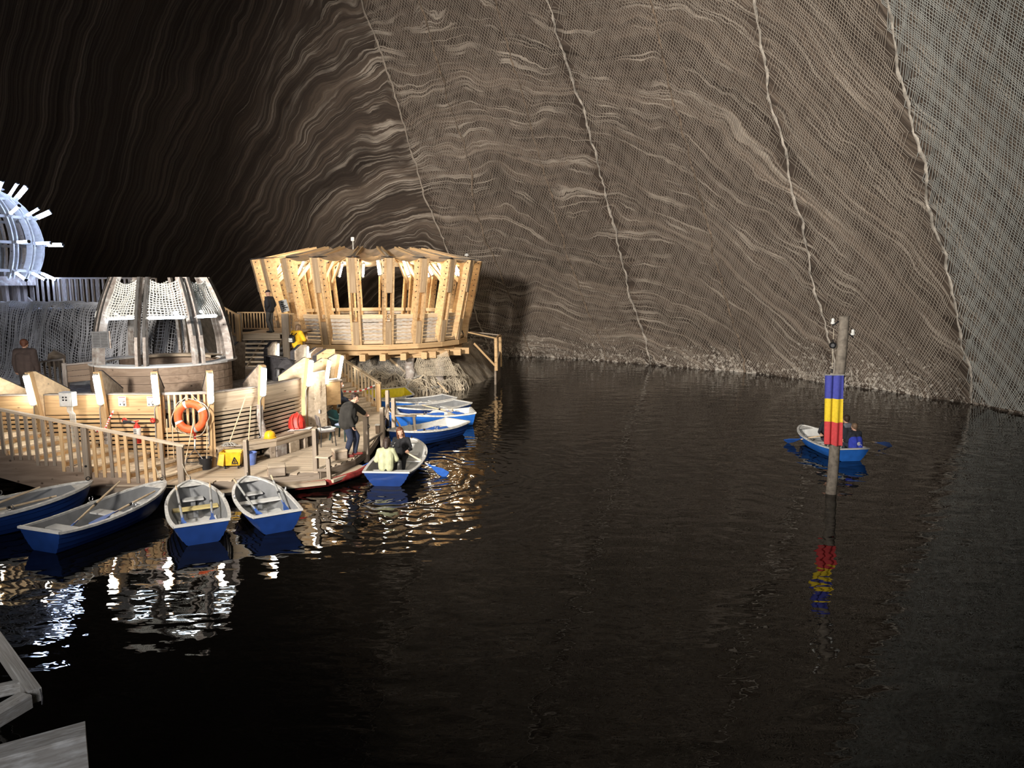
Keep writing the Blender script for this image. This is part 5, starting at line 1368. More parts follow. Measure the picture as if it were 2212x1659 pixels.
# ---- chairs
M_SEATG = plain('grey_chair_fabric', (0.16, 0.14, 0.13), 0.9); M_GREENPL = plain('dark_green_plastic', (0.01, 0.035, 0.035), 0.4)
p = Pz(706, 962, DZ); pc = thing('padded_chair', 'padded grey chair on thin legs holding papers and a dark book', 'chair', p); rz4 = yaw(0.5)
W = lambda x, y_, z: p + rz4 @ Vector((x, y_, z))
MB().box(W(0, 0, 0.45), (0.44, 0.42, 0.06), rz4, ch=0.025).build('seat', M_SEATG, pc, smooth=False)
MB().box(W(-0.23, 0.02, 0.74), (0.05, 0.40, 0.32), rz4 @ Matrix.Rotation(R(-10), 3, 'Y'), ch=0.02).build('backrest', M_SEATG, pc)
for x, y_ in ((-.19, -.18), (-.19, .18), (.19, -.18), (.19, .18)):
    MB().tube([W(x * 1.15, y_ * 1.15, 0), W(x, y_, 0.43)], 0.013, 7).build('leg', M_IRON, pc)
for y_ in (-.17, .17): MB().tube([W(-.20, y_, .44), W(-.24, y_, .85)], 0.011, 6).build('back_stile', M_IRON, pc)
pp = thing('papers', 'loose stack of pale papers on the padded chair seat', 'papers', W(0, 0, .485))
for k in range(4): MB().box(W(0.02 * k - 0.02, 0.015 * k, 0.487 + 0.009 * k), (0.40, 0.34, 0.008), rz4 @ yaw(0.12 * k), ch=0.002).build('sheet', M_PAPER, pp)
bo = thing('book', 'dark book with a pale label lying on the papers', 'book', W(0, 0, .53))
MB().box(W(0.0, 0.02, 0.535), (0.23, 0.17, 0.03), rz4 @ yaw(0.3), ch=0.004).build('cover', M_BLACKP, bo); MB().box(W(0.02, 0.02, 0.552), (0.11, 0.05, 0.004), rz4 @ yaw(0.3)).build('label', M_GREYPL, bo)
p = Pz(735, 955, DZ) + Vector((0, 0.35, 0)); ac = thing('armchair', 'dark green plastic garden armchair between the padded chair and the standing man', 'chair', p); rz4 = yaw(-0.35)
W = lambda x, y_, z: p + rz4 @ Vector((x, y_, z))
MB().box(W(0, 0, 0.42), (0.50, 0.46, 0.04), rz4, ch=0.018).build('seat', M_GREENPL, ac)
rows = [[W(-0.24 - 0.16 * k / 4 + 0.05 * abs(j / 4 - 1) ** 2, -0.24 + 0.06 * j, 0.44 + 0.45 * k / 4 * (1 - 0.12 * abs(j / 4 - 1) ** 2)) for j in range(9)] for k in range(5)]
m = MB(); m.grid(rows); m.grid([[q + rz4 @ Vector((-0.02, 0, 0)) for q in r] for r in rows]); m.build('backrest', M_GREENPL, ac, smooth=True)
for s in (-1, 1):
    MB().tube([W(-.30, .26 * s, .72), W(-.1, .29 * s, .66), W(.2, .29 * s, .64), W(.25, .28 * s, .5), W(.25, .27 * s, .01)], 0.024, 7).build('armrest', M_GREENPL, ac, smooth=True)
    MB().tube([W(-.24, .22 * s, .42), W(-.30, .25 * s, .01)], 0.026, 7).build('leg', M_GREENPL, ac)
cu = thing('cushion', 'flat pale blue cushion on the green armchair', 'cushion', W(0, 0, .44)); MB().box(W(0.0, 0, 0.475), (0.36, 0.36, 0.06), rz4, ch=0.028).build('pad', plain('pale_blue_cloth', (0.3, 0.36, 0.5), 0.9), cu)
# ---- lit hatch cabinet above the chairs
p = Py(716, 848, 22.9); kc = thing('wall_cabinet', 'small orange-lit wooden cabinet open towards the stairs, behind the tall door', 'cabinet', p); rz5 = yaw(0.55)
W = lambda x, y_, z: p + rz5 @ Vector((x, y_, z))
MB().box(W(-.0, -.21, 0), (0.46, 0.025, 0.74), rz5).build('side_panel', PINE, kc); MB().box(W(0, .21, 0), (0.46, 0.025, 0.74), rz5).build('side_panel', PINE, kc)
for z in (-.36, -.05, .36): MB().box(W(0, 0, z), (0.46, 0.40, 0.025), rz5).build('shelf', PINE, kc)
MB().box(W(-.22, 0, 0), (0.02, 0.42, 0.72), rz5).build('back_panel', BROWNWOOD, kc); MB().box(W(0, 0, .40), (0.56, 0.52, 0.04), rz5).build('top', BROWNWOOD, kc)
for s in (-1, 1): plank('leg', W(-.18, .17 * s, -1.0), W(-.18, .17 * s, -.36), 0.05, 0.05, GREYWOOD, kc, up=(0, 1, 0))
pf = thing('papers', 'white printed sheets lying on top of the lit cabinet', 'papers', W(0, 0, .42))
for k in range(3): MB().box(W(0.03 * k, -0.05 * k, .435 + 0.012 * k), (0.3, 0.22, 0.01), rz5 @ yaw(0.4 * k)).build('sheet', M_PAPER, pf)
MB().box(W(0.05, -0.02, .47), (0.12, 0.02, 0.008), rz5).build('print', M_INK, pf)
tp = thing('barrier_tape', 'red and white tape sagging across the lit steps', 'tape', Py(770, 840, 26.0))
pts = [Py(742, 845, 25.8).lerp(Py(810, 832, 26.0), f) - Vector((0, 0, 0.10 * math.sin(PI * f))) for f in np.linspace(0, 1, 13)]
for k in range(12): plank('stripe', pts[k], pts[k + 1], 0.01, 0.05, M_RED if k % 2 == 0 else M_WHITEPL, tp)
# ================================================================== rowing boats
def hull_paint(name, c, worn):
    m = plain(name, c, 0.42, var=0.10, scale=3.0, spec=0.5); return m
M_HULL = hull_paint('dark_blue_hull_paint', (0.009, 0.036, 0.165), 0.1)
M_HULLB = hull_paint('bright_blue_hull_paint', (0.02, 0.13, 0.5), 0.1)
M_LINER = plain('grey_boat_interior', (0.2, 0.205, 0.21), 0.55, var=0.1, scale=4)
M_LINERW = plain('white_boat_interior', (0.52, 0.52, 0.5), 0.5, var=0.08, scale=4)
M_GUN = plain('pale_gunwale', (0.58, 0.57, 0.54), 0.5, var=0.12, scale=12)
M_SEATW = plain('white_thwart', (0.62, 0.62, 0.6), 0.5, var=0.06)
M_SEATY = wood('yellow_pine_thwart', (0.55, 0.42, 0.16), (0.78, 0.66, 0.3))
M_BLADE = plain('blue_oar_paint', (0.03, 0.11, 0.42), 0.4, var=0.1)
M_YHULL = plain('yellow_boat_paint', (0.75, 0.62, 0.03), 0.4, var=0.06)
LB, BB = 3.0, 0.60
def hb(t):
    return BB * (1 - 0.16 * ((0.4 - t) / 0.4) ** 2) if t < 0.4 else BB * max(0.0, 1 - ((t - 0.4) / 0.6) ** 2.7) ** 0.75
def sheer(t): return 0.40 + 0.20 * max(0, (t - 0.25) / 0.75) ** 2 + 0.05 * max(0, (0.3 - t) / 0.3) ** 2
def keel(t): return -0.11 + 0.34 * t ** 7
def sect(t, s, ins=0.0, step=0.0):
    b = max(0.0, hb(t) - ins); y = b * (s ** 0.48) ; zk = keel(t) + ins * 1.6; z = zk + (sheer(t) - zk) * s ** 1.35
    x = -LB / 2 + LB * t + 0.10 * (1 - s) * max(0, 1 - t / 0.06) - 0.16 * (1 - s) * t ** 5 - ins * (0.8 if t > .9 else -0.8 if t < .02 else 0)
    return Vector((x, y + step * (1 if b > 0.05 else 0), z))
TS = [0, 0.06, 0.14, 0.24, 0.34, 0.44, 0.54, 0.64, 0.73, 0.81, 0.88, 0.93, 0.965, 0.985, 1.0]
def boat(label, stern, head, scale, hullm, linerm, group, thw, thw_mat=None, name='rowing_boat', sheet=False, zs=1.0):
    """stern: middle of the transom on the water; head: heading in degrees"""
    root = thing(name, label, 'boat', (0, 0, 0), 0, group)
    # hull of lapped strakes
    m = MB(); rows = []
    ss = []; 
    for k in range(6):
        ss += [(k / 6 + 0.0005, 0.014 if k else 0.0), ((k + 1) / 6, 0.0)]
    for t in TS:
        r = [sect(t, s, 0, st) for s, st in ss]
        rows.append([Vector((p.x, -p.y, p.z)) for p in reversed(r)] + r)
    m.grid(rows); m.add(rows[0], [tuple(range(len(rows[0])))]); m.build('hull', hullm, root, smooth=True)
    # lining
    m = MB(); rows = []
    for t in TS[:-1]:
        r = [sect(min(max(t, 0.012), 0.985), s, 0.03) for s in (0.02, 0.1, 0.25, 0.4, 0.6, 0.8, 1.0)]
        for p in r: p.z = max(p.z, 0.045)
        rows.append([Vector((p.x, -p.y, p.z)) for p in reversed(r)] + r)
    m.grid(rows); m.add(rows[0], [tuple(range(len(rows[0]) - 1, -1, -1))]); m.add(rows[-1], [tuple(range(len(rows[0])))]); m.build('lining', linerm, root, smooth=True)
    # gunwale: flat rim all round, and the transom cap
    m = MB(); rows = []
    loop = [sect(t, 1.0) for t in TS]; loop = [Vector((p.x, -p.y, p.z)) for p in loop] + [p for p in reversed(loop[:-1])]
    for i, p in enumerate(loop):
        a = loop[max(0, i - 1)]; b = loop[min(len(loop) - 1, i + 1)]; t = (b - a); t.z = 0; t.normalize(); n = Vector((t.y, -t.x, 0))
        rows.append([p + n * .028 + Vector((0, 0, .016)), p - n * .04 + Vector((0, 0, .02)), p - n * .04 - Vector((0, 0, .02)), p + n * .028 - Vector((0, 0, .03))])
    m.grid(rows, close=True); m.build('gunwale', M_GUN, root, smooth=False)
    e0, e1 = sect(0, 1.0), sect(0, 1.0); e0 = Vector((e0.x, -e0.y, e0.z))
    plank('transom_cap', e0 + Vector((0.01, -.02, .003)), e1 + Vector((0.01, .02, .003)), 0.075, 0.045, M_GUN, root)
    # thwarts, floor boards, bow deck
    for x in thw:
        t = (x + (0.14 if x > 0 else 0) + LB / 2) / LB; w = hb(t) - 0.045; z = 0.27
        w = min(w, hb(t) * (((z - keel(t)) / (sheer(t) - keel(t))) ** (0.48 / 1.35)) - 0.03)
        o = plank('thwart', (x, -w, z), (x, w, z), 0.25, 0.035, thw_mat if (thw_mat and abs(x) < 0.5) else M_SEATW, root)
        plank('thwart_knee', (x, 0, 0.06), (x, 0, 0.25), 0.06, 0.10, linerm, o, up=(0, 1, 0))
    for y in (-0.27, -0.09, 0.09, 0.27): plank('floor_board', (-1.25, y * .9, 0.055), (0.72 if abs(y) < .2 else 0.25, y * .9, 0.055), 0.15, 0.02, linerm, root)
    t0 = 0.86
    m = MB(); pts = [sect(t, 1.0, 0.02) for t in (0.90, 0.93, 0.965, 0.985, 1.0)]
    m.prism([Vector((p.x, -p.y, p.z - 0.012)) for p in pts] + [Vector((p.x, p.y, p.z - 0.012)) for p in reversed(pts[:-1])], (0, 0, -0.015)); m.build('bow_deck', M_GUN, root)
    bx = LB / 2 - 0.04; bz = sheer(1) + 0.02
    MB().tube([(bx - 0.02 + 0.035 * math.cos(a), 0, bz + 0.04 + 0.035 * math.sin(a)) for a in np.linspace(0, 2 * PI, 12, endpoint=False)], 0.009, 6, closed=True).build('bow_ring', M_IRON, root)
    for s in (-1, 1):
        x = 0.12; t = (x + LB / 2) / LB; y = (hb(t) - 0.005) * s; z = sheer(t) + 0.02
        MB().box((x, y, z), (0.16, 0.05, 0.03), ch=0.008).build('oarlock_pad', M_GUN, root)
        pad = COL.objects[-1]
        pts = [Vector((x + 0.045 * math.cos(a), y, z + 0.075 + 0.05 * math.sin(a))) for a in np.linspace(R(130), R(410), 10)]
        MB().tube([Vector((x, y, z))] + [Vector((x, y, z + .025))], 0.011, 6).tube(pts, 0.009, 6).build('oarlock', M_STEEL, pad)
    if sheet:
        m = MB(); rows = [[Vector((-1.2 + 1.15 * i / 14, -0.38 + 0.76 * j / 10, 0.085 + 0.09 * abs(noise.noise(Vector((i * .33, j * .4, sheet)))) + 0.02)) for j in range(11)] for i in range(15)]
        m.grid(rows); m.grid([[p - Vector((0, 0, 0.008)) for p in r] for r in rows]); m.build('floor_sheet', M_SEATW, root, smooth=True, label='crumpled white sheet over the floor boards')
    h = R(head)
    root.matrix_basis = Matrix.Translation(Vector((stern[0], stern[1], 0)) + Vector((math.cos(h), math.sin(h), 0)) * LB / 2 * scale) @ Matrix.Rotation(h, 4, 'Z') @ Matrix.Diagonal((scale, scale, scale * zs, 1))
    WB[root.name] = root.matrix_basis.copy()
    return root
WB = {}
def oar(a, b, label, mat=None, grip=True, roll=0.0, wide=0.085):
    """a: hand end, b: blade tip"""
    a = Vector(a); b = Vector(b); Lo = (b - a).length; d = (b - a).normalized()
    o = thing('oar', label, 'oar', a, 0, 'oars')
    j = a + d * (Lo - 0.62)
    MB().tube([a + d * 0.22, a + d * (Lo * 0.45), j], [0.024, 0.025, 0.022], 9).build('shaft', PINE_PALE if mat is None else mat, o, smooth=True)
    MB().tube([a, a + d * 0.23], 0.019, 8).build('grip', PINE_PALE, o)
    c = a + d * (Lo * 0.40); MB().tube([c, c + d * 0.07], 0.033, 9).build('collar', M_BLACKP, o)
    fr_ = _frame(j, b); fr_ = fr_ @ Matrix.Rotation(roll, 3, 'X')
    out = [(-0.10, 0.022), (0.10, 0.026), (0.22, 0.06), (0.40, wide), (0.60, wide), (0.62, wide * .7)]
    poly = [j + fr_ @ Vector((x, y, 0.0)) for x, y in out] + [j + fr_ @ Vector((x, -y, 0.0)) for x, y in reversed(out)]
    MB().prism(poly, fr_ @ Vector((0, 0, 0.016))).build('blade', M_BLADE, o)
    return o
def inb(root, x, y, z): return WB[root.name] @ Vector((x, y, z))
def hd(a, b): return math.degrees(math.atan2(b.y - a.y, b.x - a.x))

bA = boat('dark blue rowing boat cut off by the frame edge, outermost of the moored row', (-12.0, 13.2), 43, 1.18, M_HULL, M_LINER, 'moored rowing boats', [-0.9, 0.1, 0.9])
p, q = Pz(38, 1139, .45), Pz(127, 1153, .45); sB = (p + q) / 2
bB = boat('dark blue rowing boat with one long oar laid across it, under the balustrade', (sB.x + 0.02, sB.y), 71, 1.02, M_HULL, M_LINER, 'moored rowing boats', [-0.9, 0.1, 0.95])
bC = boat('dark blue rowing boat with a yellow wooden thwart, moored at the newel post', (-6.07, 13.55), 118, 0.98, M_HULL, M_LINER, 'moored rowing boats', [-0.95, 0.25, 1.0], M_SEATY, sheet=3.0)
bD = boat('dark blue rowing boat with white thwart, moored at the jetty before the step block', (-4.78, 14.2), 122.5, 0.94, M_HULL, M_LINER, 'moored rowing boats', [-0.95, 0.25, 1.0], sheet=7.0)
bE = boat('blue rowing boat with white inside carrying two women beside the jetty', (-3.17, 17.58), 87, 1.15, M_HULL, M_LINERW, 'rowing boats in use', [-0.95, 0.15, 0.85], zs=0.74)
def from_px(bow, c0, c1, zb=0.6, zs=0.47):
    s = (Pz(c0[0], c0[1], zs) + Pz(c1[0], c1[1], zs)) / 2; b = Pz(bow[0], bow[1], zb); return (s.x, s.y), hd(s, b), (b - s).xy.length / LB
s, h, k = from_px((859, 927), (963, 904), (1014, 910)); bF = boat('dark blue rowing boat with two blue oars inside, nearest of the four beyond the posts', s, h, 1.05, M_HULL, M_LINERW, 'rowing boats at the far jetty end', [-0.95, 0.15, 0.95])
s, h, k = from_px((858, 886), (1003, 886), (1041, 889)); bG = boat('bright blue rowing boat with a pale oar and a coiled rope inside, beyond the posts', s, h, 1.10, M_HULLB, M_LINERW, 'rowing boats at the far jetty end', [-0.95, 0.15, 0.95])
s, h, k = from_px((862, 880), (981, 864), (1018, 871)); bH = boat('dark blue rowing boat with empty grey inside, behind the bright blue one', s, h, 1.08, M_HULL, M_LINER, 'rowing boats at the far jetty end', [-0.95, 0.15, 0.95])
s, h, k = from_px((830, 864), (951, 852), (991, 860)); bI = boat('grey lined blue rowing boat, farthest of the four, in front of the yellow boat', s, h, 1.08, M_HULLB, M_LINER, 'rowing boats at the far jetty end', [-0.95, 0.15, 0.95])
p = Pz(822, 868, 0.3); bJ = boat('small boat with bright yellow inside pulled up against the salt shore', (-4.45, 30.5), 214, 0.88, M_HULL, M_YHULL, None, [-0.4, 0.5], M_YHULL)
bJ.matrix_basis = Matrix.Translation((0, 0, 0.16)) @ bJ.matrix_basis @ Matrix.Rotation(R(-15), 4, 'X')
s, h, k = from_px((1766, 924), (1803, 964), (1882, 962)); bK = boat('bright blue rowing boat with people rowing out on the lake behind the flag', s, h, 0.98, M_HULLB, M_LINERW, 'rowing boats in use', [-0.95, 0.15, 0.85], zs=0.85)

# oars lying in the moored boats
oar(inb(bC, 0.85, 0.34, 0.66), inb(bC, -1.15, 0.30, 0.16), 'oar on the stair side inside the boat with the yellow thwart', M_GREYPL, roll=0.3)
oar(inb(bC, 0.75, -0.36, 0.66), inb(bC, -1.15, -0.22, 0.16), 'oar on the jetty side inside the boat with the yellow thwart', M_GREYPL, roll=-0.3)
oar(inb(bD, 0.95, 0.42, 0.70), inb(bD, -1.15, 0.22, 0.16), 'oar with its grip over the gunwale in the boat before the step block', M_GREYPL, roll=0.3)
oar(inb(bD, 0.70, -0.40, 0.74), inb(bD, -1.12, -0.34, 0.16), 'upright-looking oar on the lake side of the boat before the step block', M_GREYPL, roll=-0.3)
oar(inb(bB, 0.80, 0.52, 0.72), inb(bB, -1.25, -0.05, 0.14), 'long oar laid across the boat with the white thwart, blue blade at its stern', None, roll=0.2, wide=0.1)
oar(inb(bB, 1.05, -0.18, 0.50), inb(bB, -0.75, -0.42, 0.36), 'thin oar along the lake-side gunwale of the boat under the balustrade', None)
oar(inb(bA, 0.70, 0.20, 0.60), inb(bA, -1.2, 0.05, 0.16), 'oar with a broad blue blade in the boat cut off by the frame edge', None, wide=0.1)
oar(inb(bA, 0.85, -0.34, 0.52), inb(bA, -0.9, -0.42, 0.40), 'short-looking oar along the gunwale of the boat cut off by the frame', None)
oar(inb(bF, 0.95, 0.25, 0.42), inb(bF, -0.75, 0.28, 0.34), 'oar on the lake side in the nearest boat beyond the posts', M_GREYPL, roll=0.5)
oar(inb(bF, 0.55, -0.05, 0.40), inb(bF, -0.55, 0.12, 0.36), 'oar on the shore side in the nearest boat beyond the posts', M_BLADE, roll=0.4)
oar(inb(bG, 0.15, -0.36, 0.62), inb(bG, -1.15, 0.30, 0.36), 'pale wooden oar slanting across the bright blue boat', None, roll=0.4)
oar(inb(bG, 0.60, 0.10, 0.42), inb(bG, -0.5, 0.28, 0.40), 'second oar with blue blade lying in the bright blue boat', None, roll=0.5)
# oars in use
def lock(root, sd): return inb(root, 0.12, sd * 0.60, 0.53)
hE = {}
def used_oar(root, sd, hand, blade, lab):
    a = Vector(hand); k = lock(root, sd); d = (k - a).normalized(); b = k + d * 1.35
    b.z = max(b.z, -0.05)
    return oar(a, blade if blade else b, lab, None, roll=0.6, wide=0.11)
HR = Vector(inb(bE, -0.18, -0.20, 0.62)); HL = Vector(inb(bE, -0.20, 0.22, 0.62))
used_oar(bE, -1, HR, Pz(966, 1027, 0.02), 'oar with a broad blue blade dipping in the water, held by the long-haired woman')
used_oar(bE, 1, HL, Pz(752, 1024, 0.02), 'blue oar trailing between the jetty and the boat with two women')
KR = Vector(inb(bK, -0.20, -0.22, 0.60)); KL = Vector(inb(bK, -0.20, 0.22, 0.60))
used_oar(bK, 1, KL, Pz(1697, 954, 0.05), 'blue-bladed oar of the lake boat, on the side of the lit jetty')
used_oar(bK, -1, KR, Pz(1925, 962, 0.02), 'dark blue oar of the lake boat, on the wall side')
# coiled rope in the bright blue boat
c = inb(bG, -0.75, 0.05, 0.30); cr = []
for k in range(70): a = k * 0.42; r_ = 0.13 - 0.0008 * k; cr.append(c + Vector((r_ * math.cos(a), r_ * math.sin(a), 0.02 + 0.0035 * k)))
o = MB().tube(cr, 0.014, 6).build('coiled_rope', M_ROPE, None, smooth=True); tag(o, 'coil of pale rope lying in the bright blue boat', 'rope')
# painters from bows to posts
def painter(a, b, lab, sag=0.15):
    pts = [Vector(a).lerp(Vector(b), f) - Vector((0, 0, sag * math.sin(PI * f))) for f in np.linspace(0, 1, 11)]
    o = MB().tube(pts, 0.009, 6).build('mooring_rope', M_ROPE, None, smooth=True); tag(o, lab, 'rope', 'mooring ropes')
painter(inb(bC, 1.46, 0, 0.66), (-7.66, 16.25, 0.95), 'mooring rope from the boat with the yellow thwart to the newel post', 0.05)
painter(inb(bD, 1.46, 0, 0.66), (mp[0][0].x + .03, mp[0][0].y - 0.06, 0.75), 'mooring rope from the boat before the step block to the slim post', 0.05)
painter(inb(bB, 1.46, 0, 0.66), (-8.3, 16.28, 0.85), 'mooring rope from the boat under the balustrade to its baluster', 0.08)
painter(inb(bF, 1.46, 0, 0.66), (mp[3][0].x + .06, mp[3][0].y, 0.85), 'mooring rope of the nearest boat beyond the posts')
painter(inb(bG, 1.46, 0, 0.66), (mp[5][0].x + .06, mp[5][0].y, 0.9), 'mooring rope of the bright blue boat')
# ================================================================== people
M_SKIN = plain('skin', (0.52, 0.30, 0.21), 0.55, var=0.05)
M_HAIRD = plain('dark_brown_hair', (0.035, 0.02, 0.014), 0.6, var=0.3, scale=30)
M_HAIRA = plain('auburn_hair', (0.11, 0.042, 0.02), 0.55, var=0.3, scale=30)
M_HAIRB = plain('light_brown_hair', (0.16, 0.10, 0.06), 0.6, var=0.3, scale=30)
M_EYE = plain('eye_white', (0.7, 0.7, 0.68), 0.3, var=0.02); M_IRIS = plain('dark_iris', (0.02, 0.014, 0.01), 0.3, var=0.02)
def cloth(n, c): return plain(n, c, 0.9, var=0.14, scale=7, bump=0.4)
def capsule(mb, p0, p1, r0, r1, n=12):
    p0 = Vector(p0); p1 = Vector(p1); d = p1 - p0
    if d.length < 1e-5: return mb.ball(p0, r0, n, 8)
    d.normalize(); pts = []; rs = []
    for k in range(5): a = PI / 2 * k / 4; pts.append(p0 - d * (r0 * math.cos(a))); rs.append(max(1e-4, r0 * math.sin(a)))
    for k in range(5): a = PI / 2 * (1 - k / 4); pts.append(p1 + d * (r1 * math.cos(a))); rs.append(max(1e-4, r1 * math.sin(a)))
    return mb.tube(pts, rs, n)
def fuse(name, prims, mats, parent, voxel, smooth_it=3):
    """grow one closed skin over tapered limbs; every face takes the cloth of the limb it lies on"""
    mb = MB()
    for p0, p1, r0, r1, mi in prims: capsule(mb, p0, p1, r0, r1)
    me = bpy.data.meshes.new('tmp'); me.from_pydata(mb.v, [], mb.f)
    o = bpy.data.objects.new('tmp', me); COL.objects.link(o)
    md = o.modifiers.new('r', 'REMESH'); md.mode = 'VOXEL'; md.voxel_size = voxel
    ms = o.modifiers.new('s', 'SMOOTH'); ms.factor = 0.5; ms.iterations = smooth_it
    dg = bpy.context.evaluated_depsgraph_get(); dg.update()
    m2 = bpy.data.meshes.new_from_object(o.evaluated_get(dg))
    bpy.data.objects.remove(o); bpy.data.meshes.remove(me)
    m2.name = name; m2.materials.clear()
    for m in mats: m2.materials.append(m)
    nf = len(m2.polygons); c = np.empty(nf * 3); m2.polygons.foreach_get('center', c); c = c.reshape(-1, 3)
    best = np.full(nf, 1e9); idx = np.zeros(nf, dtype=np.int32)
    for p0, p1, r0, r1, mi in prims:
        a = np.array(p0, float); d = np.array(p1, float) - a; l2 = float(d @ d)
        t = np.clip(((c - a) @ d) / l2, 0, 1) if l2 > 1e-10 else np.zeros(nf)
        sd = np.linalg.norm(c - a - t[:, None] * d, axis=1) - (r0 + (r1 - r0) * t)
        w = sd < best; best[w] = sd[w]; idx[w] = mi
    m2.polygons.foreach_set('material_index', idx); m2.polygons.foreach_set('use_smooth', np.ones(nf, bool)); m2.update()
    b = bpy.data.objects.new(name, m2)
    _register(b, WM[parent.name].copy(), parent)
    return b
STAND = dict(pel=(0, 0, .95), chest=(0, .01, 1.30), neck=(0, 0, 1.46), head=(0, .03, 1.62),
             shR=(.19, 0, 1.41), elR=(.24, -.02, 1.13), wrR=(.25, .06, .89), shL=(-.19, 0, 1.41), elL=(-.24, -.02, 1.13), wrL=(-.25, .06, .89),
             hipR=(.09, 0, .92), knR=(.10, .03, .50), anR=(.11, -.02, .09), toR=(.13, .15, .04),
             hipL=(-.09, 0, .92), knL=(-.10, .03, .50), anL=(-.11, -.02, .09), toL=(-.13, .15, .04))
SIT = dict(pel=(0, 0, .10), chest=(0, .05, .44), neck=(0, .06, .60), head=(0, .10, .76),
           shR=(.18, .05, .55), elR=(.24, .10, .28), wrR=(.16, .34, .24), shL=(-.18, .05, .55), elL=(-.24, .10, .28), wrL=(-.16, .34, .24),
           hipR=(.09, .03, .07), knR=(.12, .43, .14), anR=(.11, .44, -.24), toR=(.12, .62, -.28),
           hipL=(-.09, .03, .07), knL=(-.12, .43, .14), anL=(-.11, .44, -.24), toL=(-.12, .62, -.28))
def person(label, loc, rz, J, top, legs, shoes, face=(0, 1, 0), k=1.0, fat=1.0, fem=False, curl=0.9, loose=0.0, voxel=0.0105, hand_mat=None, grip=None, name='person', sleeve=None):
    root = thing(name, label, 'person', loc, rz)
    J = {a: Vector(b) * k for a, b in J.items()}
    SK, TP, LG, SH = 0, 1, 2, 3; SL = 4
    mats = [M_SKIN, top, legs, shoes, sleeve or top]
    P = []
    def cap(a, b, r0, r1, m): P.append((tuple(a), tuple(b), r0 * k, r1 * k, m))
    x = (J['shR'] - J['shL']).normalized(); hx = (J['hipR'] - J['hipL']).normalized()
    up = (J['neck'] - J['chest']).normalized(); fw = up.cross(x).normalized()
    lo = loose
    for s in (-1, 1):
        cap(J['pel'] + hx * .065 * s * k, J['chest'] + x * .075 * s * k - up * .04 * k, .125 * fat + lo, .130 * fat + lo, TP)
        cap(J['chest'] + x * .07 * s * k - up * .04 * k, J['neck'] + x * .08 * s * k - up * .07 * k, .128 + lo, .075 + lo, TP)
    if fat > 1.05: cap(J['pel'] + (J['chest'] - J['pel']) * .35 + fw * .06 * k, J['chest'] + fw * .03 * k - up * .1 * k, .15 * fat, .12, TP)
    if fem:
        for s in (-1, 1): cap(J['chest'] + x * .07 * s * k + fw * .075 * k - up * .02 * k, J['chest'] + x * .075 * s * k + fw * .085 * k - up * .05 * k, .068, .07, TP)
    cap(J['shL'], J['shR'], .066 + lo, .066 + lo, TP)
    cap(J['neck'] - up * .02 * k, J['neck'].lerp(J['head'], .55), .060, .055, SK)
    cap(J['neck'] - up * .045 * k - x * .03 * k, J['neck'] - up * .045 * k + x * .03 * k, .072 + lo, .072 + lo, TP)      # collar
    for sd in 'RL':
        sg = 1 if sd == 'R' else -1
        cap(J['sh' + sd], J['el' + sd], .064 + lo, .052 + lo, SL); d = (J['wr' + sd] - J['el' + sd]).normalized()
        cap(J['el' + sd], J['wr' + sd] - d * .02 * k, .052 + lo, .042 + lo * .8, SL)
        # hand: palm, four unequal fingers curling round, thumb from the side of the palm
        w = J['wr' + sd]; side = d.cross(fw); side = side.normalized() if side.length > .1 else x; inn = side.cross(d).normalized()
        if grip and sd in grip:
            side = (Vector(grip[sd]) * 1.0); side = (side - d * side.dot(d)).normalized(); inn = side.cross(d).normalized()
            if inn.z > 0: inn = -inn
        cap(w - d * .02 * k, w + d * .03 * k, .030, .030, SK)
        for q in (-.022, 0.0, .022): cap(w + d * .02 * k + side * q * k, w + d * .085 * k + side * q * 1.25 * k, .019, .016, SK)
        for i, ln in enumerate((.068, .080, .076, .058)):
            b0 = w + d * .088 * k + side * (-.031 + .0207 * i) * k
            c = curl; d1 = (d * math.cos(c * .7) + inn * math.sin(c * .7)); d2 = (d * math.cos(c * 1.7) + inn * math.sin(c * 1.7))
            b1 = b0 + d1 * ln * .55 * k; cap(b0, b1, .0105, .0100, SK); cap(b1, b1 + d2 * ln * .5 * k, .0100, .0085, SK)
        t0 = w + d * .03 * k + side * (-.034) * k; t1 = t0 + (d * .7 - side * .55 + inn * .35).normalized() * .045 * k
        cap(t0, t1, .014, .012, SK); cap(t1, t1 + (d * .8 + inn * .6).normalized() * .032 * k, .012, .0095, SK)
        lw = max(1.0, 0.62 + 0.38 * fat); cap(J['hip' + sd], J['kn' + sd], .098 * (0.5 + fat * .5), .070 * lw, LG); cap(J['kn' + sd], J['kn' + sd].lerp(J['an' + sd], .35), .069 * lw, .068 * lw, LG); cap(J['kn' + sd].lerp(J['an' + sd], .35), J['an' + sd], .068 * lw, .047 * lw, LG)
        cap(J['pel'] - up * .05 * k, J['hip' + sd], .115 * (0.5 + fat * .5), .10, LG)
        an = J['an' + sd]; to = J['to' + sd]; fd = (to - an); fd.z = 0; fd = fd.normalized() if fd.length > 0.01 else fw
        heel = Vector((an.x, an.y, to.z)) - fd * .045 * k
        cap(an, an.lerp(heel, .5), .046, .043, SH); cap(heel, to.lerp(heel, .45), .040, .043, SH); cap(to.lerp(heel, .45), to, .043, .033, SH)
    # head
    h = J['head']; f = Vector(face).normalized(); hu = (h - J['neck']).normalized(); hu = (hu - f * hu.dot(f) * 0.6).normalized(); hr = f.cross(hu).normalized(); hu = hr.cross(f).normalized()
    def hp_(a, b, c): return h + (hr * a + f * b + hu * c) * k
    cap(hp_(0, -.025, .035), hp_(0, .005, .035), .092, .088, SK); cap(hp_(0, .03, .01), hp_(0, .038, -.05), .070, .056, SK)
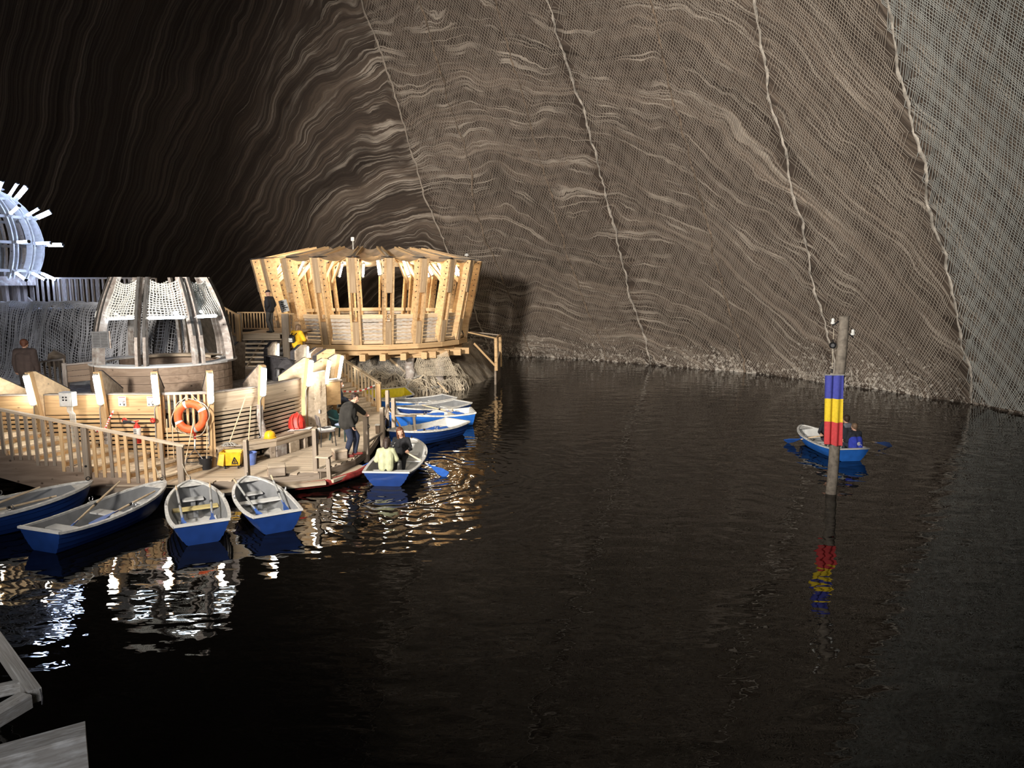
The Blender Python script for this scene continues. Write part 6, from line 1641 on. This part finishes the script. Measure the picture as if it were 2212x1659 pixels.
    cap(hp_(-.018, .055, -.085), hp_(.018, .055, -.085), .032, .032, SK); cap(hp_(0, .092, .008), hp_(0, .112, -.028), .010, .0155, SK)
    cap(hp_(-.038, .082, .026), hp_(.038, .082, .026), .014, .014, SK); cap(hp_(-.018, .094, -.058), hp_(.018, .094, -.058), .009, .009, SK)
    for s in (-1, 1): cap(hp_(.088 * s, -.012, .02), hp_(.090 * s, -.010, -.022), .014, .011, SK); cap(hp_(.042 * s, .055, -.025), hp_(.03 * s, .07, -.03), .032, .022, SK)
    body = fuse('body', P, mats, root, voxel)
    m = MB(); m2 = MB()
    base = WM[root.name]
    for s in (-1, 1):
        m.ball(base @ hp_(.032 * s, .079, .008), .0125 * k, 8, 6); m2.ball(base @ hp_(.032 * s, .0895, .008), .0058 * k, 6, 5)
    m.build('eyes', M_EYE, root, smooth=True); m2.build('irises', M_IRIS, root, smooth=True)
    return root, hp_, k, x, fw, up, J
def hair(root, hp_, k, kind, mat):
    P = []
    def cap(a, b, r0, r1): P.append((tuple(a), tuple(b), r0 * k, r1 * k, 0))
    cap(hp_(0, -.034, .050), hp_(0, .004, .058), .094, .080)
    cap(hp_(0, -.05, .03), hp_(0, -.055, -.01), .078, .068)
    for s in (-1, 1): cap(hp_(.05 * s, -.02, .05), hp_(.066 * s, -.03, .005), .055, .036)
    if kind == 'long':
        for s in (-1, 1):
            cap(hp_(.055 * s, .0, .06), hp_(.082 * s, .005, -.07), .045, .034); cap(hp_(.082 * s, .005, -.07), hp_(.085 * s, .01, -.22), .036, .028)
        cap(hp_(0, -.06, 0), hp_(0, -.085, -.2), .082, .07); cap(hp_(0.0, -.085, -.2), hp_(0, -.09, -.30), .072, .045)
    if kind == 'bob':
        for s in (-1, 1): cap(hp_(.06 * s, -.005, .06), hp_(.08 * s, -.01, -.09), .045, .036)
        cap(hp_(0, -.06, 0), hp_(0, -.07, -.13), .084, .07)
    fuse('hair', P, [mat], root, 0.010, 2)

# --- the boatman on the jetty, one hand on the mooring post
J = dict(STAND); J.update(pel=(0, -.02, .93), chest=(0, .05, 1.27), neck=(0, .12, 1.42), head=(0, .20, 1.555), shR=(.18, .09, 1.36), shL=(-.18, .11, 1.37),
    elR=(.25, .05, 1.10), wrR=(.25, .13, .86), elL=(-.30, .30, 1.20), wrL=(-.42, .42, 1.07), hipR=(.09, -.02, .90), hipL=(-.09, -.02, .90), knR=(.12, .07, .50), anR=(.12, -.06, .09), toR=(.14, .12, .04),
    knL=(-.10, .22, .52), anL=(-.10, .16, .09), toL=(-.12, .34, .04))
mx_ = Pz(757, 986, DZ)
r = person('man in a dark zip jacket and jeans standing at the jetty edge by a post', (mx_.x - 0.05, mx_.y + 0.02, DZ), R(-80), J, cloth('black_softshell', (0.025, 0.023, 0.02)), cloth('dark_denim', (0.02, 0.026, 0.05)), plain('dark_red_trainers', (0.16, 0.02, 0.015), 0.6), face=(0.12, .86, -.45), fat=1.5, loose=0.028, k=1.03, voxel=0.0095, curl=0.7)
hair(r[0], r[1], r[2], 'short', M_HAIRD)
# --- rower facing us
def seat_in(bt, x, y=0.0, z=0.31): p = inb(bt, x, y, z); return p
def loc_of(bt, pw, rzw, p0): 
    return Matrix.Rotation(-rzw, 3, 'Z') @ (Vector(pw) - Vector(p0))
hE_ = math.atan2(WB[bE.name][1][0], WB[bE.name][0][0])
p0 = seat_in(bE, 0.22); rz = hE_ + R(90)                    # facing the stern
J = dict(SIT); wl, wr = loc_of(bE, HR, rz, p0), loc_of(bE, HL, rz, p0)
if wl.x > wr.x: wl, wr = wr, wl
J.update(wrL=wl + Vector((-.0, -.10, .03)), wrR=wr + Vector((0, -.10, .03)), elL=(-.27, .06, .28), elR=(.27, .06, .28), head=(0.02, .12, .77), knR=(.10, .40, .13), knL=(-.13, .38, .10), anR=(.10, .46, -.20), anL=(-.12, .42, -.20), toR=(.11, .62, -.23), toL=(-.13, .58, -.23))
J = {a: tuple(b) for a, b in J.items()}
def pattern_cloth():
    m, nt, b = _nt('black_jacket_with_white_print')
    tc = N(nt, 'ShaderNodeTexCoord'); v = N(nt, 'ShaderNodeTexNoise'); v.inputs['Scale'].default_value = 14; v.inputs['Detail'].default_value = 2; L(nt, tc.outputs['Object'], v.inputs['Vector'])
    rp = ramp(nt, [(0.60, (0.012, 0.012, 0.014)), (0.63, (0.35, 0.34, 0.33))]); L(nt, v.outputs['Fac'], rp.inputs['Fac']); L(nt, rp.outputs['Color'], b.inputs['Base Color']); b.inputs['Roughness'].default_value = 0.9; return m
BLK = cloth('black_cloth', (0.012, 0.012, 0.014))
r = person('long-haired woman in black with patterned sleeves rowing near the jetty', p0, rz, J, BLK, cloth('black_trousers', (0.012, 0.012, 0.013)), plain('black_boots', (0.01, 0.01, 0.01), 0.5), face=(-.35, .85, -.25), k=1.0, fem=True, fat=0.95, sleeve=pattern_cloth(), grip=dict(R=(1, 0, 0), L=(1, 0, 0)), curl=1.5, voxel=0.0095)
hair(r[0], r[1], r[2], 'long', M_HAIRA)
p0 = seat_in(bE, -0.98, 0.12); rz = hE_ - R(90) + R(8)
J = dict(SIT); J.update(elR=(.26, .14, .27), wrR=(.20, .34, .18), elL=(-.25, .12, .26), wrL=(-.14, .34, .20), chest=(0, .08, .42), neck=(0.01, .12, .57), head=(0.02, .19, .71), shR=(.16, .11, .50), shL=(-.16, .11, .50), knR=(.16, .40, .13), knL=(-.10, .40, .13), anR=(.15, .46, -.20), anL=(-.1, .46, -.20), toR=(.16, .6, -.23), toL=(-.1, .6, -.23))
r = person('dark-haired woman in a pale green jacket sitting with her back turned', p0, rz, J, cloth('pale_green_jacket', (0.46, 0.47, 0.29)), BLK, plain('white_trainers', (0.6, 0.6, 0.6), 0.6), face=(.1, .9, -.3), fem=True, loose=0.022, fat=0.9, curl=1.0, voxel=0.0095)
hair(r[0], r[1], r[2], 'bob', M_HAIRD)
# --- the lake boat
hK_ = math.atan2(WB[bK.name][1][0], WB[bK.name][0][0])
NAVY = cloth('black_quilted_jacket', (0.02, 0.022, 0.03)); DJ = cloth('dark_jeans', (0.03, 0.035, 0.05)); BS = plain('dark_shoes', (0.02, 0.02, 0.02), 0.6)
p0 = seat_in(bK, 0.22, -0.16); rz = hK_ + R(90)
J = dict(SIT); wl, wr = loc_of(bK, KR, rz, p0), loc_of(bK, KL, rz, p0)
if wl.x > wr.x: wl, wr = wr, wl
J.update(wrL=wl + Vector((0, -.1, .03)), wrR=wr + Vector((0, -.1, .03)), elL=(-.28, .06, .28), elR=(.28, .06, .28), anR=(.11, .44, -.20), anL=(-.11, .44, -.20), toR=(.12, .6, -.23), toL=(-.12, .6, -.23)); J = {a: tuple(b) for a, b in J.items()}
r = person('person in dark clothes rowing in the lake boat, mostly hidden behind the flag', p0, rz, J, NAVY, DJ, BS, curl=1.5, grip=dict(R=(1, 0, 0), L=(1, 0, 0)), voxel=0.0115); hair(r[0], r[1], r[2], 'short', M_HAIRD)
J = dict(SIT); J.update(anR=(.11, .44, -.20), anL=(-.11, .44, -.20), toR=(.12, .6, -.23), toL=(-.12, .6, -.23))
r = person('man in a black jacket with grey hood seen from behind in the lake boat', seat_in(bK, -0.50, -0.40), hK_ - R(90), dict(J), NAVY, DJ, BS, voxel=0.0115, k=1.02, loose=0.012, fat=1.1); hair(r[0], r[1], r[2], 'short', M_HAIRD)
hp_ = r[1]; P = [(tuple(hp_(-.07, -.10, -.15)), tuple(hp_(.07, -.10, -.15)), .06, .06, 0), (tuple(hp_(-.06, -.12, -.19)), tuple(hp_(.06, -.12, -.19)), .055, .055, 0)]
fuse('hood', P, [cloth('grey_hood', (0.12, 0.13, 0.16))], r[0], 0.012, 2)
r = person('boy in a black jacket and blue life vest at the lake boat stern', seat_in(bK, -1.05, -0.34), hK_ - R(84), dict(J), NAVY, DJ, BS, voxel=0.0115, k=0.86, loose=0.02); hair(r[0], r[1], r[2], 'short', M_HAIRB)
k_ = r[2]; J2 = r[6]; vest = []
for s in (-1, 1): vest.append((tuple(J2['pel'] + r[3] * .075 * s - r[4] * .03), tuple(J2['chest'] + r[3] * .07 * s - r[5] * .10 - r[4] * .03), .142, .142, 0))
vo = fuse('life_vest', vest, [cloth('blue_vest', (0.03, 0.05, 0.4))], r[0], 0.012, 2)
c = J2['pel'].lerp(J2['chest'], .35) - r[4] * .178; MBv = MB(); bM = WM[r[0].name]
MBv.tube([bM @ (c + r[3] * .045 * math.cos(a) + r[5] * .045 * math.sin(a)) for a in np.linspace(0.3, 2 * PI - .6, 14)], 0.009, 5); MBv.tube([bM @ (c + r[3] * .018 * math.cos(a) + r[5] * .018 * math.sin(a)) for a in np.linspace(0, 2 * PI, 10)], 0.008, 5); MBv.tube([bM @ (c + r[3] * .05 - r[5] * .02), bM @ (c + r[3] * .10 - r[5] * .05)], 0.008, 5); MBv.build('vest_emblem', M_WHITEPL, vo)
# --- the man in black on the landing
p0 = Pz(585, 718, 3.065); J = dict(STAND); J.update(elR=(.26, -.08, 1.14), wrR=(.17, .06, .93), elL=(-.26, -.08, 1.14), wrL=(-.17, .06, .93), head=(0, .05, 1.61), knL=(-.11, .06, .5), anL=(-.13, -.10, .09), toL=(-.15, .08, .04))
r = person('man in a black jacket and dark cap standing on the landing below the pavilion', (p0.x, p0.y, 3.065), R(75), J, cloth('black_coat', (0.02, 0.02, 0.024)), cloth('grey_jeans', (0.09, 0.085, 0.08)), BS, face=(0, .97, -.18), fat=1.1, voxel=0.0115, loose=0.02)
P = [(tuple(r[1](0, -.03, .062)), tuple(r[1](0, .005, .066)), .092, .086, 0), (tuple(r[1](-.035, .085, .075)), tuple(r[1](.035, .085, .075)), .018, .018, 0), (tuple(r[1](-.03, .12, .062)), tuple(r[1](.03, .12, .062)), .016, .016, 0)]
fuse('cap', P, [cloth('dark_flat_cap', (0.03, 0.025, 0.025))], r[0], 0.012, 2)
# --- woman in the yellow jacket with a backpack
p0 = Py(643, 760, 26.8); J = dict(STAND); J.update(head=(.03, .07, 1.60), elR=(.27, .10, 1.15), wrR=(.14, .30, 1.10), elL=(-.28, .06, 1.14), wrL=(-.20, .28, 1.02))
r = person('woman in a bright yellow jacket seen from behind, wearing a small backpack', (p0.x, 26.8, UZ), R(-28), J, cloth('bright_yellow_jacket', (0.85, 0.47, 0.02)), cloth('pale_blue_jeans', (0.3, 0.36, 0.5)), BS, fem=True, k=0.97, loose=0.03, voxel=0.0115)
hair(r[0], r[1], r[2], 'bob', M_HAIRB)
base = WM[r[0].name]; J2 = r[6]; bk2 = thing('backpack', 'small black and white patterned backpack on the back of the yellow jacket', 'backpack', base @ (J2['chest'] - r[4] * .24 - r[5] * .1))
c = base @ (J2['chest'] - r[4] * .245 - r[5] * .10 - r[3] * .03); rt = base.to_3x3() @ Matrix((r[3], r[4], r[5])).transposed()
MB().box(c, (0.26, 0.13, 0.30), rt, ch=0.05).build('bag', M_BLACKP, bk2); MB().box(c - rt @ Vector((0.01, 0.07, 0.03)), (0.18, 0.05, 0.15), rt, ch=0.02).build('patterned_pocket', M_WHITEPL, bk2)
m = MB()
for i in range(5): m.box(c - rt @ Vector((-0.06 + 0.03 * i, 0.097, 0.03 + 0.03 * (i % 2))), (0.02, 0.006, 0.03), rt)
m.build('pocket_marks', M_INK, bk2)
for s in (-1, 1): MB().tube([c + rt @ Vector((.08 * s, .05, .13)), c + rt @ Vector((.11 * s, .14, .20)), c + rt @ Vector((.11 * s, .26, .19))], 0.018, 6).build('strap', M_BLACKP, bk2)
# --- the blurred person by the salt rock
p0 = Py(57, 800, 19.0)
r = person('person in a dark brown jacket standing before the white salt net, back to us', (p0.x, 19.0, UZ), R(12), dict(STAND), cloth('dark_brown_jacket', (0.07, 0.05, 0.045)), cloth('brown_trousers', (0.06, 0.05, 0.045)), BS, k=0.99, fat=1.15, loose=0.035, voxel=0.0115)
hair(r[0], r[1], r[2], 'short', plain('reddish_brown_hair', (0.12, 0.045, 0.025), 0.6))
# --- seated person with a white mask by the lit steps
p0 = Py(730, 880, 24.4); p0 = Vector((p0.x, 24.4, DZ + 0.47)); J = dict(SIT); J.update(anR=(.11, .44, -.38), anL=(-.11, .44, -.38), toR=(.12, .6, -.42), toL=(-.12, .6, -.42), wrR=(.10, .34, .2), wrL=(-.10, .34, .2))
r = person('person in a dark blue coat and white face mask seated beyond the cabinet', p0, R(-78), J, cloth('navy_coat', (0.03, 0.04, 0.07)), BLK, BS, voxel=0.0115, loose=0.02)
hair(r[0], r[1], r[2], 'bob', M_HAIRD)
P = [(tuple(r[1](-.02, .088, -.045)), tuple(r[1](.02, .088, -.045)), .036, .036, 0), (tuple(r[1](0, .075, -.075)), tuple(r[1](0, .085, -.03)), .035, .03, 0)]
fuse('face_mask', P, [cloth('white_mask', (0.75, 0.75, 0.75))], r[0], 0.009, 2)
so = thing('stool', 'plain stool under the seated person in the dark blue coat', 'stool', (p0.x, p0.y, DZ))
MB().box((p0.x, p0.y, DZ + .44), (0.36, 0.36, 0.05), ch=0.015).build('seat', GREYWOOD, so)
for s in (-1, 1):
    for q in (-1, 1): plank('leg', (p0.x + .14 * s, p0.y + .14 * q, DZ), (p0.x + .13 * s, p0.y + .13 * q, DZ + .42), 0.04, 0.04, GREYWOOD, so, up=(0, 1, 0))

# ================================================================== flag pole out in the lake
fp = thing('flag_pole', 'round grey timber pole standing in the lake with insulators on iron hooks', 'pole', (7.83, 17.06, 0))
b0 = Pz(1795, 1066, 0.0); t0 = Py(1823, 683, b0.y); pts = [b0 + (b0 - t0) * 0.25] + [b0.lerp(t0, f) + Vector((0.012 * math.sin(f * 9), 0, 0)) for f in np.linspace(0, 1, 12)]
M_POLE = wood('weathered_pole_timber', (0.13, 0.11, 0.09), (0.3, 0.26, 0.21), sx=9.0, sy=9.0)
MB().tube(pts, [0.128] + list(np.linspace(0.125, 0.115, 12)), 18).build('shaft', M_POLE, fp, smooth=True)
M_PORC = plain('white_porcelain', (0.6, 0.6, 0.57), 0.25)
for (u, v, sx) in ((1799, 698, -1), (1842, 722, 1)):
    q = Py(u, v, b0.y); root = Vector((q.x - sx * 0.02, q.y, q.z))
    edge = Py(1812 if sx < 0 else 1834, v - 4 if sx < 0 else v, b0.y)
    pts = [edge, edge + Vector((sx * .06, 0, -.04)), edge + Vector((sx * .11, 0, -.09)), Vector((q.x, q.y, q.z - .06)), Vector((q.x, q.y, q.z + 0.02))]
    MB().tube(pts, 0.016, 7).build('iron_hook', M_IRON, fp, smooth=True)
    MB().lathe([(0.01, -.02), (.045, -.02), (.05, .02), (.032, .04), (.042, .07), (.03, .11), (.01, .12)], q, 14).build('insulator', M_PORC, fp, smooth=True)
pb_ = Py(1799, 746, b0.y - 0.05); hy = thing('halyard', 'black pulley block and thin halyard beside the pole top', 'rope', pb_)
MB().tube([Py(1801, 710, b0.y - .03), Py(1800, 735, b0.y - .05)], 0.008, 6).build('upper_rope', M_ROPE, hy)
MB().tube([pb_ + Vector((0, -.035, 0)), pb_ + Vector((0, .035, 0))], 0.075, 16).build('pulley', M_IRON, hy); MB().tube([pb_ + Vector((-.02, -.045, .0)), pb_ + Vector((-.02, .045, 0))], 0.045, 12).build('pulley_hub', M_STEEL, hy)
MB().tube([pb_ + Vector((0.02, 0, .07)), pb_ + Vector((-0.02, 0, .11)), pb_ + Vector((0.01, 0, .14))], 0.012, 6).build('hook', M_IRON, hy)
MB().tube([pb_ + Vector((0, 0, -.06)), Py(1797, 812, b0.y - 0.10)], 0.007, 6).build('lower_rope', M_ROPE, hy); MB().tube([Py(1797, 797, b0.y - .09), Py(1797, 806, b0.y - .1)], 0.02, 7).build('toggle', M_IRON, hy)
fl = thing('flag', 'vertical tricolour flag, blue over yellow over red, hung before the lake pole', 'flag', Py(1803, 812, b0.y - .2))
c0, c1 = Py(1782, 811, b0.y - 0.17), Py(1823, 811, b0.y - 0.17)
e0, e1 = Py(1781, 959, b0.y - 0.17), Py(1819, 964, b0.y - 0.17)
MB().tube([c0 + Vector((-.01, 0, 0.01)), c1 + Vector((.01, 0, 0.01))], 0.014, 8).build('bar', M_GREYPL, fl)
for nm, ca, f0, f1 in (('blue_stripe', (0.06, 0.07, 0.36), 0, .333), ('yellow_stripe', (0.8, 0.58, 0.03), .333, .667), ('red_stripe', (0.6, 0.06, 0.065), .667, 1)):
    rows = []
    for k in range(15):
        f = f0 + (f1 - f0) * k / 14; row = []
        for j in range(25):
            g = j / 24; p = c0.lerp(e0, f).lerp(c1.lerp(e1, f), g)
            p.y += (0.012 + 0.02 * f) * math.sin(g * 15 + 1.3 * f) + 0.03 * math.exp(-((g - .5 + .1 * f) / .07) ** 2) * (1 - f * .6); p.z -= 0.012 * math.sin(g * 9 + 2) * f
            row.append(p)
        rows.append(row)
    m = MB(); m.grid(rows); m.build(nm, plain(nm + '_cloth', ca, 0.8, var=0.06, scale=20), fl, smooth=True, kind=None)

# ================================================================== frosted timber ends near the camera
def near_beam(u0, v0, u1, v1, y0, y1, w, h, name, lab, parent=None):
    return plank(name, Py(u0, v0, y0), Py(u1, v1, y1), w, h, FROSTWOOD, parent, label=None)
nr = thing('timber_frame', 'salt-frosted timber frame corner at the near edge of the lake', 'frame', (-5, 7, 1.8))
K0 = Py(78, 1512, 7.2); zt_ = K0.z
M_NEARW = wood('salt_furred_timber', (0.3, 0.28, 0.25), (0.52, 0.5, 0.46), frost=0.4)
A_ = Pz(-16, 1372, zt_); B_ = Pz(76, 1503, zt_)
plank('long_beam', A_ + (A_ - B_) * 0.8, B_, 0.13, 0.16, M_NEARW, nr)
C_ = Pz(-60, 1580, zt_); plank('cross_beam', C_, B_ + Vector((-.05, -.08, 0)), 0.19, 0.16, M_NEARW, nr)
D_ = Pz(-40, 1500, zt_ - .02); plank('spacer', D_, Pz(62, 1478, zt_ - .02), 0.09, 0.13, M_NEARW, nr)
MB().tube([B_ + Vector((0.06, 0, 0.08)), B_ + Vector((0.075, 0, -0.02)), B_ + Vector((0.065, 0, -.1))], 0.008, 6).build('wire_end', M_STEEL, nr)
nb_ = thing('timber_beam', 'thick frosted beam end poking over the water at the bottom frame edge', 'beam', (-3.6, 5.0, 2.2))
z2 = Py(190, 1606, 5.6).z
A_ = Pz(-20, 1672, z2); B_ = Pz(188, 1612, z2)
plank('beam', A_ + (A_ - B_) * 0.6, B_, 0.24, 0.34, M_NEARW, nb_)
